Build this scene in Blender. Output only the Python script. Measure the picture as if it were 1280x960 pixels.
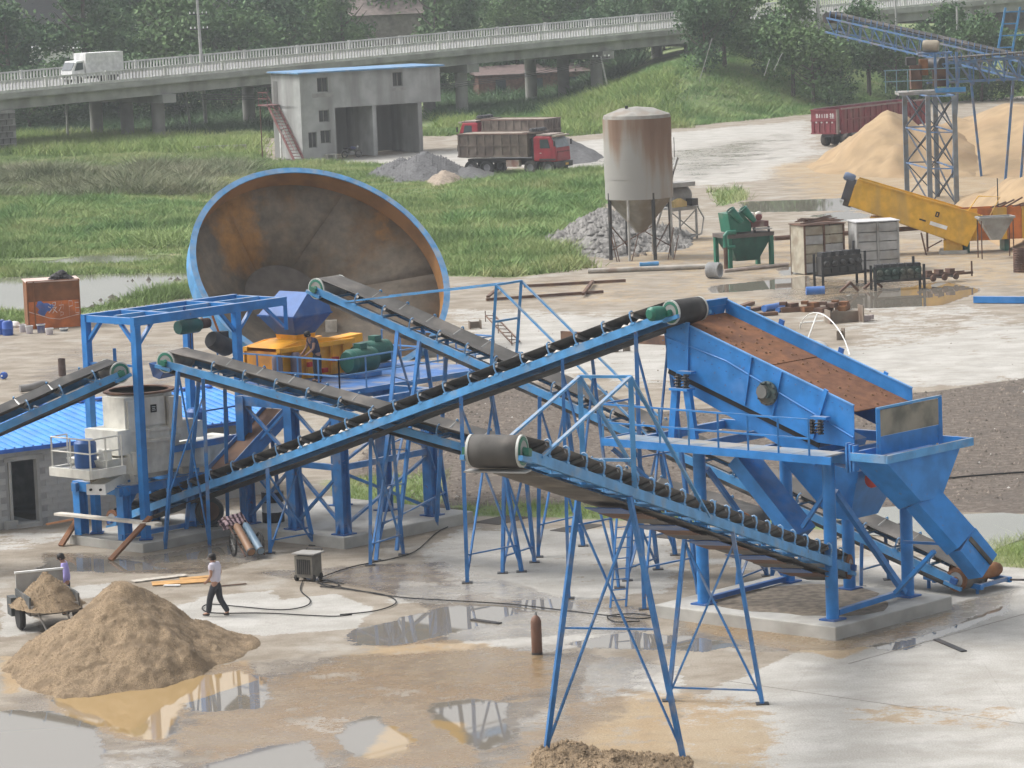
import bpy, bmesh, math, random
import numpy as np
from mathutils import Vector, Matrix
random.seed(7); rng = np.random.default_rng(7)
for o in list(bpy.data.objects): bpy.data.objects.remove(o)
SC = bpy.context.scene; COL = SC.collection
R = math.radians
# ------------------------------------------------------------------ camera
F, CAMH = 4600.0, 18.0
ROLL = math.atan(0.04); PITCH = math.atan(565.0 / F)
RIGHT = Vector((1, 0, 0)); FWD = Vector((0, math.cos(PITCH), -math.sin(PITCH))); DOWN = Vector((0, -math.sin(PITCH), -math.cos(PITCH)))
cr, sr = math.cos(ROLL), math.sin(ROLL)
CAMO = Vector((0, 0, CAMH))
cam = bpy.data.cameras.new('camera'); camo = bpy.data.objects.new('camera', cam); COL.objects.link(camo)
ax = RIGHT * cr + DOWN * sr; ay = -(RIGHT * -sr + DOWN * cr); az_ = -FWD
mw = Matrix((ax, ay, az_)).transposed().to_4x4(); mw.translation = CAMO
camo.matrix_world = mw
cam.sensor_width = 36; cam.lens = F / 1280 * 36; cam.clip_start = 1; cam.clip_end = 6000
SC.camera = camo
# ------------------------------------------------------------------ light: overcast day
SUN_EL, SUN_AZ = 52, 287
w = bpy.data.worlds.new('World'); SC.world = w; w.use_nodes = True
nt = w.node_tree; bg = nt.nodes['Background']
sky = nt.nodes.new('ShaderNodeTexSky'); sky.sky_type = 'NISHITA'; sky.sun_disc = False
sky.sun_elevation = R(SUN_EL); sky.sun_rotation = R(SUN_AZ); sky.air_density = 1.0; sky.dust_density = 6.0; sky.ozone_density = 1.0
hs = nt.nodes.new('ShaderNodeHueSaturation'); hs.inputs['Saturation'].default_value = 0.22
nt.links.new(sky.outputs[0], hs.inputs['Color']); nt.links.new(hs.outputs[0], bg.inputs[0])
bg.inputs[1].default_value = 0.15
sl = bpy.data.lights.new('sun', 'SUN'); sl.energy = 1.1; sl.angle = R(18); sl.color = (1.0, 0.97, 0.93)
so = bpy.data.objects.new('sun', sl); COL.objects.link(so)
sd = Vector((math.sin(R(SUN_AZ)) * math.cos(R(SUN_EL)), math.cos(R(SUN_AZ)) * math.cos(R(SUN_EL)), math.sin(R(SUN_EL))))
so.rotation_euler = (-sd).to_track_quat('-Z', 'Y').to_euler(); so.location = (0, 60, 60)
SC.view_settings.view_transform = 'Standard'; SC.view_settings.look = 'None'; SC.view_settings.gamma = 1
SC.view_settings.exposure = 0.72
SC.render.engine = 'CYCLES'

# ------------------------------------------------------------------ pixel helpers (direction only; distance comes from contact)
def ray(x, y):
    dx, dy = x - 640, y - 480
    return RIGHT * (dx * cr - dy * sr) + FWD * F + DOWN * (dx * sr + dy * cr)
def G(x, y, z=0.0):
    r = ray(x, y); return CAMO + r * ((z - CAMH) / r.z)
def AT(x, y, Y):
    r = ray(x, y); return CAMO + r * (Y / r.y)
def azv(a): return Vector((math.sin(R(a)), math.cos(R(a)), 0))
def PL(x, y, p, a):
    n = Vector((math.cos(R(a)), -math.sin(R(a)), 0)); r = ray(x, y)
    return CAMO + r * (n.dot(Vector(p) - CAMO) / n.dot(r))
U = azv(43); VL = azv(-47); ZZ = Vector((0, 0, 1))

# ------------------------------------------------------------------ materials
MATS = {}
def M(name, col, rough=.6, metal=0.0, var=.15, scale=2.0, bump=0.0, bscale=25.0, dirt=None, damt=.3, dscale=1.2, spec=.4, streak=False, top=0.0, fleck=0.0):
    if name in MATS: return MATS[name]
    m = bpy.data.materials.new(name); m.use_nodes = True; n = m.node_tree; L = n.links
    b = n.nodes['Principled BSDF']; b.inputs['Roughness'].default_value = rough; b.inputs['Metallic'].default_value = metal
    b.inputs['Specular IOR Level'].default_value = spec
    tc = n.nodes.new('ShaderNodeTexCoord'); src = tc.outputs['Object']
    def noise(s, det=4, vec=None):
        t = n.nodes.new('ShaderNodeTexNoise'); t.inputs['Scale'].default_value = s; t.inputs['Detail'].default_value = det
        L.new(vec or src, t.inputs['Vector']); return t.outputs['Fac']
    def mix(f, a, c):
        x = n.nodes.new('ShaderNodeMix'); x.data_type = 'RGBA'
        if f is not None: L.new(f, x.inputs[0])
        for i, q in ((6, a), (7, c)):
            if isinstance(q, tuple): x.inputs[i].default_value = (*q, 1)
            else: L.new(q, x.inputs[i])
        return x.outputs[2]
    def ramp(f, lo, hi):
        x = n.nodes.new('ShaderNodeMapRange'); x.inputs[1].default_value = lo; x.inputs[2].default_value = hi; x.interpolation_type = 'SMOOTHSTEP'
        L.new(f, x.inputs[0]); return x.outputs[0]
    lo = tuple(c * (1 - var) for c in col); hi = tuple(min(1, c * (1 + var)) for c in col)
    c = mix(ramp(noise(scale), .3, .7), lo, hi)
    if dirt:
        vec = src
        if streak:
            mp = n.nodes.new('ShaderNodeMapping'); mp.inputs['Scale'].default_value = (1, 1, .12); L.new(src, mp.inputs['Vector']); vec = mp.outputs[0]
        f = ramp(noise(dscale, 6, vec), .62 - damt * .5, .78 - damt * .3)
        mm = n.nodes.new('ShaderNodeMath'); mm.operation = 'MULTIPLY'; mm.inputs[1].default_value = min(1, damt * 2); L.new(f, mm.inputs[0])
        c = mix(mm.outputs[0], c, dirt)
    if fleck:
        f = ramp(noise(5.5, 8), .66, .72); mm = n.nodes.new('ShaderNodeMath'); mm.operation = 'MULTIPLY'; mm.inputs[1].default_value = fleck; L.new(f, mm.inputs[0]); c = mix(mm.outputs[0], c, (.16, .085, .045))
    if top:
        ge = n.nodes.new('ShaderNodeNewGeometry'); sx = n.nodes.new('ShaderNodeSeparateXYZ'); L.new(ge.outputs['Normal'], sx.inputs[0])
        m1 = n.nodes.new('ShaderNodeMath'); m1.operation = 'MULTIPLY'; L.new(ramp(sx.outputs[2], .45, .95), m1.inputs[0]); L.new(ramp(noise(3.0, 5), .25, .65), m1.inputs[1])
        m2 = n.nodes.new('ShaderNodeMath'); m2.operation = 'MULTIPLY'; m2.inputs[1].default_value = top; L.new(m1.outputs[0], m2.inputs[0]); c = mix(m2.outputs[0], c, (.38, .35, .30))
    L.new(c, b.inputs['Base Color'])
    if bump:
        bp = n.nodes.new('ShaderNodeBump'); bp.inputs['Strength'].default_value = bump; bp.inputs['Distance'].default_value = .03
        L.new(noise(bscale, 5), bp.inputs['Height']); L.new(bp.outputs[0], b.inputs['Normal'])
    MATS[name] = m; return m
DUST = (.33, .29, .23)
BL = M('blue_paint', (.034, .168, .425), .45, dirt=DUST, damt=.22, dscale=1.5, var=.2, top=.7, fleck=.6)
BLL = M('light_blue_paint', (.070, .262, .520), .45, dirt=DUST, damt=.2, dscale=1.5, var=.18, top=.7, fleck=.5)
BLS = M('screen_blue_paint', (.022, .185, .495), .40, dirt=DUST, damt=.07, dscale=1.0, var=.16, top=.6, fleck=.35)
BLD = M('dark_blue_paint', (.022, .095, .290), .5, dirt=DUST, damt=.18)
BLP = M('faded_blue_steel', (.08, .17, .33), .55, dirt=(.22, .18, .14), damt=.35)
RUB = M('belt_rubber', (.035, .034, .033), .75, var=.3, dirt=(.20, .18, .155), damt=.25, dscale=.9)
RUBD = M('dusty_belt_rubber', (.085, .080, .074), .8, var=.2, dirt=(.26, .23, .20), damt=.3, dscale=.8)
GRN = M('green_paint', (.018, .145, .095), .4, dirt=DUST, damt=.15)
GRND = M('motor_green', (.020, .105, .080), .45, dirt=(.03, .03, .03), damt=.3)
STL = M('worn_steel', (.22, .22, .21), .45, .5, dirt=(.16, .10, .06), damt=.25)
GREY = M('grey_metal', (.30, .30, .29), .6, dirt=(.2, .16, .12), damt=.3)
DRK = M('dark_steel', (.04, .04, .042), .55, .2, dirt=(.12, .09, .07), damt=.25)
BLK = M('black_void', (.012, .012, .013), .8)
WHT = M('cream_paint', (.68, .665, .60), .5, dirt=(.30, .25, .19), damt=.28, dscale=1.1, streak=True)
WHP = M('white_paint', (.72, .72, .70), .5, dirt=(.35, .32, .28), damt=.2)
YEL = M('yellow_orange_paint', (.78, .35, .02), .45, dirt=(.30, .17, .06), damt=.22)
YLW = M('yellow_paint', (.66, .37, .035), .5, dirt=(.38, .26, .10), damt=.3, streak=True)
ORG = M('orange_paint', (.55, .16, .03), .55, dirt=(.22, .08, .03), damt=.35)
RUST = M('rust', (.17, .075, .035), .85, var=.3, dirt=(.26, .12, .05), damt=.4, bump=.3)
RUSTB = M('rusty_brown_steel', (.11, .062, .045), .8, var=.25, dirt=(.2, .11, .06), damt=.35)
RED = M('red_paint', (.30, .018, .035), .4, dirt=(.16, .09, .07), damt=.2)
REDB = M('maroon_paint', (.20, .035, .045), .6, dirt=(.20, .14, .12), damt=.3, streak=True)
BED = M('dusty_brown_bed', (.13, .10, .083), .8, var=.2, dirt=(.22, .18, .15), damt=.35)
CON = M('concrete', (.40, .39, .36), .85, var=.15, scale=1.2, bump=.25, dirt=(.26, .24, .21), damt=.35, dscale=.8)
CONB = M('bridge_concrete', (.33, .33, .315), .85, var=.15, scale=.8, dirt=(.17, .165, .155), damt=.35, dscale=.35, streak=True)
PLAS = M('grey_render', (.36, .365, .36), .9, var=.14, scale=.9, bump=.1, dirt=(.22, .22, .21), damt=.5, dscale=.5, streak=True)
BLOCK = M('cement_block', (.42, .415, .395), .9, var=.15, scale=3, bump=.3, dirt=(.31, .30, .285), damt=.3)
WOOD = M('weathered_wood', (.46, .42, .36), .8, var=.2, scale=6, dirt=(.3, .25, .19), damt=.3)
PLY = M('plywood', (.48, .27, .10), .7, var=.2, scale=3)
TYR = M('tyre_rubber', (.025, .025, .025), .85, dirt=(.15, .13, .11), damt=.3)
GLS = M('window_glass', (.04, .055, .065), .08, var=.2, spec=.6)
CHR = M('lamp_lens', (.6, .6, .6), .2)
SKIN = M('skin', (.36, .20, .135), .6)
HAIR = M('black_hair', (.012, .010, .009), .6)
SANDM = M('brown_sand', (.250, .182, .112), .95, var=.3, scale=30, bump=1.0, bscale=34, dirt=(.155, .110, .066), damt=.4, dscale=2.2)
SANDY = M('yellow_sand', (.31, .22, .125), .95, var=.18, scale=.5, bump=.9, bscale=3, dirt=(.25, .165, .09), damt=.35, dscale=.25)
GRAV = M('grey_gravel', (.105, .105, .107), .95, var=.25, scale=5, bump=1.0, bscale=8)
STONE = M('rubble_stone', (.145, .120, .098), .9, var=.6, scale=2.5)

# ------------------------------------------------------------------ object helpers
OFF = {}
def tag(o, label, cat, group=None, kind=None):
    if label: o['label'] = label
    if cat: o['category'] = cat
    if group: o['group'] = group
    if kind: o['kind'] = kind
    return o
def thing(name, label, cat, loc=(0, 0, 0), rz=None, group=None):
    """Empty at the thing's base. rz None: parts are given in world coordinates; else in local ones."""
    o = bpy.data.objects.new(name, None); COL.objects.link(o); o.empty_display_size = .2
    o.location = loc; tag(o, label, cat, group)
    if rz is None: OFF[o] = Vector(loc)
    else: o.rotation_euler = (0, 0, rz); OFF[o] = Vector((0, 0, 0))
    return o
def frame_of(d, up=ZZ):
    d = d.normalized(); up = Vector(up)
    if abs(d.dot(up)) > .995: up = Vector((0, 1, 0)) if abs(d.y) < .9 else Vector((1, 0, 0))
    s = d.cross(up).normalized(); n = s.cross(d).normalized()
    return d, s, n
class MB:
    def __init__(self): self.v = []; self.f = []
    def add(self, vs, fs):
        k = len(self.v); self.v += [Vector(p) for p in vs]; self.f += [tuple(i + k for i in f) for f in fs]; return self
    def hexa(self, b, t):
        return self.add(list(b) + list(t), [(3, 2, 1, 0), (4, 5, 6, 7), (0, 1, 5, 4), (1, 2, 6, 5), (2, 3, 7, 6), (3, 0, 4, 7)])
    def box(self, c, size, axes=None):
        c = Vector(c); X, Y, Z = axes or (Vector((1, 0, 0)), Vector((0, 1, 0)), ZZ)
        X = X * (size[0] / 2); Y = Y * (size[1] / 2); Z = Z * (size[2] / 2)
        q = [c - X - Y, c + X - Y, c + X + Y, c - X + Y]
        return self.hexa([p - Z for p in q], [p + Z for p in q])
    def beam(self, p, q, w, h=None, up=ZZ):
        p, q = Vector(p), Vector(q); h = h or w
        d, s, n = frame_of(q - p, up); s = s * (w / 2); n = n * (h / 2)
        return self.hexa([p - s - n, p + s - n, p + s + n, p - s + n], [q - s - n, q + s - n, q + s + n, q - s + n])
    def angle(self, p, q, w, t=.012, up=ZZ):
        p, q = Vector(p), Vector(q); d, s, n = frame_of(q - p, up)
        self.beam(p + s * (w / 2 - t / 2) * 0 - n * (w / 2), q - n * (w / 2), w, t, up)
        return self.beam(p - s * (w / 2 - t / 2) + n * t, q - s * (w / 2 - t / 2) + n * t, t, w, up)
    def tube(self, p, q, r, r2=None, n=8, caps=True):
        p, q = Vector(p), Vector(q); r2 = r if r2 is None else r2
        d, s, m = frame_of(q - p); vs = []
        for i in range(n):
            a = 2 * math.pi * i / n; e = s * math.cos(a) + m * math.sin(a); vs += [p + e * r, q + e * r2]
        fs = [(2 * i, 2 * ((i + 1) % n), 2 * ((i + 1) % n) + 1, 2 * i + 1) for i in range(n)]
        if caps: fs += [tuple(2 * i for i in range(n))[::-1], tuple(2 * i + 1 for i in range(n))]
        return self.add(vs, fs)
    def path(self, pts, r, n=6):
        pts = [Vector(p) for p in pts]; vs = []; fs = []; prev = None
        for i, p in enumerate(pts):
            d = (pts[min(i + 1, len(pts) - 1)] - pts[max(i - 1, 0)])
            d, s, m = frame_of(d)
            if prev is not None and s.dot(prev) < 0: s, m = -s, -m
            prev = s
            rr = r[i] if isinstance(r, (list, tuple)) else r
            for k in range(n):
                a = 2 * math.pi * k / n; vs.append(p + (s * math.cos(a) + m * math.sin(a)) * rr)
        for i in range(len(pts) - 1):
            for k in range(n):
                fs.append((i * n + k, i * n + (k + 1) % n, (i + 1) * n + (k + 1) % n, (i + 1) * n + k))
        fs += [tuple(range(n))[::-1], tuple((len(pts) - 1) * n + k for k in range(n))]
        return self.add(vs, fs)
    def lathe(self, prof, base, axis=ZZ, n=24, closed=False):
        base = Vector(base); d, s, m = frame_of(Vector(axis)); vs = []; fs = []
        for r, z in prof:
            for k in range(n):
                a = 2 * math.pi * k / n; vs.append(base + d * z + (s * math.cos(a) + m * math.sin(a)) * r)
        for i in range(len(prof) - 1):
            for k in range(n):
                fs.append((i * n + k, i * n + (k + 1) % n, (i + 1) * n + (k + 1) % n, (i + 1) * n + k))
        if not closed:
            fs += [tuple(range(n))[::-1], tuple((len(prof) - 1) * n + k for k in range(n))]
        else:
            j = len(prof) - 1
            for k in range(n): fs.append((j * n + k, j * n + (k + 1) % n, (k + 1) % n, k))
        return self.add(vs, fs)
    def prism(self, pts, vec):
        pts = [Vector(p) for p in pts]; vec = Vector(vec); n = len(pts)
        return self.add(pts + [p + vec for p in pts], [tuple(range(n))[::-1], tuple(range(n, 2 * n))] + [(i, (i + 1) % n, n + (i + 1) % n, n + i) for i in range(n)])
    def mesh(self, name, mat, off=None, smooth=False, norm=True):
        off = off or Vector((0, 0, 0))
        me = bpy.data.meshes.new(name); me.from_pydata([tuple(p - off) for p in self.v], [], self.f)
        if norm:
            bm = bmesh.new(); bm.from_mesh(me); bmesh.ops.recalc_face_normals(bm, faces=bm.faces); bm.to_mesh(me); bm.free()
        if smooth:
            me.polygons.foreach_set('use_smooth', [True] * len(me.polygons))
            me.set_sharp_from_angle(angle=R(38))
        if mat: me.materials.append(mat)
        return me
    def build(self, name, mat, parent=None, smooth=False, label=None):
        off = OFF.get(parent) if parent else None
        me = self.mesh(name, mat, off, smooth)
        o = bpy.data.objects.new(name, me); COL.objects.link(o)
        if parent: o.parent = parent; OFF[o] = off
        if label: o['label'] = label
        return o
def solo(mb, name, mat, label, cat, loc, group=None, smooth=False, kind=None):
    me = mb.mesh(name, mat, Vector(loc), smooth); o = bpy.data.objects.new(name, me); COL.objects.link(o); o.location = loc
    return tag(o, label, cat, group, kind)
def inst(mesh, name, parent, mat4):
    o = bpy.data.objects.new(name, mesh); COL.objects.link(o); o.parent = parent; o.matrix_basis = mat4; return o
def copy_tree(o, parent=None):
    c = o.copy(); COL.objects.link(c); c.parent = parent
    for ch in list(o.children): copy_tree(ch, c)
    return c
def mat_axes(X, Y, Z, p):
    m = Matrix((X, Y, Z)).transposed().to_4x4(); m.translation = p; return m
def raw_mesh(name, verts, faces_flat, nper, mat):
    """fast numpy mesh: verts (n,3), faces_flat indices, nper vertices per face"""
    me = bpy.data.meshes.new(name); nf = len(faces_flat) // nper
    me.vertices.add(len(verts)); me.vertices.foreach_set('co', np.asarray(verts, np.float32).ravel())
    me.loops.add(len(faces_flat)); me.loops.foreach_set('vertex_index', np.asarray(faces_flat, np.int32))
    me.polygons.add(nf); me.polygons.foreach_set('loop_start', np.arange(nf, dtype=np.int32) * nper)
    me.update(calc_edges=True); me.materials.append(mat); return me
# ------------------------------------------------------------------ terrain
BANK = [Vector((-60, 372, 0)), G(560, 178), G(690, 170), G(850, 158), G(1000, 144), G(1140, 131), G(1280, 120), G(1500, 100)]
bx = np.array([p.x for p in BANK]); by = np.array([p.y for p in BANK])
def ss(a, b, x):
    t = np.clip((x - a) / (b - a), 0, 1); return t * t * (3 - 2 * t)
def vnoise(x, y, seed=0):
    xi = np.floor(x); yi = np.floor(y); fx = x - xi; fy = y - yi
    fx = fx * fx * (3 - 2 * fx); fy = fy * fy * (3 - 2 * fy)
    def h(a, b):
        v = np.sin(a * 127.1 + b * 311.7 + seed * 74.7) * 43758.5453; return v - np.floor(v)
    return (h(xi, yi) * (1 - fx) + h(xi + 1, yi) * fx) * (1 - fy) + (h(xi, yi + 1) * (1 - fx) + h(xi + 1, yi + 1) * fx) * fy
def fbm(x, y, seed=0, o=4):
    s = 0; a = .5
    for i in range(o): s = s + a * vnoise(x * 2 ** i, y * 2 ** i, seed + i); a *= .5
    return s
def terrain(x, y):
    x = np.asarray(x, float); y = np.asarray(y, float)
    foot = np.interp(x, bx, by)
    on = ss(3, 21, x)
    z = on * 4.6 * ss(0, 24, y - foot)
    # dug ponds and wild ground stay close to level
    z = z + (fbm(x / 9, y / 9, 3) - .47) * .9 * ss(215, 235, y) * ss(0, 10, -x - 8 + (y - 220) * .02) * ss(0, 20, 345 - y)
    z = z + 14 * ss(520, 1500, y) * (0.4 + fbm(x / 200, y / 200, 9))
    return z
def TZ(p): return float(terrain(p.x, p.y))
def ground_at(x, y, it=6):
    z = 0.0
    for _ in range(it):
        p = G(x, y, z); z = TZ(p)
    return Vector((p.x, p.y, z))

def polys(lst, X, Y):
    out = np.zeros_like(X)
    for px, soft, st in lst:
        P = np.array([(q.x, q.y) for q in (G(a, b) for a, b in px)])
        lo = P.min(0) - soft * 2; hi = P.max(0) + soft * 2
        sel = (X > lo[0]) & (X < hi[0]) & (Y > lo[1]) & (Y < hi[1])
        if not sel.any(): continue
        x = X[sel]; y = Y[sel]; ins = np.zeros(len(x), bool); dd = np.full(len(x), 1e9)
        for i in range(len(P)):
            x1, y1 = P[i]; x2, y2 = P[(i + 1) % len(P)]
            c = ((y1 > y) != (y2 > y)) & (x < (x2 - x1) * (y - y1) / (y2 - y1 + 1e-12) + x1); ins ^= c
            t = np.clip(((x - x1) * (x2 - x1) + (y - y1) * (y2 - y1)) / ((x2 - x1) ** 2 + (y2 - y1) ** 2 + 1e-9), 0, 1)
            dd = np.minimum(dd, np.hypot(x - x1 - t * (x2 - x1), y - y1 - t * (y2 - y1)))
        v = ss(-soft, soft, np.where(ins, dd, -dd)) * st
        out[sel] = np.maximum(out[sel], v)
    return out
GRASS = [([(-900, 150), (310, 168), (330, 200), (470, 205), (540, 215), (610, 214), (760, 214), (772, 240), (745, 262), (700, 300), (735, 335), (640, 347), (560, 345), (235, 372), (110, 392), (0, 408), (-900, 440)], 1.5, 1),
         ([(545, 160), (690, 172), (850, 158), (1000, 144), (1140, 131), (1280, 120), (1700, 90), (1700, -20), (560, 20), (545, 120)], 2, 1),
         ([(-900, 160), (-900, 20), (560, 20), (560, 170), (335, 172)], 3, 1),
         ([(890, 240), (930, 236), (932, 250), (900, 258)], 1, 1),
         ([(560, 632), (700, 630), (860, 640), (1060, 652), (1060, 664), (850, 655), (700, 648), (560, 645)], .6, .8),
         ([(1190, 690), (1280, 672), (1400, 660), (1400, 712), (1280, 710), (1200, 704)], .5, 1),
         ([(400, 600), (560, 590), (560, 630), (420, 640)], .8, .7)]
LOT = [([(300, 206), (420, 196), (560, 188), (700, 178), (850, 164), (1010, 150), (1030, 190), (960, 225), (860, 235), (760, 212), (600, 208), (440, 206)], 4, .85),
       ([(860, 700), (1900, 690), (1900, 1500), (880, 1500), (840, 880), (1000, 815), (1040, 806), (1180, 760)], .8, .9),
       ([(560, 660), (860, 660), (860, 740), (700, 755), (560, 740), (520, 700)], 1.2, .75),
       ([(555, 790), (640, 765), (760, 765), (770, 800), (690, 815), (610, 833), (560, 825)], .4, 1),
       ([(215, 760), (260, 745), (340, 738), (350, 750), (420, 742), (470, 760), (450, 785), (330, 795), (260, 790)], .4, 1),
       ([(500, 725), (600, 735), (560, 755), (480, 755)], .5, .9),
       ([(0, 745), (45, 750), (50, 790), (0, 800)], .5, .9), ([(80, 735), (140, 728), (135, 745), (95, 750)], .4, .9),
       ([(-200, 655), (60, 665), (110, 662), (40, 690), (-200, 700)], .8, .6),
       ([(560, 385), (840, 395), (1000, 440), (1280, 400), (1500, 400), (1500, 470), (1150, 485), (1000, 500), (700, 470), (580, 470)], 3, .75),
       ([(330, 905), (430, 880), (520, 875), (540, 905), (430, 930), (350, 935)], .7, .8), ([(640, 900), (720, 870), (700, 930), (640, 945)], .6, .7), ([(100, 940), (250, 925), (240, 960), (120, 1000)], .6, .6),
       ([(730, 830), (860, 830), (850, 870), (720, 885)], .5, .9), ([(990, 370), (1280, 380), (1280, 440), (1050, 440)], 3, .5)]
MUD = [([(60, 860), (180, 850), (310, 825), (330, 850), (240, 880), (210, 930), (150, 925), (60, 890)], .4, 1),
       ([(0, 820), (35, 820), (30, 865), (0, 870)], .3, .8),
       ([(250, 870), (520, 790), (700, 815), (720, 860), (560, 900), (420, 950), (230, 960), (200, 930)], 1.0, .68),
       ([(480, 890), (600, 900), (600, 960), (420, 960)], .6, .9),
       ([(720, 855), (960, 870), (1000, 960), (620, 1000), (600, 940)], 1.2, .62),
       ([(850, 768), (1045, 802), (1190, 765), (1190, 780), (1050, 825), (860, 790)], .5, .8),
       ([(620, 350), (1000, 330), (1200, 360), (1000, 390), (800, 390), (600, 380)], 3, .42),
       ([(740, 300), (930, 290), (1280, 300), (1500, 300), (1500, 380), (900, 345), (740, 340)], 3, .5),
       ([(940, 210), (1300, 150), (1700, 170), (1700, 320), (1240, 310), (1010, 260)], 4, .65),
       ([(1050, 880), (1280, 880), (1280, 915), (1060, 905)], .6, .5)]
DARK = [([(540, 470), (700, 480), (760, 520), (1160, 490), (1300, 470), (1700, 470), (1700, 650), (1170, 640), (900, 645), (560, 640), (430, 600)], .9, 1),
        ([(0, 470), (120, 440), (250, 450), (240, 490), (0, 500)], 2, .45)]
WETA = [([(640, 205), (830, 185), (1005, 158), (1010, 190), (930, 222), (860, 232), (760, 214)], 6, .62), ([(0, 430), (260, 420), (330, 470), (200, 500), (0, 520)], 4, .5),
        ([(100, 690), (190, 695), (300, 670), (330, 700), (250, 720), (60, 715), (40, 690)], .6, .8),
        ([(300, 715), (560, 700), (700, 745), (820, 760), (820, 790), (640, 800), (480, 810), (430, 800), (560, 770), (440, 735)], .7, .8),
        ([(840, 770), (1045, 800), (1190, 755), (1270, 735), (1260, 760), (1180, 790), (1060, 812), (950, 815), (850, 800)], .4, 1),
        ([(200, 830), (700, 800), (860, 830), (700, 960), (0, 1010), (0, 870)], 1.2, .7),
        ([(930, 345), (1200, 350), (1180, 385), (950, 375)], 1.5, .7), ([(700, 800), (860, 800), (840, 840), (700, 850)], .6, .5)]
PUD = [([(-60, 888), (60, 888), (128, 902), (130, 960), (120, 1010), (-60, 1010)], .75, 1),
       ([(60, 874), (150, 858), (235, 850), (300, 838), (335, 846), (330, 880), (262, 890), (225, 880), (222, 915), (190, 926), (150, 918), (90, 895)], .75, 1),
       ([(240, 872), (275, 852), (330, 855), (328, 886), (245, 890)], .75, 1),
       ([(255, 955), (330, 932), (390, 925), (410, 965), (380, 1010), (240, 1010)], .75, 1),
       ([(430, 790), (500, 772), (560, 758), (640, 757), (650, 768), (590, 785), (500, 806), (440, 805)], .75, 1),
       ([(535, 880), (590, 872), (640, 880), (630, 900), (650, 925), (600, 938), (545, 905)], .75, 1),
       ([(428, 902), (470, 896), (520, 925), (500, 950), (440, 945), (420, 925)], .75, 1),
       ([(640, 752), (720, 745), (720, 762), (650, 765)], .75, .9),
       ([(690, 806), (780, 790), (870, 795), (930, 806), (880, 815), (760, 812)], .75, .9),
       ([(1080, 808), (1130, 800), (1190, 782), (1260, 756), (1262, 764), (1190, 792), (1120, 815)], .75, 1),
       ([(60, 695), (180, 700), (210, 712), (120, 716), (40, 712)], .75, .9), ([(180, 695), (290, 678), (300, 690), (210, 704)], .75, .9),
       ([(885, 358), (1010, 345), (1015, 360), (890, 366)], .6, 1), ([(1040, 372), (1180, 352), (1230, 362), (1180, 382), (1060, 386)], .8, 1),
       ([(920, 252), (1110, 246), (1105, 262), (930, 266)], 1, 1), ([(970, 335), (1030, 330), (1030, 342), (975, 345)], .6, .9),
       ([(1010, 270), (1060, 262), (1100, 270), (1040, 280)], 1, .8), ([(225, 395), (310, 392), (330, 410), (240, 412)], 1, .6)]
def make_ground():
    t = np.concatenate([np.linspace(-.9, -.26, 30)[:-1], np.linspace(-.26, -.165, 24)[:-1], np.linspace(-.165, .165, 290), np.linspace(.165, .26, 24)[1:], np.linspace(.26, .9, 30)[1:]])
    ys = [-120, -60, 0, 30, 50, 60, 66, 70]; y = 73.0
    while y < 2300: ys.append(y); y *= 1.0032 if y < 130 else (1.0048 if y < 420 else 1.03)
    ys = np.array(ys); T, Yg = np.meshgrid(t, ys); Xg = T * np.maximum(Yg, 110)
    X = Xg.ravel(); Y = Yg.ravel(); Z = terrain(X, Y)
    ny, nx = T.shape; idx = np.arange(ny * nx).reshape(ny, nx)
    f = np.stack([idx[:-1, :-1], idx[:-1, 1:], idx[1:, 1:], idx[1:, :-1]], -1).reshape(-1, 4)
    me = raw_mesh('ground', np.stack([X, Y, Z], 1), f.ravel(), 4, ground_mat())
    far = ss(560, 640, Y)
    for nme, L in (('grass', GRASS), ('lot', LOT), ('mud', MUD), ('rubble', DARK), ('wet', WETA), ('puddle', PUD)):
        v = polys(L, X, Y)
        if nme == 'grass': v = np.maximum(v, np.maximum(far, ss(0, 4, np.abs(X) - .2 * np.maximum(Y, 100)) * ss(190, 210, Y)))
        me.attributes.new(nme, 'FLOAT', 'POINT').data.foreach_set('value', v.astype(np.float32))
    me.polygons.foreach_set('use_smooth', [True] * len(me.polygons))
    o = bpy.data.objects.new('ground', me); COL.objects.link(o); tag(o, 'wet concrete and mud yard running into grass fields', None, kind='structure')
    return o
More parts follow.
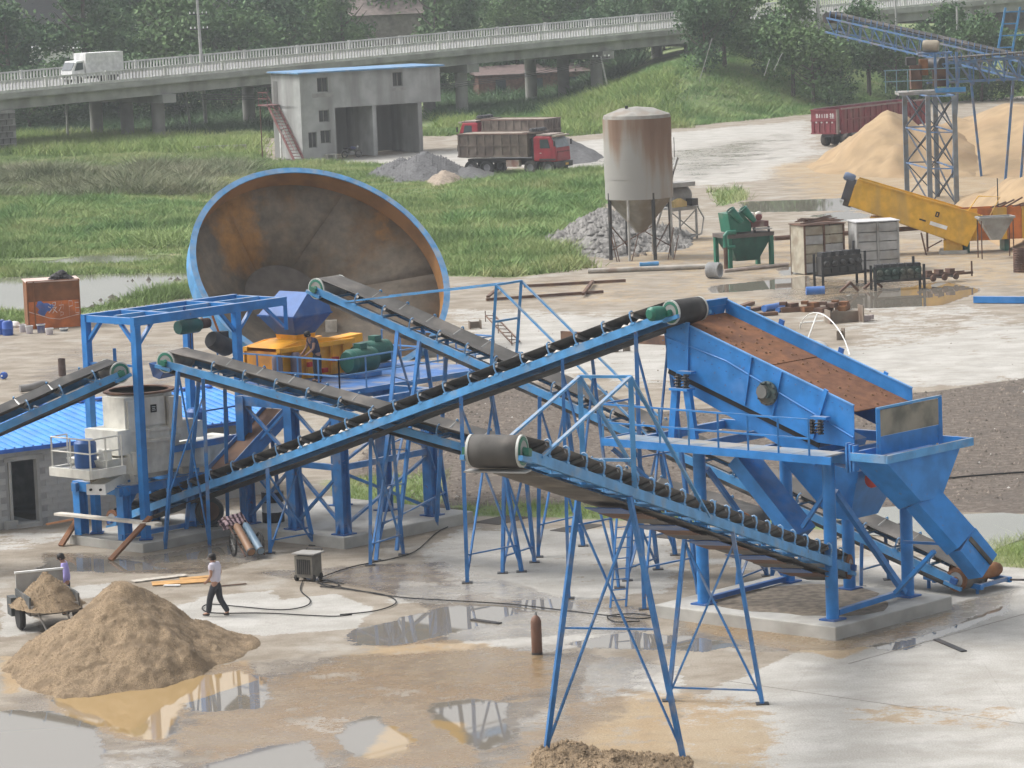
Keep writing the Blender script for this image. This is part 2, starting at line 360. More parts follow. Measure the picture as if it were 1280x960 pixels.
def ground_mat():
    m = bpy.data.materials.new('yard_ground'); m.use_nodes = True; n = m.node_tree; L = n.links; b = n.nodes['Principled BSDF']
    geo = n.nodes.new('ShaderNodeNewGeometry')
    def noise(s, det=5, sc=None):
        v = geo.outputs['Position']
        if sc:
            mp = n.nodes.new('ShaderNodeMapping'); mp.inputs['Scale'].default_value = sc; L.new(v, mp.inputs['Vector']); v = mp.outputs[0]
        t = n.nodes.new('ShaderNodeTexNoise'); t.inputs['Scale'].default_value = s; t.inputs['Detail'].default_value = det; t.inputs['Roughness'].default_value = .6
        L.new(v, t.inputs['Vector']); return t.outputs['Fac']
    def math_(op, a, c):
        x = n.nodes.new('ShaderNodeMath'); x.operation = op
        for i, q in enumerate((a, c)):
            if isinstance(q, (int, float)): x.inputs[i].default_value = q
            else: L.new(q, x.inputs[i])
        return x.outputs[0]
    def rng_(f, lo, hi, a=0, c=1):
        x = n.nodes.new('ShaderNodeMapRange'); x.interpolation_type = 'SMOOTHSTEP'
        for i, q in ((1, lo), (2, hi), (3, a), (4, c)): x.inputs[i].default_value = q
        L.new(f, x.inputs[0]); return x.outputs[0]
    def mix(f, a, c):
        x = n.nodes.new('ShaderNodeMix'); x.data_type = 'RGBA'; L.new(f, x.inputs[0])
        for i, q in ((6, a), (7, c)):
            if isinstance(q, tuple): x.inputs[i].default_value = (*q, 1)
            else: L.new(q, x.inputs[i])
        return x.outputs[2]
    def attr(nm):
        a = n.nodes.new('ShaderNodeAttribute'); a.attribute_name = nm; return a.outputs['Fac']
    nb = noise(.35, 7); nm = noise(1.6, 6); nf = noise(9, 4); ns = noise(.8, 8, (.75, 1.0, 1)); nfine = noise(40, 3)
    jig = math_('ADD', math_('MULTIPLY', math_('SUBTRACT', nm, .5), .9), math_('ADD', math_('MULTIPLY', math_('SUBTRACT', nb, .5), .8), math_('MULTIPLY', math_('SUBTRACT', nf, .5), .45)))
    def msk(nme, lo=.35, hi=.65, k=1.0):
        a = attr(nme)
        return rng_(math_('ADD', a, math_('MULTIPLY', math_('MULTIPLY', jig, k), rng_(a, .02, .2))), lo, hi)
    tan = mix(rng_(ns, .35, .65), (.195, .160, .118), (.295, .258, .208))
    tan = mix(rng_(nb, .52, .68), tan, (.33, .305, .265))
    tan = mix(rng_(nm, .55, .75, 0, .5), tan, (.175, .142, .10))
    pale = mix(rng_(ns, .35, .7), (.325, .308, .275), (.435, .42, .388))
    pale = mix(rng_(nm, .56, .8, 0, .6), pale, (.22, .20, .17))
    pale = mix(rng_(nb, .55, .7, 0, .5), pale, (.22, .21, .19))
    c = mix(msk('lot', .42, .58, 1.3), tan, pale)
    mud = mix(rng_(nb, .35, .65), (.32, .215, .105), (.34, .26, .16))
    mud = mix(rng_(nm, .5, .75, 0, .5), mud, (.205, .155, .105))
    c = mix(math_('MULTIPLY', msk('mud', .38, .62, 1.3), .85), c, mud)
    rub = mix(rng_(nf, .35, .65), (.060, .045, .033), (.115, .090, .070))
    rub = mix(rng_(noise(3.2, 5), .48, .62, 0, .8), rub, (.165, .138, .11)); rub = mix(rng_(nb, .5, .66, 0, .75), rub, (.075, .060, .048))
    c = mix(msk('rubble', .35, .6, .8), c, rub)
    sp = rng_(noise(22, 3), .3, .7, .86, 1.12); vm = n.nodes.new('ShaderNodeVectorMath'); vm.operation = 'SCALE'; L.new(c, vm.inputs[0]); L.new(sp, vm.inputs['Scale']); c = vm.outputs[0]
    ck = n.nodes.new('ShaderNodeTexVoronoi'); ck.feature = 'DISTANCE_TO_EDGE'; ck.inputs['Scale'].default_value = .16; L.new(geo.outputs['Position'], ck.inputs['Vector'])
    c = mix(math_('MULTIPLY', rng_(ck.outputs['Distance'], .0, .004, .16, 0), msk('lot')), c, (.14, .13, .115))
    wet = msk('wet', .35, .65, 1.0)
    dk = mix(wet, (1, 1, 1), (.74, .70, .65))
    mu = n.nodes.new('ShaderNodeMix'); mu.data_type = 'RGBA'; mu.blend_type = 'MULTIPLY'; mu.inputs[0].default_value = 1
    L.new(c, mu.inputs[6]); L.new(dk, mu.inputs[7]); c = mu.outputs[2]
    gr = mix(rng_(nm, .35, .65), (.120, .175, .060), (.180, .225, .090)); gr = mix(rng_(nb, .5, .72), gr, (.25, .235, .12))
    gm = msk('grass', .35, .6, .7); c = mix(gm, c, gr)
    pud = msk('puddle', .44, .58, .95)
    c = mix(pud, c, mix(rng_(math_('ADD', attr('mud'), math_('MULTIPLY', jig, .35)), .72, .92), (.185, .165, .135), (.34, .235, .11)))
    L.new(c, b.inputs['Base Color'])
    ro = math_('SUBTRACT', math_('SUBTRACT', .85, math_('MULTIPLY', wet, rng_(nm, .35, .7, .76, .45))), 0)
    notg = math_('SUBTRACT', 1, gm)
    ro = math_('ADD', math_('MULTIPLY', ro, notg), math_('MULTIPLY', gm, .9))
    rr = n.nodes.new('ShaderNodeMix'); L.new(pud, rr.inputs[0]); L.new(ro, rr.inputs[2]); rr.inputs[3].default_value = .025
    L.new(rr.outputs[0], b.inputs['Roughness'])
    b.inputs['Specular IOR Level'].default_value = .5
    bp = n.nodes.new('ShaderNodeBump'); bp.inputs['Distance'].default_value = .06
    L.new(math_('ADD', math_('MULTIPLY', nf, .8), math_('MULTIPLY', nfine, .35)), bp.inputs['Height'])
    L.new(math_('MULTIPLY', math_('SUBTRACT', 1, pud), math_('SUBTRACT', .55, math_('MULTIPLY', wet, .40))), bp.inputs['Strength'])
    L.new(bp.outputs[0], b.inputs['Normal'])
    return m
make_ground()
WATER = M('pond_water', (.20, .20, .16), .03, var=.1, scale=.2, spec=.5)
def water(px, name, label, mat=None, z=.015, jit=.6):
    P = [G(*q) for q in px]; pts = []
    for i, p in enumerate(P):
        q = P[(i + 1) % len(P)]; k = max(2, int((q - p).length / 1.2))
        for j in range(k):
            a = p.lerp(q, j / k); nn = (fbm(np.array([a.x * .5]), np.array([a.y * .25]), 21)[0] - .47) * 2
            pts.append(Vector((a.x + nn * jit, a.y + nn * jit * 3, z)))
    mb = MB().prism(pts, (0, 0, .01)); o = mb.build(name, mat or WATER); tag(o, label, None, kind='structure'); return o
water([(-500, 395), (0, 388), (60, 392), (120, 384), (205, 364), (238, 352), (236, 342), (130, 344), (0, 347), (-500, 350)], 'water', 'pale pond behind the orange steel box', jit=.9)
water([(-500, 326), (0, 324), (110, 320), (235, 318), (236, 326), (120, 331), (0, 333), (-500, 338)], 'water', 'narrow strip of water in the field', M('reed_water', (.12, .13, .06), .06, spec=.5), jit=1.5)
water([(1040, 640), (1120, 636), (1200, 643), (1400, 650), (1400, 672), (1280, 674), (1235, 690), (1195, 690), (1150, 675), (1060, 668)], 'water', 'pond at the edge of the rubble ground', jit=.35)
# ------------------------------------------------------------------ belt conveyors
BW = 1.14
def idler_meshes():
    f = MB(); h = BW / 2
    f.beam((0, -h, .13), (0, h, .13), .06, .06)
    for s in (-1, 1):
        f.path([(0, s * h, .10), (0, s * (h + .03), .30), (0, s * (h + .01), .42), (0, s * (h - .05), .46), (0, s * (h - .10), .44)], .024, 5)
        f.box((0, s * h, .12), (.16, .05, .05))
    r = MB().tube((0, -.17, .20), (0, .17, .20), .055, n=8)
    for s in (-1, 1): r.tube((0, s * .19, .215), (0, s * .50, .36), .055, n=8)
    return f, r
_f, _r = idler_meshes()
IDL = {}
def idler(mat):
    if mat not in IDL: IDL[mat] = _f.mesh('idler_frame', mat, smooth=True)
    return IDL[mat]
ROLL_ME = _r.mesh('roller', STL, smooth=True)
def conveyor(name, label, near_head, near_tail, side, belt=RUB, chan=BLL, group='belt conveyors of the crushing plant', motor=True, skirts=0, tail_drum=True, drumgreen=True, idl=None, spill=False, step=1.12):
    """near_head/near_tail: ends of the channel on the camera side; side: unit vector from far channel to near one."""
    off = side * (-BW / 2)
    A = near_tail + off; B = near_head + off
    d = (B - A).normalized(); L = (B - A).length; s = side; n = (d.cross(s)).normalized()
    if n.z < 0: n = -n
    base = Vector((A.x, A.y, 0)); t = thing(name, label, 'conveyor', base, group=group)
    P = lambda u, c, h: A + d * u + s * c + n * h
    for c in (-BW / 2, BW / 2):
        m = MB(); k = .035 if c > 0 else -.035
        m.beam(P(0, c, 0), P(L, c, 0), .016, .22, n)
        m.beam(P(0, c - k, .102), P(L, c - k, .102), .07, .016, n); m.beam(P(0, c - k, -.102), P(L, c - k, -.102), .07, .016, n)
        m.build('side_channel', chan, t)
    u = .9
    while u < L - .7:
        inst(idler(idl or chan), 'idler_frame', t, mat_axes(d, s, n, P(u, 0, 0) - base))
        inst(ROLL_ME, 'roller', t, mat_axes(d, s, n, P(u, 0, 0) - base)); u += step
    u = .5
    while u < L - .3: MB().beam(P(u, -BW / 2 + .02, -.06), P(u, BW / 2 - .02, -.06), .07, .06, n).build('cross_member', chan, t); u += 1.9
    # belt loop: profile across x path
    r = .31; pc = .05; path = []
    sec = lambda e, c: [(-.50, c + e), (-.20, c), (.20, c), (.50, c + e)]
    k = 8
    for i in range(k + 1):
        a = math.pi * (1.5 - i / k); path.append((r * math.cos(a), pc + r * math.sin(a), 0))
    path += [(1.4, .262, .15)] + [(1.4 + (L - 2.8) * i / 6, .258 - (.012 if i % 2 else 0), .155) for i in range(1, 6)] + [(L - 1.4, .262, .15)]
    for i in range(k + 1):
        a = math.pi * (.5 - i / k); path.append((L + r * math.cos(a), pc + r * math.sin(a), 0))
    path += [(L * i / 5, pc - r + (.03 if i % 2 else .0), 0) for i in (4, 3, 2, 1)]
    vs = []; fs = []
    for i, (uu, hh, e) in enumerate(path):
        for c, q in sec(e, hh): vs.append(P(uu, c, q))
    N = len(path)
    for i in range(N):
        for j in range(3): fs.append((i * 4 + j, i * 4 + j + 1, ((i + 1) % N) * 4 + j + 1, ((i + 1) % N) * 4 + j))
    bo = MB().add(vs, fs).build('belt', belt, t, True)
    so_ = bo.modifiers.new('thick', 'SOLIDIFY'); so_.thickness = .014; so_.offset = 0
    for uu in ([0, L] if tail_drum else [L]):
        dr = MB().lathe([(.05, -.56), (.27, -.56), (.285, -.5), (.295, 0), (.285, .5), (.27, .56), (.05, .56)], P(uu, 0, pc), s, 20).build('pulley', GREY, t, True)
        for q in (-1, 1):
            pd = MB().lathe([(.02, 0), (.285, 0), (.285, .03), (.22, .04), (.20, .02), (.09, .02), (.08, .07), (.02, .07)], P(uu, q * .53, pc), s * q, 20).build('pulley_disc', GRN if (drumgreen and uu > 0) else RUST, t, True)
            MB().lathe([(.288, -.03), (.325, -.03), (.325, .02), (.288, .02)], P(uu, q * .53, pc), s * q, 20, True).build('disc_rim', M('pale_rim', (.45, .46, .43), .6) if uu > 0 else RUST, pd, True)
            MB().box(P(uu, q * .65, pc - .02), (.19, .10, .15), (d, s, n)).build('bearing_block', GRN if uu > 0 else BLD, t)
            MB().box(P(uu + .02, q * .61, -.12), (.55, .09, .10), (d, s, n)).build('bearing_seat', chan, t)
    if spill:
        g = MB()
        for i in range(int(L / .35)):
            a = .9 + i * .35 + random.uniform(-.15, .15)
            if vnoise(np.array([a * .8]), np.array([3.0]), 9)[0] < .5 or random.random() < .35: continue
            if a > L - 1: break
            g.lathe([(.0, -.03), (.05 + random.random() * .08, 0), (.02, .02 + random.random() * .05)], P(a, BW / 2 - .03 - .05 * random.random(), .12), n, 6)
        o = g.build('spilled_sand', M('pale_spill', (.55, .52, .47), .95), t); o['kind'] = 'stuff'
    return t, P, L
def legs(t, pairs, w=.11, mat=BL, name='leg'):
    for p, q in pairs: MB().angle(p, q, w, .016).build(name, mat, t) if w < .1 else MB().beam(p, q, w, w * .8).build(name, mat, t)
def braces(t, pairs, w=.06, mat=BL):
    for p, q in pairs: MB().beam(p, q, w, w * .7).build('brace', mat, t)
def trestle(t, tn, tf, fn, ff, rows=(.62,), x=True, w=.11, bw=.06, mat=BL):
    """cross frame of two splayed legs: tops near/far, feet near/far"""
    legs(t, [(tn, fn), (tf, ff)], w, mat)
    for k in rows: braces(t, [(tn.lerp(fn, k), tf.lerp(ff, k))], bw, mat)
    if x: braces(t, [(tn.lerp(fn, .06), ff.lerp(tf, .03)), (tf.lerp(ff, .06), fn.lerp(tn, .03))], bw, mat)
    for q in (fn, ff): MB().box(q + Vector((0, 0, .012)), (.3, .3, .024)).build('base_plate', DRK, t)
    return
# --- E: stockpile conveyor reaching towards the camera
E1a, E1b = G(682, 945), G(854, 948); E2a, E2b = G(835.6, 876), G(953, 880); eaz = 20.5
ed = azv(eaz); es = azv(eaz + 90)
ec = (E2a + E2b) / 2 + es * (BW / 2)
nh = PL(655, 567, ec, eaz); ntl = PL(1027, 698, ec, eaz)
ntl = nh + (ntl - nh) * 1.13
tE, PE, LE = conveyor('belt_conveyor', 'blue belt conveyor with large bare head pulley jutting towards the viewer on tall trestles', nh, ntl, es, RUBD, BLL)
def u_at(P, L, pt, d):  # parameter of the conveyor closest to a ground point
    a = P(0, 0, 0); q = P(L, 0, 0); h = Vector((q.x - a.x, q.y - a.y)); k = (Vector((pt.x - a.x, pt.y - a.y))).dot(h) / h.length_squared
    return k * L
for (fa, fb) in ((E1a, E1b), (E2a, E2b)):
    u = u_at(PE, LE, PL(*((787, 614) if fa is E1a else (916, 660)), ec, eaz), ed)
    trestle(tE, PE(u, BW / 2, -.12), PE(u, -BW / 2, -.12), fb, fa, (.5,) if fa is E1a else (.92,))
    # second pair of legs of the same tower
    if fa is E1a: pass
# king-post portal on E with stays
u1 = u_at(PE, LE, PL(793, 620, ec, eaz), ed)
pn = PE(u1, BW / 2, .1); pf = PE(u1, -BW / 2, .1); hh = PL(795, 468, ec, eaz).z - pn.z
tn_, tf_ = pn + ZZ * hh, pf + ZZ * hh
legs(tE, [(tn_, pn), (tf_, pf)], .11, BLL, 'portal_post'); braces(tE, [(tn_, tf_), (pn + ZZ * hh * .25, pf + ZZ * hh * .25)], .09, BLL)
braces(tE, [(tn_, PE(LE - 1.0, BW / 2, .05)), (tf_, PE(LE - 1.0, -BW / 2, .05)), (tn_, PE(u1 - 5.4, BW / 2, .05)), (tf_, PE(u1 - 5.4, -BW / 2, .05))], .075, BLL)
g = MB(); g.box(PE(LE - .1, 0, -.34), (.34, 1.3, .03), (ed, es, ZZ)); g.build('drip_tray', GREY, tE)
# planked underside seen from below
eD = (PE(1, 0, 0) - PE(0, 0, 0)).normalized(); eN = (PE(0, 0, 1) - PE(0, 0, 0))
for i in range(15):
    MB().box(PE(1.2 + i * 1.18, 0, -.36 - (i % 3) * .012), (1.05, .8 + .2 * (i % 2), .02), (eD, es, eN)).build('underside_plate', [DRK, RUSTB, BLD][i % 3], tE)
# --- C: long rising conveyor to the screen
caz = 137.0; cs = azv(caz + 90); cbase = G(806, 761)
nh = PL(838, 393, cbase, caz); ntl = PL(140, 652, cbase, caz)
if cs.y > 0: cs = -cs
tC, PC, LC = conveyor('belt_conveyor', 'long blue belt conveyor rising from the cream crusher to the top of the vibrating screen', nh, ntl, cs, RUB, BLL, spill=True)
def foot(px, py): return G(px, py)
def leg_pair(t, P, L, fn, spread, far_spread, rows=(.8,), w=.11, x=True):
    u = u_at(P, L, fn, None); s = (P(0, 1, 0) - P(0, 0, 0)); dirh = Vector((P(1, 0, 0) - P(0, 0, 0))); dirh.z = 0
    tn, tf = P(u, BW / 2, -.11), P(u, -BW / 2, -.11)
    fnn = Vector((tn.x, tn.y, 0)) + s * spread; fff = Vector((tf.x, tf.y, 0)) - s * far_spread
    trestle(t, tn, tf, fnn, fff, rows, x, w)
leg_pair(tC, PC, LC, foot(565, 732), .05, .9, (.85,)); leg_pair(tC, PC, LC, foot(806, 761), .05, .9, (.45, .85))
leg_pair(tC, PC, LC, foot(372, 685), .05, .5, (.85,)); leg_pair(tC, PC, LC, foot(700, 750), .1, .7, (.7,), .09)
MB().lathe([(.02, 0), (.17, 0), (.19, .1), (.19, .42), (.12, .5), (.02, .5)], PC(LC - .15, BW / 2 + .12, .1), cs, 14).build('drive_motor', GRN, tC, True)
# --- D: conveyor from under the screen to the yellow crusher
daz = 130.0; ds = azv(daz + 90); dp = Vector((-3.0, 109.4, 0)) + ds * (BW / 2)
nh = PL(394, 363, dp, daz); ntl = PL(1194, 727, dp, daz)
tD, PD, LD = conveyor('belt_conveyor', 'long blue belt conveyor rising from behind the screen to the yellow crusher hopper', nh, ntl, ds, RUBD, BLL)
u = u_at(PD, LD, (G(470, 701) + G(562, 650)) / 2, None)
trestle(tD, PD(u, BW / 2, -.1), PD(u, -BW / 2, -.1), G(470, 701), G(562, 650), (.5, .85))
legs(tD, [(PD(u - .9, BW / 2, -.1), G(496, 688)), (PD(u - 1.0, -BW / 2, -.1), G(545, 662))]); braces(tD, [(PD(u, BW / 2, -.1).lerp(G(470, 701), k), PD(u - .9, BW / 2, -.1).lerp(G(496, 688), k)) for k in (.2, .36, .52, .68, .84)], .05)
for px in ((700, 690), (860, 690)): leg_pair(tD, PD, LD, foot(*px), .35, .6, (.8,))
leg_pair(tD, PD, LD, foot(1000, 715), .2, .3, (.6,), .09); leg_pair(tD, PD, LD, foot(1100, 728), .1, .1, (.6,), .09, False)
u1 = u_at(PD, LD, PL(613, 462, dp, daz), None); pn = PD(u1, BW / 2, .1); pf = PD(u1, -BW / 2, .1); hh = PL(626, 357, dp, daz).z - pn.z
lean = Vector((.25, 0, 0)); tn_, tf_ = pn + ZZ * hh + lean, pf + ZZ * hh + lean
legs(tD, [(tn_, pn), (tf_, pf)], .11, BLL, 'portal_post'); braces(tD, [(tn_, tf_), (pn.lerp(tn_, .55), pf.lerp(tf_, .55))], .09, BLL)
braces(tD, [(tn_, PD(LD - 1.2, BW / 2, .05)), (tf_, PD(LD - 1.2, -BW / 2, .05)), (tn_, PD(u1 - 6.3, BW / 2, .05)), (tf_, PD(u1 - 6.3, -BW / 2, .05))], .07, BLL)
# --- B: return conveyor to the cream crusher
baz = 120.0; bs = azv(baz + 90); bp_ = Vector((-.1, 103.6, 0)) + bs * (BW / 2)
nh = PL(206, 455, bp_, baz); q = PL(570, 557, bp_, baz); ntl = nh + (q - nh) * 1.90
tB, PB, LB = conveyor('belt_conveyor', 'blue belt conveyor with dusty belt dropping from beside the gantry behind the large head pulley', nh, ntl, bs, RUBD, BLL)
legs(tB, [(PB(LB - .5, BW / 2, -.1), G(206, 686)), (PB(LB - 1.4, BW / 2, -.1), G(262, 682)), (PB(LB - .5, -BW / 2, -.1), G(232, 672)), (PB(LB - 1.4, -BW / 2, -.1), G(285, 668))])
braces(tB, [(PB(LB - .5, BW / 2, -.1), G(262, 682)), (PB(LB - 1.4, BW / 2, -.1).lerp(G(262, 682), .1), G(206, 686).lerp(PB(LB - .5, BW / 2, -.1), .3))], .05)
def bl_pair(px, spn=.35, spf=.35, x=True): leg_pair(tB, PB, LB, foot(*px), spn, spf, (.85,), .1, x)
for px in ((648, 710), (500, 695), (790, 724), (920, 735)): bl_pair(px)
MB().hexa([PB(LB + .25 + a, c, -.55) for a, c in ((0, -.4), (.3, -.3), (.3, .3), (0, .4))], [PB(LB + a, c, -.1) for a, c in ((-.1, -.6), (.55, -.6), (.55, .6), (-.1, .6))]).build('discharge_hood', BLD, tB)
# --- A: feed conveyor from the left
aaz = 62.0; as_ = azv(aaz + 90); ap = AT(150, 470, 109.3)
nh = PL(151, 468, ap, aaz); q = PL(0, 536, ap, aaz); ntl = nh + (q - nh) * 2.6
tA, PA, LA = conveyor('belt_conveyor', 'short blue belt conveyor entering from the frame edge in front of the corrugated roof', nh, ntl, as_, RUB, BLL)
for k in (2.0, 5.5): 
    tn, tf = PA(k, BW / 2, -.1), PA(k, -BW / 2, -.1); trestle(tA, tn, tf, Vector((tn.x, tn.y, 0)) + as_ * .3, Vector((tf.x, tf.y, 0)) - as_ * .3)

# ------------------------------------------------------------------ gantry with hoist
gp = G(183, 674, .3); gl, gw_, gz = 6.2, 2.25, AT(168, 402, gp.y).z
t = thing('hoist_gantry', 'tall blue steel gantry frame with open top standing over the cream crusher', 'gantry', Vector((gp.x, gp.y, 0)))
LG = lambda a, b, z: Vector((gp.x, gp.y, 0)) + U * a + VL * b + ZZ * z
for a, b in ((0, 0), (0, gw_), (4.1, 0), (4.1, gw_)):
    MB().beam(LG(a, b, .05 if a else .3), LG(a, b, gz - .1), .22, .22, U).build('post', BLS, t)
    MB().box(LG(a, b, .32 if a == 0 else .02), (.4, .4, .04)).build('base_plate', BLD, t)
for b in (0, gw_): MB().beam(LG(-.12, b, gz), LG(gl, b, gz), .18, .26).build('long_beam', BLS, t)
for a in (0, 1.4, 4.1, gl): MB().beam(LG(a, .1, gz + (.0 if a in (0, gl) else .03)), LG(a, gw_ - .1, gz + (.0 if a in (0, gl) else .03)), .16, .2).build('cross_beam', BLS, t)
MB().beam(LG(.2, gw_ * .5, gz - .02), LG(gl - .1, gw_ * .5, gz - .02), .14, .28).build('hoist_rail', BLL, t)
for b in (0, gw_):
    braces(t, [(LG(.05, b, gz - .75), LG(.65, b, gz - .1)), (LG(4.05, b, gz - .75), LG(3.45, b, gz - .1)), (LG(4.15, b, gz - .75), LG(4.75, b, gz - .1))], .12, BLS)
braces(t, [(LG(0, .05, gz - .7), LG(0, .65, gz - .1)), (LG(0, gw_ - .05, gz - .7), LG(0, gw_ - .65, gz - .1))], .12, BLS)
MB().beam(LG(0, 0, gz - 1.35), LG(0, gw_, gz - 1.35), .07, .07).build('tie_bar', BL, t)
MB().beam(LG(0, 1.0, gz - 1.35), LG(0, 1.0, gz - .85), .1, .08).build('stub_post', BL, t)
MB().beam(LG(gl, .0, gz), LG(gl, .0, gz - .9), .12, .12).build('end_post', BLS, t)
braces(t, [(LG(gl - .1, 0, gz - .8), LG(gl - .9, 0, gz - .1))], .12, BLS)
m = MB(); m.lathe([(.05 + .0, 0), (.07, .02)] , LG(2.0, -.02, gz + .2), VL, 8); m.build('lifting_eye', BLD, t)
hp = LG(3.2, gw_ * .5, gz - .3)
t = thing('electric_hoist', 'dark green electric chain hoist hanging under the blue gantry', 'hoist', hp)
MB().box(hp + ZZ * .1, (.5, .14, .2), (U, VL, ZZ)).build('trolley', DRK, t)
MB().lathe([(.03, -.5), (.2, -.5), (.23, -.4), (.23, .3), (.16, .42), (.03, .42)], hp - ZZ * .22, U, 14).build('motor_body', GRND, t, True)
MB().lathe([(.02, 0), (.16, 0), (.16, .35), (.02, .35)], hp - ZZ * .2 + U * .42, U, 12).build('drum', RUSTB, t, True)
MB().tube(hp - ZZ * .4, hp - ZZ * 1.25, .015).build('chain', DRK, t); MB().tube(hp - ZZ * .4 + U * .1, hp - ZZ * 1.25 + U * .1, .012).build('chain', DRK, t)
MB().path([hp - ZZ * 1.25, hp - ZZ * 1.4, hp - ZZ * 1.5 + U * .08, hp - ZZ * 1.42 + U * .15], .03).build('hook', DRK, t)
hp2 = LG(4.1, gw_ * .35, gz - 1.15)
t = thing('motor_load', 'black electric motor slung from the gantry by an orange strap', 'motor', hp2)
MB().lathe([(.03, -.45), (.25, -.42), (.3, -.3), (.3, .3), (.22, .45), (.03, .45)], hp2, (U + ZZ * -.5).normalized(), 14).build('housing', DRK, t, True)
MB().box(hp2 + ZZ * .25 + U * .1, (.3, .3, .25), (U, VL, ZZ)).build('terminal_box', DRK, t)
MB().beam(hp2 + ZZ * .3, LG(4.1, gw_ * .5, gz - .16), .07, .03).build('sling', ORG, t)

# ------------------------------------------------------------------ concrete pads
def pad(corner, lu, lv, h, label):
    c = Vector((corner.x, corner.y, 0)); q = [c, c + U * lu, c + U * lu + VL * lv, c + VL * lv]
    b = [p - (c + U * lu / 2 + VL * lv / 2) for p in q]
    m = MB().hexa([p + ZZ * -.05 for p in q], [p + ZZ * h for p in q])
    o = solo(m, 'concrete_pad', CON, label, 'concrete pad', c, 'machine foundations'); bv = o.modifiers.new('b', 'BEVEL'); bv.width = .03; bv.segments = 2
    return c
sc = pad(G(1044.5, 784, .34), 4.95, 6.0, .34, 'concrete foundation pad under the vibrating screen')
g = MB(); rr = random.Random(8); c_ = sc + U * 2.5 + VL * 3.0; g.prism([c_ + (U * math.cos(a) * 2.3 + VL * math.sin(a) * 2.8) * (.86 + .1 * math.sin(3 * a + 1) + .06 * rr.random()) + ZZ * .343 for a in np.linspace(0, 6.2832, 40)[:-1]], ZZ * .008)
solo(g, 'sand_film', M('pad_sand', (.20, .165, .125), .95, var=.3, scale=4, bump=.6), 'thin layer of brown sand on the screen pad', 'sand', sc + ZZ * .34)
c2 = pad(G(430, 672.3, .35), 5.6, 6.4, .35, 'concrete foundation pad under the yellow crusher tower')
c3 = pad(G(178.6, 680, .28), 4.6, 3.4, .28, 'concrete foundation pad under the cream crusher')

# ------------------------------------------------------------------ vibrating screen
P1 = G(880, 755, .34); LS = azv(133)
def S(l, w_, z): return Vector((P1.x, P1.y, 0)) + LS * l + U * w_ + ZZ * z
t = tS = thing('vibrating_screen', 'large inclined blue vibrating screen with rusty mesh deck on round blue posts', 'vibrating screen', Vector((P1.x, P1.y, .34)))
PZ = 4.42
for l, w_ in ((0, 0), (4.25, 0), (3.95, 3.6), (1.95, 3.7), (-.1, 3.7)):
    MB().tube(S(l, w_, .34), S(l, w_, PZ), .165, n=18).build('post', BLS, t, True)
    MB().box(S(l, w_, .36), (.5, .5, .04), (LS, U, ZZ)).build('base_plate', BLD, t)
for a, b in (((-2.2, 0), (4.9, 0)), ((-2.2, 3.65), (4.9, 3.65))): MB().beam(S(*a, PZ + .1), S(*b, PZ + .1), .14, .26).build('main_beam', BLS, t)
for l in (-2.1, 0, 2.0, 4.25): MB().beam(S(l, .08, PZ + .1), S(l, 3.57, PZ + .1), .13, .22).build('cross_beam', BLS, t)
MB().beam(S(4.25, .2, .5), S(3.95, 3.4, .5), .14, .14).build('ground_beam', BLS, t); MB().beam(S(0, .2, .45), S(-.1, 3.5, .45), .14, .12).build('ground_beam', BLD, t)
MB().beam(S(4.05, 3.3, .5), S(4.2, .3, 3.6), .16, .14).build('diagonal_brace', BLS, t); MB().beam(S(-.05, 3.4, .6), S(0, .3, 3.9), .12, .12).build('diagonal_brace', BL, t)
MB().beam(S(4.25, .2, 3.9), S(3.2, .2, 2.6), .1).build('diagonal_brace', BLS, t)
# walkway along the camera side
for i in range(7):
    MB().box(S(-1.85 + i * 1.03, -.55, PZ + .25), (1.0, 1.0, .04), (LS, U, ZZ)).build('walkway_plate', M('dusty_walkway', (.20, .26, .33), .7, dirt=(.36, .33, .28), damt=.45), t)
MB().beam(S(-2.4, -1.08, PZ + .2), S(5.2, -1.08, PZ + .2), .05, .2).build('edge_beam', BLS, t); MB().beam(S(-2.4, -1.08, PZ + .2), S(-2.4, .05, PZ + .2), .05, .2).build('edge_beam', BLS, t)
for i in range(8): 
    l = -2.35 + i * .98; MB().beam(S(l, -1.08, PZ + .3), S(l, -1.08, PZ + 1.2), .05).build('railing_post', BLS if i > 3 else BLL, t)
for z in (.72, 1.2): MB().beam(S(-2.35, -1.08, PZ + z), S(4.51, -1.08, PZ + z), .045).build('handrail', BLS, t)
MB().beam(S(-2.35, -1.08, PZ + 1.2), S(-2.35, .0, PZ + 1.2), .045).build('handrail', BLS, t); MB().beam(S(-2.35, 0, PZ + .3), S(-2.35, 0, PZ + 1.2), .05).build('railing_post', BLS, t)
legs(t, [(S(-2.2, -.9, PZ), S(-.15, -.1, 2.6))], .09)
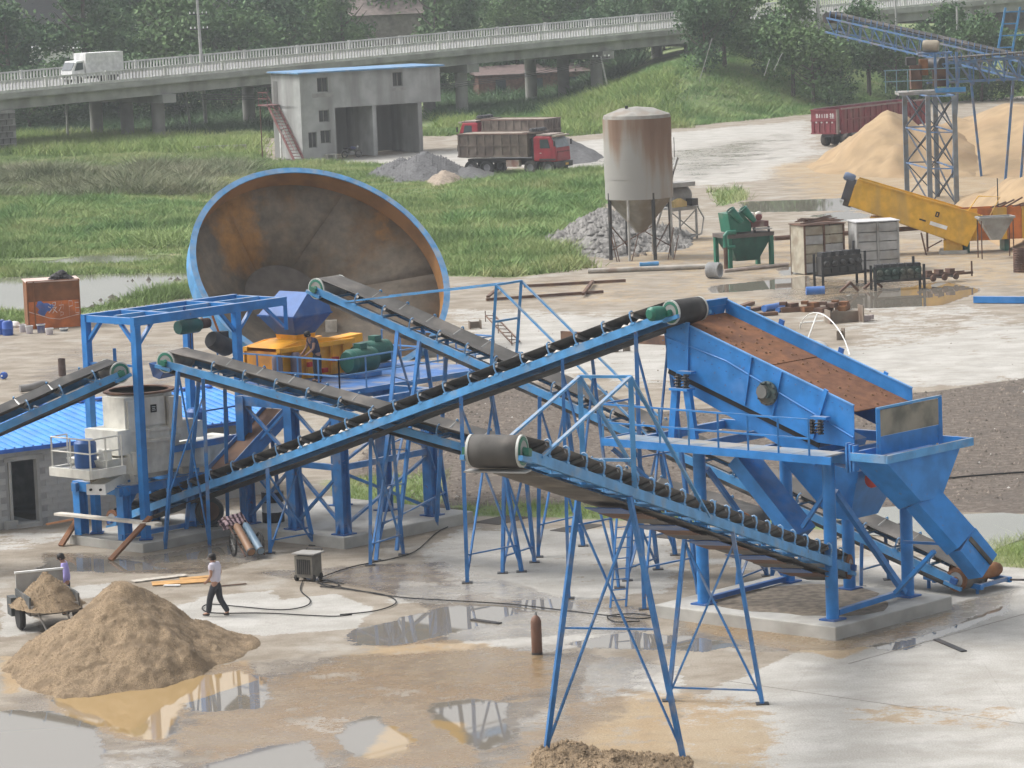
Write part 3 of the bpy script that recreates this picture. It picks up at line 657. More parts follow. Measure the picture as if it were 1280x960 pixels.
# screen box: side plates
sn, sf = .42, 2.80
pl = S(0, sn, 0)
TL, TR, BR, BM, BLc = (PL(*q, pl, 133) for q in ((832.5, 393), (1067, 507), (1068, 560), (1022, 553), (834, 460)))
sdir = (TR - TL).normalized(); snor = (U.cross(sdir)).normalized()
if snor.z < 0: snor = -snor
for w0, nm in ((0, 'side_plate'), (sf - sn, 'side_plate')):
    o_ = U * w0 + (snor * .18 if w0 else snor * 0); poly = [TL + o_, TR + o_, BR + o_, BM + o_, BLc + o_]
    pt = MB().prism(poly, U * .02).build(nm, BLS, t)
    e = MB().beam(TL + o_ + U * .01, TR + o_ + U * .01, .07, .03, snor); e.build('top_flange', M('lit_edge_blue', (.10, .28, .56), .45), pt)  # paler blue puts the highlight along the plate's top edge into the paint
    sg = -1 if w0 == 0 else 1; f0 = U * (-.03 if w0 == 0 else .04) + o_
    for k, wd in ((.12, .12), (.47, .05), (.63, .05), (.86, .12)):
        a = TL.lerp(TR, k) + f0 + snor * (.08 if wd > .1 else -.02); b = BLc.lerp(BM, min(1, k * 1.12)) + f0 + snor * .05
        MB().beam(a, b, .05, wd, sdir).build('stiffener', BLS, pt)
    MB().path([TL.lerp(BLc, .42) + f0, TL.lerp(TR, .35) - snor * .42 + f0, TR.lerp(BR, .75) + f0], .022, 5).build('stiffener', BLS, pt)
    g = MB()
    for i in range(26):
        for k in (.10, .62): 
            a = TL.lerp(TR, (i + .5) / 26) - snor * (.06 + k); g.tube(a + f0 * 1.0, a + f0 + U * (.02 * sg), .016, n=5)
    ob = g.build('bolt_row', BLD, pt); ob['kind'] = 'stuff'
MB().beam(TL + U * .05 + sdir * .05, TL + U * 2.38 + sdir * .05, .06, .5, snor).build('end_plate', BLS, t)
MB().beam(TL + U * .02 + sdir * .02 + snor * .02, TL + U * 2.38 + sdir * .02 + snor * .02, .14, .08, snor).build('end_flange', BLS, t)
MESHM = M('rusty_screen_mesh', (.185, .080, .036), .85, var=.22, scale=4, bump=.3, bscale=40, dirt=(.11, .05, .03), damt=.35, dscale=1.5)
for k0, k1, dz in ((.02, .52, -.16), (.522, 1.0, -.175)):
    a, b = TL.lerp(TR, k0) + snor * dz, TL.lerp(TR, k1) + snor * dz
    MB().prism([a + U * .03, b + U * .03, b + U * 2.37, a + U * 2.37], snor * -.03).build('mesh_panel', MESHM if k0 < .1 else M('rusty_screen_mesh_dark', (.150, .065, .032), .85, var=.22, scale=4, bump=.3, bscale=40), t)
g = MB(); rr = random.Random(3)
for i in range(110):
    k = rr.random(); a = TL.lerp(TR, k) + snor * (-.155 if k < .52 else -.17) + U * rr.uniform(.1, 2.3); s_ = rr.uniform(.015, .045)
    g.lathe([(0, 0), (s_, .0), (s_ * .6, s_ * .7), (0, s_ * .9)], a, snor, 5)
o = g.build('pebbles', M('rusty_pebbles', (.20, .11, .06), .9, var=.4, scale=3), t); o['kind'] = 'stuff'
for k in (.3, .62):
    MB().box(TL.lerp(TR, k) + U * 2.44 + snor * .24, (.16, .05, .16), (sdir, U, snor)).build('lifting_lug', BLD, t)
# exciter on the side plate
ec_ = PL(962, 491, pl, 133) - U * .03
MB().lathe([(.02, 0), (.30, 0), (.32, .05), (.32, .10), (.27, .12), (.25, .07), (.13, .07), (.12, .16), (.02, .16)], ec_, -U, 22).build('exciter_flange', M('greasy_green_steel', (.05, .085, .085), .5, dirt=(.14, .11, .08), damt=.4), t, True)
MB().lathe([(.02, 0), (.17, 0), (.17, .11), (.02, .11)], ec_ + LS * -.10 + ZZ * .04 - U * .08, -U, 14).build('exciter_weight', STL, t, True)
g = MB()
for i in range(12): 
    a = i * math.pi / 6; g.tube(ec_ + (LS * math.cos(a) + ZZ * math.sin(a)) * .29 - U * .1, ec_ + (LS * math.cos(a) + ZZ * math.sin(a)) * .29 - U * .14, .025, n=6)
g.build('flange_bolts', DRK, t)
# spring stands
for l, ztop, wf in ((-.55, 5.95, .05), (3.85, 5.02, .05), (-.55, 5.95, 3.05), (3.85, 5.02, 3.05)):
    b0 = PZ + .26
    if ztop > 5.5:
        for q in (-.25, .25): MB().beam(S(l + q * 1.5, wf, b0), S(l + q * .8, wf, ztop), .14, .2).build('spring_stand', BLS, t)
        MB().box(S(l, wf, ztop + .03), (.62, .32, .06), (LS, U, ZZ)).build('spring_seat', BLS, t)
    sp = MB()
    for q in (-.13, .13):
        sp.path([S(l + q + .09 * math.cos(a * .9), wf + .09 * math.sin(a * .9), ztop + .06 + .02 * a * .55) for a in range(0, 32)], .02, 5)
        sp.tube(S(l + q, wf, ztop + .05), S(l + q, wf, ztop + .42), .05)
    sp.build('spring', DRK, t); MB().box(S(l, wf + .2 if wf < 1 else wf - .2, ztop + .45), (.5, .22, .06), (LS, U, ZZ)).build('spring_bracket', BLS, t)
# under-pan hopper below the deck and its chutes
o_ = snor * -.25
h0 = BLc + U * .12 + snor * -.16; h1 = BM + U * .12 + snor * -.16
MB().beam(BLc + U * .1 - snor * .08, BM + U * .1 - snor * .08, .05, .16, snor).build('gap_shade', BLK, t)  # black bar stands in for the shaded gap above the under-pan
MB().hexa([h0 + LS * .55 - snor * .42, h1 - snor * .5, h1 - snor * .5 + U * 2.0, h0 + LS * .55 - snor * .42 + U * 2.0], [h0, h1, h1 + U * 2.0, h0 + U * 2.0]).build('under_pan', BLS, t)
MB().hexa([S(3.5, 1.0, 2.75), S(4.1, 1.0, 2.75), S(4.1, 2.2, 2.75), S(3.5, 2.2, 2.75)], [S(1.9, .72, 4.42), S(4.75, .6, 4.1), S(4.75, 2.6, 4.1), S(1.9, 2.5, 4.42)]).build('hopper_throat', BLS, t)
a0, a1 = S(1.25, .2, 4.3), S(3.0, .45, 2.35)
dd = (a1 - a0).normalized()
MB().beam(a0, a1, .75, .42, LS).build('side_chute', BLS, t); MB().beam(a1 - dd * .7 + snor * -.2, a1 + dd * .02 + snor * -.2, .72, .03, LS).build('chute_liner', RUB, t)
MB().lathe([(.02, 0), (.2, 0), (.2, .5), (.02, .5)], S(4.9, .9, 3.85), U, 12).build('vibrator_motor', M('red_motor', (.42, .04, .02), .5), t, True)
# discharge box at the low end
e0, e1, eb = 5.0, 6.15, S
ez = PL(1096, 570, S(0, .15, 0), 133).z
MB().beam(S(5.15, -.25, ez), S(5.15, 3.3, ez), .1, .2).build('box_beam', BLS, t); MB().beam(S(5.15, 3.3, ez), S(6.2, 3.3, ez), .1, .2).build('box_beam', BLS, t)
MB().beam(S(5.2, -.25, ez), S(6.3, -.25, ez + .0), .1, .2).build('box_beam', BLL, t); MB().beam(S(6.3, -.3, ez), S(6.3, 3.35, ez), .1, .2).build('box_beam', BLL, t)
for w_ in (.15, 2.75): MB().beam(S(5.75, w_, ez - .1), S(5.75, w_, ez + 1.2), .1, .14).build('panel_post', BLS, t)
MB().beam(S(5.75, .1, ez + 1.2), S(5.75, 2.8, ez + 1.2), .06, .06).build('panel_rail', BLL, t)
MB().box(S(5.75, 1.45, ez + .82), (.03, 2.5, .66), (LS, U, ZZ)).build('rubber_panel', M('worn_grey_rubber', (.17, .165, .135), .8, var=.3, scale=1.5, dirt=(.30, .27, .21), damt=.45), t)
MB().box(S(5.74, 1.45, ez + .25), (.03, 2.5, .46), (LS, U, ZZ)).build('blue_panel', BLS, t)
for i in range(3): MB().box(S(5.0 + i * .11, -.12 - .0 * i, ez - .05), (.06, .2, .75 - .05 * i), (LS, U, ZZ)).build('bracket_plate', BLS, t)
k0 = [S(5.15, -.2, ez - .1), S(6.25, -.2, ez - .1), S(6.25, 2.9, ez - .1), S(5.15, 2.9, ez - .1)]
k1 = [S(5.75, .9, ez - 1.45), S(6.45, .9, ez - 1.2), S(6.45, 1.8, ez - 1.2), S(5.75, 1.8, ez - 1.45)]
MB().hexa(k1, k0).build('discharge_hopper', BLS, t)
ch = [S(6.1, 1.35, ez - 1.15), S(6.9, 1.95, ez - 2.35), S(7.15, 2.5, ez - 3.05)]
MB().beam(ch[0], ch[1], .85, .5, LS).build('discharge_chute', BLS, t); MB().beam(ch[1] - ZZ * -.05, ch[2], .82, .5, LS).build('discharge_chute', BLS, t)
MB().beam(ch[1] + LS * .27 + ZZ * .12, ch[2] + LS * .27 + ZZ * .12, .12, .04, LS).build('chute_liner', RUB, t)
legs(t, [(S(6.6, 1.2, ez - 2.5), S(5.2, 1.4, .9))], .12, BLS, 'chute_leg')
braces(t, [(S(4.3, 3.0, 1.9), S(6.9, 2.0, 2.2))], .1, BLS)

# ------------------------------------------------------------------ yellow impact crusher on its tower
cc = Vector((c2.x, c2.y, 0))
def K(u, v, z): return cc + U * u + VL * v + ZZ * z
kz = 4.30; pk = G(425, 492, kz); kk = Vector((pk.x, pk.y, 0)) - cc; ku, kv = kk.dot(U), kk.dot(VL)
t = tT = thing('crusher_tower', 'blue steel tower with railed deck carrying the yellow crusher', 'steel tower', cc + ZZ * .35)
for u, v in ((.45, .45), (.45, 2.5), (.45, 4.6), (4.4, .6), (4.4, 2.6), (4.4, 4.6)):
    m = MB(); m.box(K(u, v, (kz + .35) / 2), (.34, .05, kz - .40), (U, VL, ZZ)); 
    for q in (-.16, .16): m.box(K(u + q, v, (kz + .35) / 2), (.03, .34, kz - .40), (U, VL, ZZ))
    m.build('column', BL, t); MB().box(K(u, v, .37), (.55, .55, .04), (U, VL, ZZ)).build('base_plate', BLD, t)
    g = MB(); 
    for q in (U, -U, VL, -VL): g.prism([K(u, v, .4) + q * .17, K(u, v, .4) + q * .33, K(u, v, .75) + q * .17], q.cross(ZZ) * .02)
    g.build('gusset', BL, t)
for v in (.45, 2.5, 4.6): MB().beam(K(.3, v, kz - .15), K(4.7, v, kz - .15), .2, .3).build('deck_beam', BL, t)
for u in (.45, 4.4): MB().beam(K(u, .3, kz - .15), K(u, 4.8, kz - .15), .2, .29).build('deck_beam', BL, t)
for u, v, u2, v2 in ((.45, .5, .45, 2.4), (.45, 2.6, .45, 4.5), (.5, .45, 4.3, .6)):
    for f in (0, 1):
        a, b = (K(u, v, .6), K(u2, v2, 2.2)) if f == 0 else (K(u2, v2, .6), K(u, v, 2.2))
        MB().beam(a, b, .1, .08).build('brace', BL, t)
        a, b = (K(u, v, 2.5), K(u2, v2, 4.0)) if f == 0 else (K(u2, v2, 2.5), K(u, v, 4.0))
        MB().beam(a, b, .1, .08).build('brace', BL, t)
    MB().beam(K(u, v, 2.35), K(u2, v2, 2.35), .12, .18).build('girt', BL, t)
for i in range(7):
    for j in range(3):
        MB().box(K(ku + .5 + i * .98, kv + .8 + j * 1.62, kz + .02), (.96, 1.60, .03), (U, VL, ZZ)).build('deck_plate', M('deck_blue', (.045, .14, .36), .55, dirt=DUST, damt=.3), t)
MB().beam(K(ku, kv, kz - .03), K(ku + 6.9, kv, kz - .03), .08, .16).build('edge_beam', BL, t); MB().beam(K(ku, kv, kz - .03), K(ku, kv + 5.4, kz - .03), .08, .16).build('edge_beam', BL, t)
RL = M('rail_blue', (.10, .25, .50), .45, dirt=DUST, damt=.2)
for a, b in (((ku, kv), (ku + 6.9, kv)), ((ku, kv), (ku, kv + 5.4)), ((ku + 6.9, kv), (ku + 6.9, kv + 5.0))):
    n_ = 6
    for i in range(n_ + 1):
        u = a[0] + (b[0] - a[0]) * i / n_; v = a[1] + (b[1] - a[1]) * i / n_
        MB().beam(K(u, v, kz + .05), K(u, v, kz + 1.02), .05).build('railing_post', RL, t)
    for z in (.52, 1.02): MB().beam(K(*a, kz + z), K(*b, kz + z), .045).build('handrail', RL, t)
# crusher itself
YC = G(372, 470, kz + .04); yk = Vector((YC.x, YC.y, 0))
def Q(u, v, z): return yk + U * u + VL * v + ZZ * (kz + .04 + z)
t = thing('impact_crusher', 'yellow roll crusher with ribbed housing and red parts on the railed blue deck', 'crusher', yk + ZZ * (kz + .04))
for v in (-.75, .75):
    MB().prism([Q(-1.55, v, 0), Q(1.75, v, 0), Q(1.75, v, .95), Q(.6, v, 1.2), Q(-.6, v, 1.2), Q(-1.55, v, 1.05)], VL * .05).build('side_plate', YEL, t)
    for u in (-1.4, -.9, -.35, .2, .75, 1.3): MB().beam(Q(u, v + (-.07 if v < 0 else .12), .05), Q(u, v + (-.07 if v < 0 else .12), .95), .07, .1).build('rib', YEL, t)
    MB().beam(Q(-1.55, v - .05, 1.0), Q(1.75, v - .05, 1.0), .16, .14).build('rail', YEL, t)
MB().box(Q(.1, 0, .48), (3.2, 1.4, .92), (U, VL, ZZ)).build('housing', M('orange_housing', (.70, .28, .02), .5, dirt=(.25, .12, .05), damt=.3), t)
MB().hexa([Q(-1.5, -.8, 1.05), Q(1.6, -.8, 1.05), Q(1.6, .8, 1.05), Q(-1.5, .8, 1.05)], [Q(-.55, -.55, 1.22), Q(.55, -.55, 1.22), Q(.55, .55, 1.22), Q(-.55, .55, 1.22)]).build('top_cover', YEL, t)
MB().hexa([Q(-.4, -.45, 1.22), Q(.4, -.45, 1.22), Q(.4, .45, 1.22), Q(-.4, .45, 1.22)], [Q(-.42, -.47, 1.36), Q(.42, -.47, 1.36), Q(.42, .47, 1.36), Q(-.42, .47, 1.36)]).build('inlet_neck', YEL, t)
MB().beam(Q(1.0, -.5, .98), Q(2.3, -.4, 1.02), .5, .26).build('hinged_arm', YEL, t)
for u in (-1.75, -.95): MB().lathe([(.03, 0), (.16, 0), (.17, .1), (.17, .7), (.1, .8), (.03, .8)], Q(u, -.95, .1), ZZ, 12).build('spring_cylinder', M('purple_grey_steel', (.14, .12, .15), .5), t, True)
for u, z in ((-.3, .45), (.3, .2), (.8, .5), (1.45, .3)): MB().box(Q(u, -.92, z), (.22, .12, .14), (U, VL, ZZ)).build('red_block', M('red_part', (.50, .035, .03), .5), t)
# feed hopper
hz = 1.36
t2 = thing('feed_hopper', 'dark blue sheet steel feed hopper above the yellow crusher', 'hopper', Q(0, 0, hz))
b4 = [Q(-.42, -.42, hz), Q(.42, -.42, hz), Q(.42, .42, hz), Q(-.42, .42, hz)]; m4 = [Q(-.85, -.8, hz + .62), Q(.85, -.8, hz + .62), Q(.85, .8, hz + .62), Q(-.85, .8, hz + .62)]
t4 = [Q(.05, -.6, hz + 1.32), Q(.8, -.6, hz + 1.22), Q(.8, .7, hz + 1.22), Q(.05, .7, hz + 1.32)]
MB().hexa(b4, m4).build('hopper_body', BLD, t2); MB().hexa([p + ZZ * .002 for p in m4], t4).build('hopper_hood', BLD, t2); MB().box(Q(0, 0, hz + .62), (1.74, 1.64, .05), (U, VL, ZZ)).build('rim', BLD, t2)
# drive motors
for i, (px, r_, nm, lb) in enumerate((((452, 470), .40, GRND, 'large teal electric motor nearest the corner rail of the crusher deck'), ((432, 462), .34, M('dark_green_gear', (.022, .065, .045), .5, dirt=(.02, .02, .02), damt=.3), 'dark green finned gearbox beside the yellow crusher'), ((470, 458), .38, GRND, 'teal electric motor farthest out on the crusher deck'))):
    p = G(*px, kz + .05); t3 = thing('electric_motor' if i != 1 else 'gearbox', lb, 'motor' if i != 1 else 'gearbox', p, group='drive units on the crusher deck')
    prof = [(.03, -.65), (r_ * .8, -.63), (r_, -.5)]
    for q in range(9): prof += [(r_, -.45 + q * .1), (r_ * .92, -.42 + q * .1)]
    prof += [(r_ * .95, .5), (r_ * .6, .62), (.03, .62)]
    MB().lathe(prof, p + ZZ * (r_ + .1), U if i != 1 else VL, 16).build('housing', nm, t3, True)
    MB().box(p + ZZ * .06, (1.1, .7, .12), (U, VL, ZZ)).build('bed', BL, t3); MB().box(p + ZZ * (2 * r_ + .15), (.3, .3, .18), (U, VL, ZZ)).build('terminal_box', GRND, t3)
# discharge chute down to the conveyor
ca, cb = AT(345, 512, 112.0), AT(272, 592, 110.2); 
t = thing('inclined_chute', 'dark inclined chute with brown lining from the crusher tower down to the cream crusher conveyor', 'chute', Vector((cb.x, cb.y, 0)))
MB().beam(ca, cb, .9, .06).build('chute_floor', RUSTB, t)
_, s_, n_ = frame_of(cb - ca)
for q in (-.45, .45): MB().beam(ca + s_ * q - n_ * .1, cb + s_ * q - n_ * .1, .03, .5).build('chute_side', BL, t)
MB().beam(ca.lerp(cb, .1) + ZZ * -.3, Vector((ca.x, ca.y, .35)), .12).build('leg', BL, t); MB().beam(ca.lerp(cb, .6) + ZZ * -.3, ca.lerp(cb, .6) * 1 - ZZ * (ca.lerp(cb, .6).z - .02), .1).build('leg', BL, t)

# ------------------------------------------------------------------ cream vertical shaft crusher on blue stand
cq = Vector((c3.x, c3.y, 0)) + U * 1.9 + VL * 2.0
def W(u, v, z): return cq + U * u + VL * v + ZZ * z
t = tW = thing('shaft_crusher', 'cream vertical shaft crusher with round drum, side platform and blue stand', 'crusher', cq + ZZ * .28)
for u in (-1.7, 1.2):
    for v in (-1.0, 1.0):
        m = MB(); m.box(W(u, v, .98), (.3, .04, 1.36), (U, VL, ZZ)); [m.box(W(u + q, v, .98), (.03, .3, 1.36), (U, VL, ZZ)) for q in (-.15, .15)]; m.build('stand_post', BLS, t)
    MB().beam(W(u, -1.2, 1.8), W(u, 1.2, 1.8), .24, .3).build('stand_beam', BLS, t)
for v in (-1.0, 1.0): MB().beam(W(-1.95, v, 1.78), W(2.2, v, 1.78), .2, .26).build('stand_beam', BL, t)
MB().beam(W(-1.9, -1.0, .4), W(1.3, -1.0, .4), .16, .14).build('sill_beam', BL, t)
for q in ((-1.62, -.95), (1.1, -.95)): MB().prism([W(q[0], q[1], 1.62), W(q[0] + (.5 if q[0] < 0 else -.5), q[1], 1.62), W(q[0], q[1], 1.0)], VL * .03).build('gusset', BLS, t)
# lower boat-shaped housing
hb = [W(-1.9, -.55, 2.0), W(3.1, -.55, 2.0), W(3.1, .55, 2.0), W(-1.9, .55, 2.0)]; ht = [W(-2.3, -.85, 2.75), W(3.7, -.85, 2.75), W(3.7, .85, 2.75), W(-2.3, .85, 2.75)]
MB().hexa(hb, ht).build('lower_housing', WHT, t)
MB().lathe([(.55, 1.95), (.8, 2.0), (1.16, 2.75), (1.16, 3.15)], W(0, 0, 0), ZZ, 28).build('lower_drum', WHT, t, True)
MB().lathe([(1.1, 3.10), (1.27, 3.12), (1.27, 3.22), (1.1, 3.24)], W(0, 0, 0), ZZ, 28).build('flange', WHT, t, True)
MB().lathe([(1.13, 3.2), (1.13, 3.42), (1.2, 3.44), (1.2, 3.52), (1.03, 3.55), (1.0, 4.5), (1.06, 4.52), (1.06, 4.58)], W(0, 0, 0), ZZ, 10).build('upper_drum', WHT, t)
MB().lathe([(.92, 4.56), (1.1, 4.56), (1.1, 4.62), (.92, 4.62)], W(0, 0, 0), ZZ, 28, True).build('inlet_ring', RUSTB, t, True)
MB().lathe([(.02, 4.585), (.93, 4.585)], W(0, 0, 0), ZZ, 28).build('inlet_cover', DRK, t)
dn = (-VL * .8 - U * .25).normalized(); dsx = dn.cross(ZZ)
MB().box(W(0, 0, 4.05) + dn * 1.0, (.06, .75, .85), (dn, dsx, ZZ)).build('inspection_door', WHT, t)
MB().box(W(0, 0, 4.12) + dn * 1.038 , (.02, .2, .24), (dn, dsx, ZZ)).build('name_plate', BLK, t)
g = MB(); [g.box(W(0, 0, 4.12 + q * .05) + dn * 1.051, (.008, .09 + .03 * (q % 2), .014), (dn, dsx, ZZ)) for q in (-1, 0, 1)]; g.build('plate_mark', WHP, t)
for q in (-1, 1): MB().box(W(0, 0, 3.95) + dn * .90 + dsx * q * .68, (.5, .42, .95), (dn, dsx, ZZ)).build('shoulder_box', WHT, t)
for u in (-1.0, .95):
    MB().hexa([W(u - .12, -.92, 1.95), W(u + .12, -.92, 1.95), W(u + .12, -.7, 1.95), W(u - .12, -.7, 1.95)], [W(u - .32, -.95, 2.85), W(u + .32, -.95, 2.85), W(u + .32, -.7, 2.85), W(u - .32, -.7, 2.85)]).build('support_bracket', WHT, t)
MB().box(W(-.95, -.25, 3.95), (.62, 1.0, 1.15), (U, VL, ZZ)).build('upper_box', WHT, t)
MB().box(W(-1.2, -.1, 3.2), (.95, 1.5, .75), (U, VL, ZZ)).build('belt_housing', WHT, t)
MB().box(W(.95, -.55, 3.3), (.9, .8, .6), (U, VL, ZZ)).build('belt_housing', WHT, t)
MB().box(W(.3, -.85, 2.55), (3.0, .5, .7), (U, VL, ZZ)).build('side_apron', WHT, t)
# side platform with motor
pu = -2.43
MB().box(W(pu, -.28, 2.5), (1.26, 1.75, .05), (U, VL, ZZ)).build('platform_deck', GREY, t)
for a, b in (((pu - .68, -1.2), (pu + .68, -1.2)), ((pu - .68, -1.2), (pu - .68, .65)), ((pu - .68, .65), (pu + .68, .65))): MB().beam(W(*a, 2.46), W(*b, 2.46), .08, .26).build('platform_beam', WHT, t)
for u, v in ((pu - .62, -1.15), (pu - .62, -.25), (pu - .62, .6), (pu, -1.15), (pu + .62, -1.15), (pu, .6)): MB().beam(W(u, v, 2.55), W(u, v, 3.5), .05).build('railing_post', WHT, t)
for z in (3.08, 3.5): MB().path([W(pu + .62, -1.15, z), W(pu - .62, -1.15, z), W(pu - .62, .6, z), W(pu, .6, z)], .025, 6).build('handrail', WHT, t)
MB().lathe([(.03, -.4), (.32, -.4), (.34, -.3), (.34, .35), (.25, .45), (.03, .45)], W(pu + .1, -.1, 2.92), ZZ, 14).build('motor', BLD, t, True)
MB().box(W(pu + .45, -.6, 2.9), (.3, .25, .3), (U, VL, ZZ)).build('motor_bracket', WHT, t)
MB().lathe([(.03, -.4), (.3, -.4), (.32, -.3), (.32, .35), (.22, .45), (.03, .45)], W(2.3, 0, 3.3), ZZ, 14).build('motor', BLD, t, True); MB().box(W(1.85, -.5, 3.2), (.3, .2, .5), (U, VL, ZZ)).build('motor_bracket', WHT, t)
MB().beam(W(-2.7, -1.0, 1.98), W(-1.2, -.3, 2.08), .5, .3).build('drive_arm', WHT, t)
MB().box(W(-2.78, -1.04, 1.98), (.06, .62, .32), ((U + VL * .45).normalized(), (VL - U * .45).normalized(), ZZ)).build('arm_plate', WHP, t)
[MB().tube(W(-2.8, -1.05, 1.98) + (VL - U * .45).normalized() * q, W(-2.86, -1.08, 1.98) + (VL - U * .45).normalized() * q, .04).build('bolt_hole', BLK, t) for q in (-.16, .16)]
MB().box(W(-1.7, -.2, 2.2), (.6, .7, .5), (U, VL, ZZ)).build('gear_casing', M('grubby_casing', (.24, .22, .17), .7, dirt=(.1, .08, .06), damt=.4), t)
# side walkway rails between crusher and tower
MB().beam(W(.2, -1.12, 2.8), W(4.6, -1.12, 2.85), .12, .2).build('walkway_beam', BL, t)
for u in (1.6, 2.6, 3.6, 4.5): MB().beam(W(u, -1.1, 2.9), W(u, -1.1, 3.8), .05).build('railing_post', BLD, t)
for z in (3.3, 3.8): MB().beam(W(1.6, -1.1, z), W(4.5, -1.1, z), .045).build('handrail', BLD, t)

# ------------------------------------------------------------------ low shed with blue roof
s0 = G(-40, 668); sd_ = azv(56); sb = azv(-34)
t = thing('block_shed', 'low grey block shed with corrugated bright blue roof and dark open doorway', 'shed', s0)
def H(a, b, z): return s0 + sd_ * a + sb * b + ZZ * z
ROOFB = M('roof_blue', (.09, .30, .70), .38, dirt=(.2, .33, .55), damt=.12)
u0 = (G(18, 660) - s0).dot(sd_); u1 = (G(50, 656) - s0).dot(sd_); LW = 11.0; dh = 2.1
for a, b, z0, z1 in ((0, u0 - .12, 0, 2.5), (u1 + .12, LW, 0, 2.5), (u0 - .12, u1 + .12, dh, 2.5)):
    MB().box(H((a + b) / 2, .115, (z0 + z1) / 2), (b - a, .19, z1 - z0), (sd_, sb, ZZ)).build('wall_core', M('mortar', (.33, .325, .31), .95), t)
MB().box(H(LW / 2, 4.0, 1.25), (LW, .2, 2.5), (sd_, sb, ZZ)).build('wall_core', BLOCK, t)
for a in (.1, LW - .1): MB().box(H(a, 2.05, 1.25), (.19, 3.7, 2.5), (sd_, sb, ZZ)).build('wall_core', BLOCK, t)
MB().box(H((u0 + u1) / 2, 2.0, .03), (u1 - u0 + .2, 3.6, .04), (sd_, sb, ZZ)).build('floor_slab', CON, t)
blk = MB().box((0, 0, 0), (.392, .03, .193)).mesh('block', BLOCK)
for r_ in range(12):
    a = -.2 if r_ % 2 else 0
    while a < 5.6:
        z = .105 + r_ * .2; c_ = a + .2
        if not (u0 - .30 < c_ < u1 + .30 and z < dh + .08) and c_ > .1: inst(blk, 'block', t, mat_axes(sd_, sb, ZZ, H(c_, .012 + .006 * random.random(), z) - s0))
        a += .4
for a in (u0 - .06, u1 + .06): MB().box(H(a, .10, dh / 2), (.1, .24, dh), (sd_, sb, ZZ)).build('door_jamb', CON, t)
MB().box(H((u0 + u1) / 2, .10, dh + .08), (u1 - u0 + .5, .25, .14), (sd_, sb, ZZ)).build('lintel', CON, t); MB().box(H((u0 + u1) / 2, 0, .06), (u1 - u0, .5, .12), (sd_, sb, ZZ)).build('door_sill', CON, t)
rp = []
for i in range(12):
    a0 = -.3 + i * .97; m = MB(); nr = 3
    for k in range(nr):
        x0 = a0 + k * .9625 / nr; x1 = a0 + (k + 1) * .9625 / nr
        for xa, xb, h in ((x0, x1 - .06, 0), (x1 - .06, x1, .045)):
            m.hexa([H(xa, -.35, 2.55), H(xb, -.35, 2.55), H(xb, 4.3, 3.12), H(xa, 4.3, 3.12)], [H(xa, -.35, 2.57 + h), H(xb, -.35, 2.57 + h), H(xb, 4.3, 3.14 + h), H(xa, 4.3, 3.14 + h)])
    m.build('roof_sheet', ROOFB, t)
MB().beam(H(-.3, 4.28, 3.2), H(11.3, 4.28, 3.2), .3, .06).build('ridge_cap', M('ridge_blue', (.05, .2, .6), .4), t)
MB().beam(H(-.3, -.36, 2.50), H(11.3, -.36, 2.50), .03, .12).build('fascia', M('fascia_blue', (.03, .12, .45), .45), t)
o = MB().box(G(14, 661) + ZZ * .13, (.4, .22, .25), (sd_, sb, ZZ)); solo(o, 'cement_block', CON, 'loose pale cement block beside the dark shed doorway', 'block', G(14, 661))
# ------------------------------------------------------------------ conical tank lying open towards the yard
DISHM = bpy.data.materials.new('rusted_tank_inside'); DISHM.use_nodes = True
def dish_mat(m):
    n = m.node_tree; L = n.links; b = n.nodes['Principled BSDF']; b.inputs['Roughness'].default_value = .7
    tc = n.nodes.new('ShaderNodeTexCoord')
    def no(s, d=6):
        t = n.nodes.new('ShaderNodeTexNoise'); t.inputs['Scale'].default_value = s; t.inputs['Detail'].default_value = d; t.inputs['Roughness'].default_value = .65; L.new(tc.outputs['Object'], t.inputs['Vector']); return t.outputs['Fac']
    def rp(f, stops):
        r = n.nodes.new('ShaderNodeValToRGB'); L.new(f, r.inputs[0]); e = r.color_ramp.elements
        while len(e) < len(stops): e.new(.5)
        for q, (p, c) in zip(e, stops): q.position = p; q.color = (*c, 1)
        return r.outputs[0]
    a = rp(no(.28), [(.36, (.125, .105, .083)), (.5, (.18, .148, .108)), (.62, (.18, .115, .06)), (.72, (.34, .16, .03))])
    ps = [AT(300, 262, dY + 2) - Vector((dc.x, dc.y, 0)), AT(288, 312, dY + 3) - Vector((dc.x, dc.y, 0))]
    for q in ps:
        ds_ = n.nodes.new('ShaderNodeVectorMath'); ds_.operation = 'DISTANCE'; L.new(tc.outputs['Object'], ds_.inputs[0]); ds_.inputs[1].default_value = q
        ad_ = n.nodes.new('ShaderNodeMath'); ad_.operation = 'MULTIPLY_ADD'; L.new(no(.9), ad_.inputs[0]); ad_.inputs[1].default_value = 2.6; L.new(ds_.outputs['Value'], ad_.inputs[2])
        mr_ = n.nodes.new('ShaderNodeMapRange'); L.new(ad_.outputs[0], mr_.inputs[0]); mr_.inputs[1].default_value = 3.1; mr_.inputs[2].default_value = 2.2; mr_.inputs[3].default_value = 0; mr_.inputs[4].default_value = .85
        mx_ = n.nodes.new('ShaderNodeMix'); mx_.data_type = 'RGBA'; L.new(mr_.outputs[0], mx_.inputs[0]); L.new(a, mx_.inputs[6]); mx_.inputs[7].default_value = (.36, .17, .03, 1); a = mx_.outputs[2]
    c = rp(no(1.6), [(.3, (.55, .55, .55)), (.7, (1.15, 1.1, 1.05))])
    mu = n.nodes.new('ShaderNodeMix'); mu.data_type = 'RGBA'; mu.blend_type = 'MULTIPLY'; mu.inputs[0].default_value = 1; L.new(a, mu.inputs[6]); L.new(c, mu.inputs[7])
    L.new(mu.outputs[2], b.inputs['Base Color'])
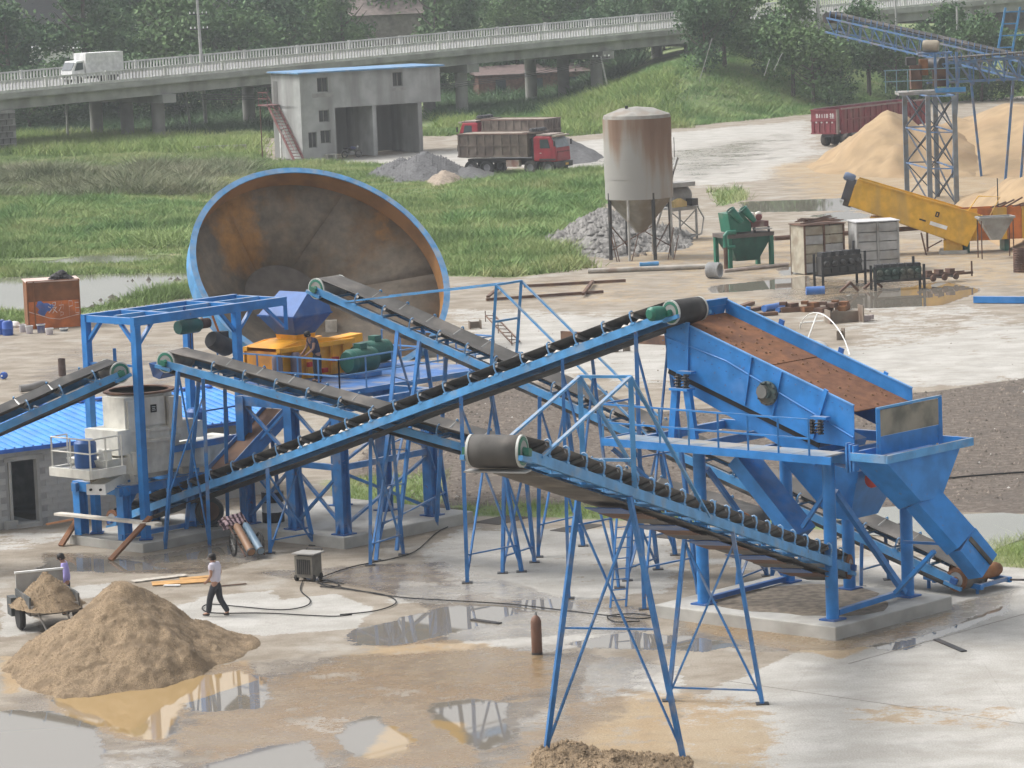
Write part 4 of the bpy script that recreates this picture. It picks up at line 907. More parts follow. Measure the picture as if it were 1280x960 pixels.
DISHR = M('rusty_orange_band', (.22, .105, .035), .75, var=.35, scale=.6, dirt=(.36, .17, .04), damt=.4, dscale=.35)
dY = 158.5; dsc = F / dY; dR = 165 / dsc
dc = AT(401, 338, dY)
tow = (CAMO - dc).normalized(); rgt = tow.cross(ZZ).normalized() * -1; upv = rgt.cross(tow).normalized() * -1
if rgt.x < 0: rgt = -rgt
if upv.z < 0: upv = -upv
dish_mat(DISHM)
nax = (tow * .74 + (rgt * .40 + upv * .92).normalized() * .673).normalized()
rr_, dep = 1.75, 3.5
low = dc - nax * 0; 
t = thing('conical_tank', 'huge open conical steel tank with blue rim and rusted inside lying tilted behind the crushers', 'tank', Vector((dc.x, dc.y, 0)))
n_ = 72
d, s, m_ = frame_of(nax)
# cone of eight plates, each its own piece
SHIFT = rgt * -.75 + upv * 1.1
for k in range(6):
    m = MB(); vs = []; fs = []; st = 12
    for i in range(st + 1):
        a = 2 * math.pi * (k + i / st) / 6; e = s * math.cos(a) + m_ * math.sin(a)
        vs += [dc - nax * .92 + e * (dR - .09), dc - nax * (.92 + (dep - .92) * .5) + e * (rr_ + (dR - rr_) * .50) + SHIFT * .5, dc - nax * dep + e * rr_ + SHIFT]
    for i in range(st):
        for j in range(2): fs.append((i * 3 + j, i * 3 + j + 1, i * 3 + j + 4, i * 3 + j + 3))
    o = m.add(vs, fs).build('cone_plate', DISHM, t, True); sm = o.modifiers.new('t', 'SOLIDIFY'); sm.thickness = .04; sm.offset = 1 if False else 0
m = MB().lathe([(dR - .10, -.94), (dR - .02, -.94), (dR - .02, .0), (dR - .10, .0)], dc, nax, n_, True); m.build('rim_band', DISHR, t, True)
m = MB().lathe([(dR - .015, -.95), (dR + .03, -.95), (dR + .03, -.02), (dR - .015, -.02)], dc, nax, n_, True); m.build('outer_band', BLL, t, True)
m = MB().lathe([(dR - .17, .0), (dR + .10, .0), (dR + .10, .05), (dR - .17, .05)], dc, nax, n_, True); m.build('rim_flange', BLL, t, True)
m = MB().lathe([(.02, -dep), (rr_ + .03, -dep), (rr_ + .03, -dep - .04), (.02, -dep - .04)], dc + SHIFT, nax, 40, True); m.build('bottom_plate', M('dark_tank_bottom', (.10, .084, .07), .75, var=.2), t)
m = MB().lathe([(rr_ - .03, -dep + .02), (rr_ + .05, -dep + .02), (rr_ + .05, -dep + .08), (rr_ - .03, -dep + .08)], dc + SHIFT, nax, 40, True); None
for k in (.3, .62): m = MB().lathe([(rr_ + (dR - rr_) * (1 - k) - .1, -dep * k - .05), (rr_ + (dR - rr_) * (1 - k) + .02, -dep * k - .03), (rr_ + (dR - rr_) * (1 - k) + .1, -dep * k + .05), (rr_ + (dR - rr_) * (1 - k), -dep * k + .02)], dc, nax, n_, True)
lowdir = (-ZZ - nax * (-ZZ).dot(nax)).normalized(); lowp = dc + lowdir * dR
bot = dc - nax * dep + lowdir * rr_ + SHIFT
for p_ in (lowp - nax * .5, bot): 
    for q in (-1, 1): MB().hexa([Vector((p_.x + q * 1.6 + a, p_.y + b, -.02)) for a, b in ((-.25, -.25), (.25, -.25), (.25, .25), (-.25, .25))], [Vector((p_.x + q * 1.6 + a, p_.y + b, max(.1, p_.z + .25))) for a, b in ((-.25, -.25), (.25, -.25), (.25, .25), (-.25, .25))]).build('timber_chock', WOOD, t)

# ------------------------------------------------------------------ orange steel box with graffiti, buckets, barrels
p0 = G(36, 412); fdir = (G(101, 408) - p0).normalized(); bdir = Vector((-fdir.y, fdir.x, 0)); hh = 2.32; wd = (G(101, 410) - p0).length
ca_, sa_ = math.cos(R(2)), math.sin(R(2))
t = thing('steel_box', 'rusty orange steel box with white graffiti and a blue paint patch by the pond', 'steel box', p0)
BOXO = M('box_orange', (.52, .145, .035), .6, var=.2, dirt=(.30, .09, .03), damt=.35); BOXB = M('box_brown', (.20, .075, .025), .7, var=.2, dirt=(.12, .05, .02), damt=.3)
def Bx(a, b, z): return p0 + fdir * a + bdir * b + ZZ * z
MB().box(Bx(wd / 2, 0, .66), (wd, .04, 1.3), (fdir, bdir, ZZ)).build('front_panel', BOXO, t)
MB().box(Bx(wd / 2, .02, 1.82), (wd, .04, .99), (fdir, bdir, ZZ)).build('upper_panel', BOXB, t)
MB().box(Bx(wd / 2, 2.0, 1.1), (wd, .04, 2.2), (fdir, bdir, ZZ)).build('rear_panel', BOXB, t)
for a in (.02, wd - .02): MB().box(Bx(a, 1.0, 1.1), (.04, 2.0, 2.2), (fdir, bdir, ZZ)).build('side_panel', BOXB, t)
MB().box(Bx(wd / 2, 1.0, 2.26), (wd + .1, 2.1, .04), (fdir, bdir, ZZ)).build('roof_sheet', M('pale_pink_sheet', (.55, .42, .37), .7), t)
for a in (.02, .34, wd - .03): MB().beam(Bx(a, -.04, .02), Bx(a, -.04, 2.3), .06, .06).build('corner_post', BOXB, t)
g = MB(); N_ = 20; pts = []
for i in range(N_): 
    a = 2 * math.pi * i / N_; r_ = .36 + .10 * math.sin(a * 3 + 1) + .05 * math.sin(a * 7); pts.append(Bx(.78 + r_ * 1.05 * math.cos(a), -.023, 1.0 + r_ * .85 * math.sin(a)))
g.prism(pts, bdir * -.004); g.build('paint_patch', M('spray_blue', (.06, .12, .36), .6, var=.3, dirt=(.3, .12, .08), damt=.3), t)
SPR = M('spray_white', (.62, .55, .50), .7, var=.2, scale=8, dirt=(.5, .2, .1), damt=.3)
def stroke(pts, w_=.03):
    g = MB()
    for a, b in zip(pts, pts[1:]): g.beam(Bx(a[0], -.026, a[1]), Bx(b[0], -.026, b[1]), .006, w_, ZZ)
    return g
ST = [[(1.02, 1.20), (1.12, 1.12)], [(.98, 1.05), (1.10, .98)], [(1.0, .75), (1.16, .92)], [(1.2, 1.22), (1.2, 1.08), (1.32, 1.08), (1.34, 1.25), (1.2, 1.22)], [(1.18, 1.0), (1.38, 1.0)], [(1.36, 1.0), (1.18, .72)], [(1.2, .95), (1.40, .74)],
      [(1.5, 1.08), (1.72, 1.10), (1.70, .88)], [(1.62, 1.25), (1.60, 1.0), (1.48, .8)], [(1.56, .78), (1.56, .55)], [(1.56, .76), (1.70, .74), (1.68, .62), (1.56, .60)],
      [(1.98, 1.28), (1.98, .55)], [(1.98, 1.28), (2.14, 1.26), (2.16, 1.04), (1.98, 1.0)], [(2.26, 1.18), (2.44, 1.17)], [(2.28, 1.18), (2.28, .68), (2.46, .68), (2.47, .92), (2.28, .92)], [(.05, .85), (1.0, .50), (1.5, .42), (2.5, .62)]]
for s_ in ST: stroke(s_).build('graffiti_stroke', SPR, t)
g = MB()
for i in range(40): 
    a = rng.random(); g.lathe([(.02, 0), (.16 + .1 * rng.random(), .0), (.10, .10), (.0, .16)], Bx(1.25 + .9 * a + .1 * rng.random(), .5 + rng.random() * .6, 2.28 + (.3 * math.sin(math.pi * min(1, a * 1.1))) * rng.random()), ZZ, 6)
solo(g, 'tarpaulin_heap', M('dark_tarp', (.03, .028, .03), .8), 'dark crumpled tarpaulin heap on top of the orange steel box', 'tarpaulin', Bx(1.7, .8, 2.28))
def bucket(p, r_, h, matb, label, name='paint_bucket', lid=WHP):
    t = thing(name, label, 'bucket', p, group='buckets by the orange box')
    MB().lathe([(r_ * .82, 0), (r_ * .86, .01), (r_, h), (r_ * .96, h), (r_ * .8, .03)], p, ZZ, 14).build('shell', matb, t, True)
    MB().lathe([(r_ * .99, h - .05), (r_ * 1.07, h - .05), (r_ * 1.07, h), (r_ * .99, h)], p, ZZ, 14, True).build('rim', lid, t)
    MB().path([p + Vector((-r_, 0, h - .04)), p + Vector((-r_ * .7, -.1, h - .2)), p + Vector((r_ * .7, -.1, h - .2)), p + Vector((r_, 0, h - .04))], .008, 4).build('handle', STL, t)
WB = M('white_bucket', (.62, .58, .60), .45, dirt=(.25, .2, .3), damt=.3); BB = M('blue_bucket', (.10, .11, .24), .45, dirt=(.5, .48, .5), damt=.35)
for px, r_, h, mt, lb in (((28.5, 415), .17, .36, WB, 'pale paint bucket at the near corner of the orange box'), ((37, 417), .18, .38, WB, 'white paint bucket second along the row by the orange box'), ((51.5, 416), .2, .42, BB, 'blue and white paint bucket below the graffiti'), ((62, 418), .19, .30, WB, 'white speckled tub rightmost in the bucket row'), ((80, 414), .2, .16, M('grey_tub', (.2, .22, .25), .5), 'low grey basin by the right foot of the orange box')):
    bucket(G(*px), r_, h, mt, lb)
for px, lb in (((10, 419), 'blue plastic drum in front near the orange box'), ((1, 418), 'blue plastic drum at the picture edge behind its twin'), ((5, 474), 'small blue canister lying alone on the streaked yard')):
    p = G(*px); t = thing('plastic_drum', lb, 'drum', p, group='blue plastic drums'); BP = M('blue_plastic', (.03, .10, .40), .4)
    if px[1] < 450:
        MB().lathe([(.02, 0), (.24, 0), (.26, .05), (.26, .3), (.275, .32), (.26, .34), (.26, .6), (.2, .68), (.02, .68)], p, ZZ, 16).build('shell', BP, t, True); MB().lathe([(.02, 0), (.05, 0), (.05, .05), (.02, .05)], p + Vector((.1, 0, .68)), ZZ, 8).build('cap', WHP, t)
    else:
        MB().lathe([(.02, -.13), (.13, -.12), (.16, 0), (.13, .12), (.02, .13)], p + ZZ * .16, Vector((.5, 1, 0)), 14).build('shell', BP, t, True); MB().lathe([(.02, 0), (.04, 0), (.04, .04), (.02, .04)], p + Vector((-.06, -.12, .16)), Vector((-.5, -1, 0)), 8).build('cap', WHP, t)
p = G(18, 409); solo(MB().lathe([(.3, 0), (.34, .1), (.22, .25), (.02, .3)], p, ZZ, 10), 'white_sack', WHP, 'white bundle behind the blue drums', 'sack', p, smooth=True)

# ------------------------------------------------------------------ rusty silo on legs
sp_ = G(802, 322); sp_ = Vector((sp_.x, sp_.y, 0)); sR = 1.86
SILO = bpy.data.materials.new('streaked_silo'); SILO.use_nodes = True
def silo_mat(m):
    n = m.node_tree; L = n.links; b = n.nodes['Principled BSDF']; b.inputs['Roughness'].default_value = .8
    tc = n.nodes.new('ShaderNodeTexCoord'); mp = n.nodes.new('ShaderNodeMapping'); mp.inputs['Scale'].default_value = (1, 1, .10); L.new(tc.outputs['Object'], mp.inputs[0])
    t = n.nodes.new('ShaderNodeTexNoise'); t.inputs['Scale'].default_value = 1.1; t.inputs['Detail'].default_value = 7; L.new(mp.outputs[0], t.inputs['Vector'])
    sx = n.nodes.new('ShaderNodeSeparateXYZ'); L.new(tc.outputs['Object'], sx.inputs[0])
    def mr(f, a, c, lo, hi):
        r = n.nodes.new('ShaderNodeMapRange'); L.new(f, r.inputs[0]); r.inputs[1].default_value = a; r.inputs[2].default_value = c; r.inputs[3].default_value = lo; r.inputs[4].default_value = hi; return r.outputs[0]
    def ma(a, c, op='ADD'):
        x = n.nodes.new('ShaderNodeMath'); x.operation = op; L.new(a, x.inputs[0]); L.new(c, x.inputs[1]); return x.outputs[0]
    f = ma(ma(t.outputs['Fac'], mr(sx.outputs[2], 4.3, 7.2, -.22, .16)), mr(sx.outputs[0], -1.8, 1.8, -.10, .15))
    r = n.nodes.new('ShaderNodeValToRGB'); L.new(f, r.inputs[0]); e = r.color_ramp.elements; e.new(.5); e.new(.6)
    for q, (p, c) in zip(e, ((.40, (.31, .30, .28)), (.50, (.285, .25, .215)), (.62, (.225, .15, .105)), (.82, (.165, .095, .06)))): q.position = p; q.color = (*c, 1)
    L.new(r.outputs[0], b.inputs['Base Color'])
silo_mat(SILO)
t = thing('cement_silo', 'upright round silo streaked with rust standing on thin legs', 'silo', sp_)
zt, zb = AT(800, 147, sp_.y).z, AT(800, 247, sp_.y).z
for k in range(4):
    a, b = zb + (zt - zb) * k / 4, zb + (zt - zb) * (k + 1) / 4; MB().lathe([(sR - .03, a), (sR + .012 * (k % 2), a), (sR + .012 * (k % 2), b - .005), (sR - .03, b - .005)], sp_, ZZ, 36, True).build('shell_ring', SILO, t, True)
MB().lathe([(sR, zt), (sR - .05, zt + .18), (sR * .5, zt + .52), (.02, zt + .62)], sp_, ZZ, 36).build('roof_cap', M('dusty_cap', (.27, .26, .235), .85, dirt=(.24, .19, .15), damt=.3), t, True)
MB().lathe([(sR - .02, zb), (.35, zb - 1.75), (.3, zb - 1.9), (.02, zb - 1.9)], sp_, ZZ, 30).build('cone', M('stained_cone', (.27, .25, .22), .85, dirt=(.20, .165, .125), damt=.45, streak=True), t, True)
MB().box(sp_ + Vector((-.55, -.5, zt + .55)), (.16, .12, .3)).build('roof_vent', DRK, t)
for i in range(8):
    a = R(22 + i * 45); e = Vector((math.cos(a), math.sin(a), 0)); r_ = sR - .08
    MB().tube(sp_ + e * (r_ + .05), sp_ + e * r_ + ZZ * (zb + .35), .07 if i % 2 else .10, n=8).build('leg', M('pale_pipe', (.40, .39, .37), .7, dirt=(.2, .14, .1), damt=.35) if i % 2 else DRK, t, True)
for i in range(0, 8, 2):
    a, b = R(22 + i * 45), R(22 + i * 45 + 90); MB().beam(sp_ + Vector((math.cos(a), math.sin(a), 0)) * 1.8 + ZZ * .5, sp_ + Vector((math.cos(b), math.sin(b), 0)) * 1.8 + ZZ * 1.9, .05).build('brace', RUSTB, t)
for i in range(5): q = sp_ + Vector((random.uniform(-1.9, 1.9), -1.9 - .2 * random.random(), 0)); MB().tube(q, q + Vector((random.uniform(-.5, .5), .1, random.uniform(1.2, 2.4))), .03, n=5).build('loose_strut', RUSTB, t)

# ------------------------------------------------------------------ heaps
def heap(name, mat, label, pts, seed, n=46, rough=.06, kind='heap', cat='heap', steep=1.0, nz=1.0, clods=0, csize=.03):
    """pts: list of (centre xy Vector, radius x, radius y, height); cones blended"""
    cx = sum(p[0].x for p in pts) / len(pts); cy = sum(p[0].y for p in pts) / len(pts)
    x0 = min(p[0].x - p[1] for p in pts); x1 = max(p[0].x + p[1] for p in pts); y0 = min(p[0].y - p[2] for p in pts); y1 = max(p[0].y + p[2] for p in pts)
    ex, ey = (x1 - x0) * .12, (y1 - y0) * .12; x0 -= ex; x1 += ex; y0 -= ey; y1 += ey
    X, Y = np.meshgrid(np.linspace(x0, x1, n), np.linspace(y0, y1, n)); Zm = np.zeros_like(X)
    for c, rx, ry, h in pts:
        d = np.hypot((X - c.x) / rx, (Y - c.y) / ry); d = d + (fbm(X * 1.3 / rx * 2, Y * 1.3 / ry * 2, seed) - .47) * .35
        q = np.clip(1 - d, 0, 1); prof = (np.sqrt(q * q + .0) * 1.0) ** steep
        prof = prof - .35 * np.clip(prof - .88, 0, 1)
        Zm = np.maximum(Zm, h * prof)
    Zm = Zm + (fbm(X * 2.2 * nz, Y * 2.2 * nz, seed + 3) - .47) * rough * 4 * np.clip(Zm * 4, 0, 1) + (fbm(X * 7 * nz, Y * 7 * nz, seed + 5) - .47) * rough * 1.5 * np.clip(Zm * 3, 0, 1)
    Zm = np.where(Zm > .004, Zm, -.02)
    idx = np.arange(n * n).reshape(n, n); f = np.stack([idx[:-1, :-1], idx[:-1, 1:], idx[1:, 1:], idx[1:, :-1]], -1).reshape(-1, 4)
    zq = Zm.ravel()[f].max(1); f = f[zq > 0]
    me = raw_mesh(name, np.stack([X.ravel() - cx, Y.ravel() - cy, Zm.ravel()], 1), f.ravel(), 4, mat); me.polygons.foreach_set('use_smooth', [True] * len(me.polygons))
    o = bpy.data.objects.new(name, me); COL.objects.link(o); o.location = (cx, cy, 0)
    if clods:
        rg = np.random.default_rng(seed); ok = np.argwhere((Zm > .012) & (Zm < 9)); pk = ok[rg.integers(0, len(ok), clods)]; bx_, by_, bz_ = X[pk[:, 0], pk[:, 1]] - cx, Y[pk[:, 0], pk[:, 1]] - cy, Zm[pk[:, 0], pk[:, 1]]
        Pc = np.stack([bx_, by_, bz_], 1); s = (csize * (.3 + 1.0 * rg.random(clods) ** 3))[:, None, None]; oc = np.array([(1, 0, 0), (-1, 0, 0), (0, 1, 0), (0, -1, 0), (0, 0, 1)], float)
        V_ = Pc[:, None, :] + oc[None] * s * (.6 + .8 * rg.random((clods, 5, 1))); fc = np.array([(0, 2, 4), (2, 1, 4), (1, 3, 4), (3, 0, 4)]); mc = raw_mesh('loose_grains', V_.reshape(-1, 3), (np.arange(clods)[:, None, None] * 5 + fc[None]).ravel(), 3, mat)
        oc_ = bpy.data.objects.new('loose_grains', mc); COL.objects.link(oc_); oc_.parent = o; oc_['kind'] = 'stuff'
    return tag(o, label, cat)
gq = lambda x, y: G(x, y)
heap('sand_heap', SANDM, 'large brown sand heap in front of the loaded cart', [(gq(156, 822), 2.7, 4.2, 2.0), (gq(82, 822), 1.5, 3.2, 1.0), (gq(232, 810), 1.8, 2.8, .8), (gq(120, 838), 2.0, 3.2, 1.05)], 3, n=220, rough=.030, nz=1.2, clods=9000, csize=.022)
heap('sand_heap', SANDM, 'lumpy brown sand spill around the front trestle feet', [(gq(705, 948), .8, 1.6, .34), (gq(770, 957), 1.3, 1.4, .2), (gq(825, 958), .8, 1.3, .2)], 8, n=90, rough=.10, nz=2, clods=1500, csize=.06)
heap('gravel_heap', GRAV, 'grey gravel heap nearest the small tan one', [(gq(532, 219), 3.4, 8, 2.0), (gq(500, 217), 2.4, 7, 1.3)], 5, n=50, rough=.06, clods=1500, csize=.10)
heap('gravel_heap', M('tan_gravel', (.27, .22, .17), .95, var=.25, scale=5, bump=1, bscale=8), 'small tan gravel heap beside the dump truck', [(gq(556, 227), 1.5, 5, .95)], 11, n=30, rough=.06)
heap('gravel_heap', GRAV, 'grey gravel heap behind the red truck cab', [(gq(706, 197), 3.0, 9, 1.75), (gq(670, 196), 3.6, 9, 1.9)], 14, n=44, rough=.05)
heap('gravel_heap', GRAV, 'low grey gravel heap behind the rear wheels of the dump truck', [(gq(590, 218), 2.2, 6, .8)], 15, n=24, rough=.05)
heap('rubble_heap', M('pale_rubble', (.19, .183, .172), .95, var=.35, scale=3, bump=1, bscale=5), 'pale heap of broken stone left of the silo', [(gq(757, 302), 3.0, 11, 2.0), (gq(722, 305), 2.2, 7, .95), (gq(800, 300), 3, 9, 1.0)], 17, n=60, rough=.09, nz=1.4, clods=2500, csize=.22)
heap('sand_heap', SANDY, 'tall pointed yellow sand heap in front of the red trailer', [(gq(1110, 205), 5.2, 15, 4.3), (gq(1165, 204), 6, 15, 3.2), (gq(1060, 208), 3, 9, .9)], 19, n=70, rough=.07, nz=.6)
heap('sand_heap', SANDY, 'broad yellow sand heap spreading behind the blue tower legs', [(gq(1270, 196), 9, 24, 4.0), (gq(1200, 198), 7, 15, 3.2), (gq(1380, 190), 9, 22, 4.5)], 23, n=70, rough=.07, nz=.6)
heap('sand_heap', SANDY, 'yellow sand heap at the right edge behind the orange machine', [(gq(1292, 285), 3.6, 24, 3.4), (gq(1370, 280), 5, 20, 3.6)], 29, n=60, rough=.06, nz=.7)

# ------------------------------------------------------------------ green desanding machine
gp_ = G(912, 337); gu = (G(972, 332) - gp_).normalized(); gv = Vector((-gu.y, gu.x, 0))
t = thing('sand_washer', 'green sand recovery machine with twin cyclones on a hopper frame', 'machine', gp_)
def Gm(a, b, z): return gp_ + gu * a + gv * b + ZZ * z
for a in (.08, 2.55):
    for b in (.08, 1.6): MB().beam(Gm(a, b, 0), Gm(a, b, 1.72), .22, .2, gu).build('leg', GRN, t)
MB().hexa([Gm(.7, .5, .35), Gm(2.0, .5, .35), Gm(2.0, 1.2, .35), Gm(.7, 1.2, .35)], [Gm(.05, .05, 1.6), Gm(2.6, .05, 1.6), Gm(2.6, 1.65, 1.6), Gm(.05, 1.65, 1.6)]).build('tank_hopper', GRND, t)
MB().box(Gm(1.32, .84, 1.72), (2.75, 1.75, .2), (gu, gv, ZZ)).build('tank_rim', M('dusty_rim', (.12, .10, .09), .8), t)
MB().prism([Gm(.25, .2, 1.9), Gm(1.45, .2, 1.9), Gm(1.5, .2, 2.3), Gm(.9, .2, 2.95), Gm(.1, .2, 2.9)], gv * 1.1).build('cyclone_housing', GRN, t)
for a in (.2, .95):
    MB().lathe([(.03, 0), (.22, 0), (.22, .15), (.12, .9), (.03, .9)], Gm(a + .1, .25, 3.1), (gu * .55 - ZZ * .7 - gv * .3).normalized(), 14).build('cyclone', GRN, t, True); MB().lathe([(.2, 0), (.25, 0), (.25, .07), (.2, .07)], Gm(a + .08, .26, 3.12), (gu * .5 - ZZ * .7).normalized(), 14, True).build('cyclone_flange', GRND, t)
MB().box(Gm(1.95, .7, 2.25), (1.0, 1.2, .3), (gu, gv, ZZ)).build('shaker_bed', M('dusty_maroon', (.14, .055, .05), .7, dirt=DUST, damt=.3), t)
for a in (1.65, 2.1): MB().lathe([(.02, -.3), (.17, -.3), (.17, .3), (.02, .3)], Gm(a, .5, 2.6), (gu * .6 + gv).normalized(), 12).build('vibrator_motor', REDB, t, True); MB().lathe([(.1, 0), (.18, 0), (.16, .1), (.02, .14)], Gm(a - .02, .5, 2.75), ZZ, 10).build('motor_cap', WHT, t, True)
MB().box(Gm(2.0, -.02, 2.02), (.9, .6, .05), (gu, gv, ZZ)).build('drip_shelf', GREY, t)
for a in (1.6, 2.45): MB().beam(Gm(a, .1, 1.8), Gm(a, .1, 2.1), .12).build('shelf_leg', DRK, t)
MB().path([Gm(.35, -.1, 1.95), Gm(-.15, -.15, 1.95), Gm(-.28, -.15, 1.8), Gm(-.28, -.15, 1.2)], .13, 10).build('inlet_pipe', GRN, t, True); MB().tube(Gm(-.28, -.15, 1.2), Gm(-.28, -.15, 0), .11).build('riser_pipe', RUSTB, t, True); MB().tube(Gm(-.3, -.15, 1.15), Gm(.3, -.1, 1.2), .09).build('valve_pipe', GRN, t, True)
# ------------------------------------------------------------------ old batching machine behind the silo
mp_ = G(838, 302); mu_ = (G(890, 296) - mp_).normalized(); mv_ = Vector((-mu_.y, mu_.x, 0))
t = thing('concrete_mixer', 'old dusty concrete mixer on a pipe frame right of the silo', 'mixer', mp_)
def Mm(a, b, z): return mp_ + mu_ * a + mv_ * b + ZZ * z
for a in (.1, 2.1):
    for b in (0, 1.4): MB().tube(Mm(a, b, 0), Mm(a, b, 1.75), .07).build('leg', GREY, t, True)
for z in (.25, 1.75): MB().beam(Mm(.1, 0, z), Mm(2.1, 0, z), .09).build('frame_bar', GREY, t); MB().beam(Mm(.1, 1.4, z), Mm(2.1, 1.4, z), .09).build('frame_bar', GREY, t)
for a, b in ((.1, 2.1), (2.1, .1)): MB().beam(Mm(a, 0, .3), Mm(b, 0, 1.7), .05).build('brace', GREY, t)
MB().box(Mm(1.1, .7, 1.85), (2.3, 1.6, .1), (mu_, mv_, ZZ)).build('deck', GREY, t)
MB().lathe([(.03, -.7), (.5, -.7), (.55, -.5), (.55, .5), (.5, .7), (.03, .7)], Mm(1.5, .9, 2.5), mu_, 18).build('mixing_drum', M('cement_grey', (.25, .245, .235), .9), t, True)
MB().box(Mm(1.2, .7, 3.18), (1.9, 1.3, .25), (mu_, mv_, ZZ)).build('feed_tray', GREY, t)
MB().prism([Mm(.35, -.05, 1.92), Mm(1.35, -.05, 1.92), Mm(1.35, -.05, 2.2), Mm(.9, -.05, 2.42), Mm(.35, -.05, 2.25)], mv_ * .3).build('belt_guard', M('faded_yellow', (.5, .37, .16), .6), t)
MB().box(Mm(1.8, .0, 2.15), (.5, .5, .4), (mu_, mv_, ZZ)).build('engine', DRK, t)
for b in (.4, .9): MB().beam(Mm(-.9, b, .5), Mm(1.15, b, 4.75), .1, .14).build('skip_rail', GREY, t)
for k in (.1, .25, .4, .55, .7, .85): MB().beam(Mm(-.9 + 2.05 * k, .4, .5 + 4.25 * k), Mm(-.9 + 2.05 * k, .9, .5 + 4.25 * k), .06).build('skip_rung', DRK, t)
MB().beam(Mm(.05, .3, 2.0), Mm(.55, .3, 4.0), .32, .12).build('skip_bucket', DRK, t); MB().tube(Mm(1.15, .65, 4.75), Mm(1.15, .65, 5.9), .02).build('aerial_rod', DRK, t)
MB().path([Mm(2.1, -.1, 1.9), Mm(2.5, -.2, 1.2), Mm(2.2, -.3, .3), Mm(1.2, -.4, .15), Mm(.4, -.4, .2)], .05, 6).build('hose', GREY, t, True)
# pipes and coil on the ground
pA, pB = G(735, 342), G(890, 336)
solo(MB().tube(pA + ZZ * .14, pB + ZZ * .14, .13, n=10), 'long_pipe', M('pale_grey_pipe', (.40, .37, .33), .6, dirt=(.25, .16, .1), damt=.3), 'long pale pipe lying in front of the silo', 'pipe', pA, smooth=True)
solo(MB().tube(G(905, 341) + ZZ * .1, G(985, 333) + ZZ * .1, .09, n=8), 'thin_pipe', M('pinkish_pipe', (.42, .35, .31), .6), 'thin pale pipe running under the green machine', 'pipe', G(905, 341), smooth=True)
cp = G(893, 348); ca2 = Vector((.85, -.5, 0)).normalized()
m = MB()
for i in range(7): m.lathe([(.36 + .05 * math.cos(a * math.pi / 4), -.3 + i * .1 + .05 * math.sin(a * math.pi / 4)) for a in range(8)], cp + ZZ * .42, ca2, 20, True)
solo(m, 'hose_coil', M('coil_grey', (.33, .33, .33), .7), 'grey coil of thick hose lying left of the green machine', 'coil', cp, smooth=True)
p = G(800, 338) ; solo(MB().tube(p + ZZ * .32, p + Vector((1.0, .1, .32)), .12, n=8), 'blue_sleeve', BLL, 'short blue sleeve on top of the long pale pipe', 'pipe', p, smooth=True)
ra, rb = AT(968, 298, 195), AT(1100, 290, 196)
t = thing('raised_pipe', 'rusty pipe carried at height from the green machine past the cabinets to the yellow trough', 'pipe', Vector((ra.x, ra.y, 0)))
MB().tube(ra, AT(1175, 283, 198), .13, n=10).build('pipe_run', RUSTB, t, True)
for k in (.18, .55, .92): q = ra.lerp(AT(1175, 283, 198), k); MB().tube(Vector((q.x, q.y, 0)), q, .06).build('pipe_stand', RUSTB, t)
# ------------------------------------------------------------------ cabinets, engines, chassis
def cabinet(pl_, pr_, h, label, mats, junk):
    p0 = G(*pl_); u = G(*pr_) - p0; wd = u.length; u.normalize(); v = Vector((-u.y, u.x, 0)); t = thing('panelled_cabinet', label, 'cabinet', p0, group='panelled cabinets')
    c = lambda a, b, z: p0 + u * a + v * b + ZZ * z
    for a in (.05, wd / 2, wd - .05): MB().beam(c(a, 0, 0), c(a, 0, h), .1, .1).build('post', mats[1], t)
    for a in (.05, wd - .05): MB().beam(c(a, 1.6, 0), c(a, 1.6, h), .1, .1).build('post', mats[1], t)
    nr = 5
    for r_ in range(nr):
        for k in (0, 1): MB().box(c(wd * (.25 + .5 * k), .03, .12 + (h - .2) * (r_ + .5) / nr), (wd / 2 - .14, .03, (h - .2) / nr - .04), (u, v, ZZ)).build('panel', mats[0] if (r_ + k) % 3 else mats[2], t)
    for a in (.03, wd - .03): MB().box(c(a, .8, h / 2), (.03, 1.5, h - .1), (u, v, ZZ)).build('side_panel', mats[0], t)
    MB().box(c(wd / 2, .8, h - .02), (wd + .1, 1.75, .05), (u, v, ZZ)).build('top_sheet', mats[3], t); MB().box(c(wd / 2, 1.6, h / 2), (wd, .03, h - .1), (u, v, ZZ)).build('back_panel', mats[0], t)
    return c, wd, t
PG = M('grey_panel', (.36, .36, .355), .7, dirt=(.25, .23, .2), damt=.3); PGB = M('tan_panel', (.36, .33, .26), .75, dirt=(.22, .17, .12), damt=.35)
c_, wd, tt = cabinet((1006, 344), (1057, 340), 2.55, 'weathered tan cabinet with rusty rods piled on top', (PGB, RUSTB, PG, RUSTB), True)
for i in range(16):
    a = c_(random.uniform(.0, .3), random.uniform(0, 1.4), 2.62 + .25 * random.random()); b = c_(wd - random.uniform(.0, .3), random.uniform(0, 1.4), 2.62 + .25 * random.random())
    solo(MB().tube(a, b, .025, n=5), 'steel_rod', RUSTB, 'rusty steel rod in the heap on the tan cabinet', 'rod', a, 'rusty rods on the tan cabinet')
cabinet((1072, 341), (1125, 338), 2.6, 'pale grey panelled cabinet standing clear to the right of the tan one', (PG, GREY, PG, M('pale_top', (.5, .5, .5), .6)), False)
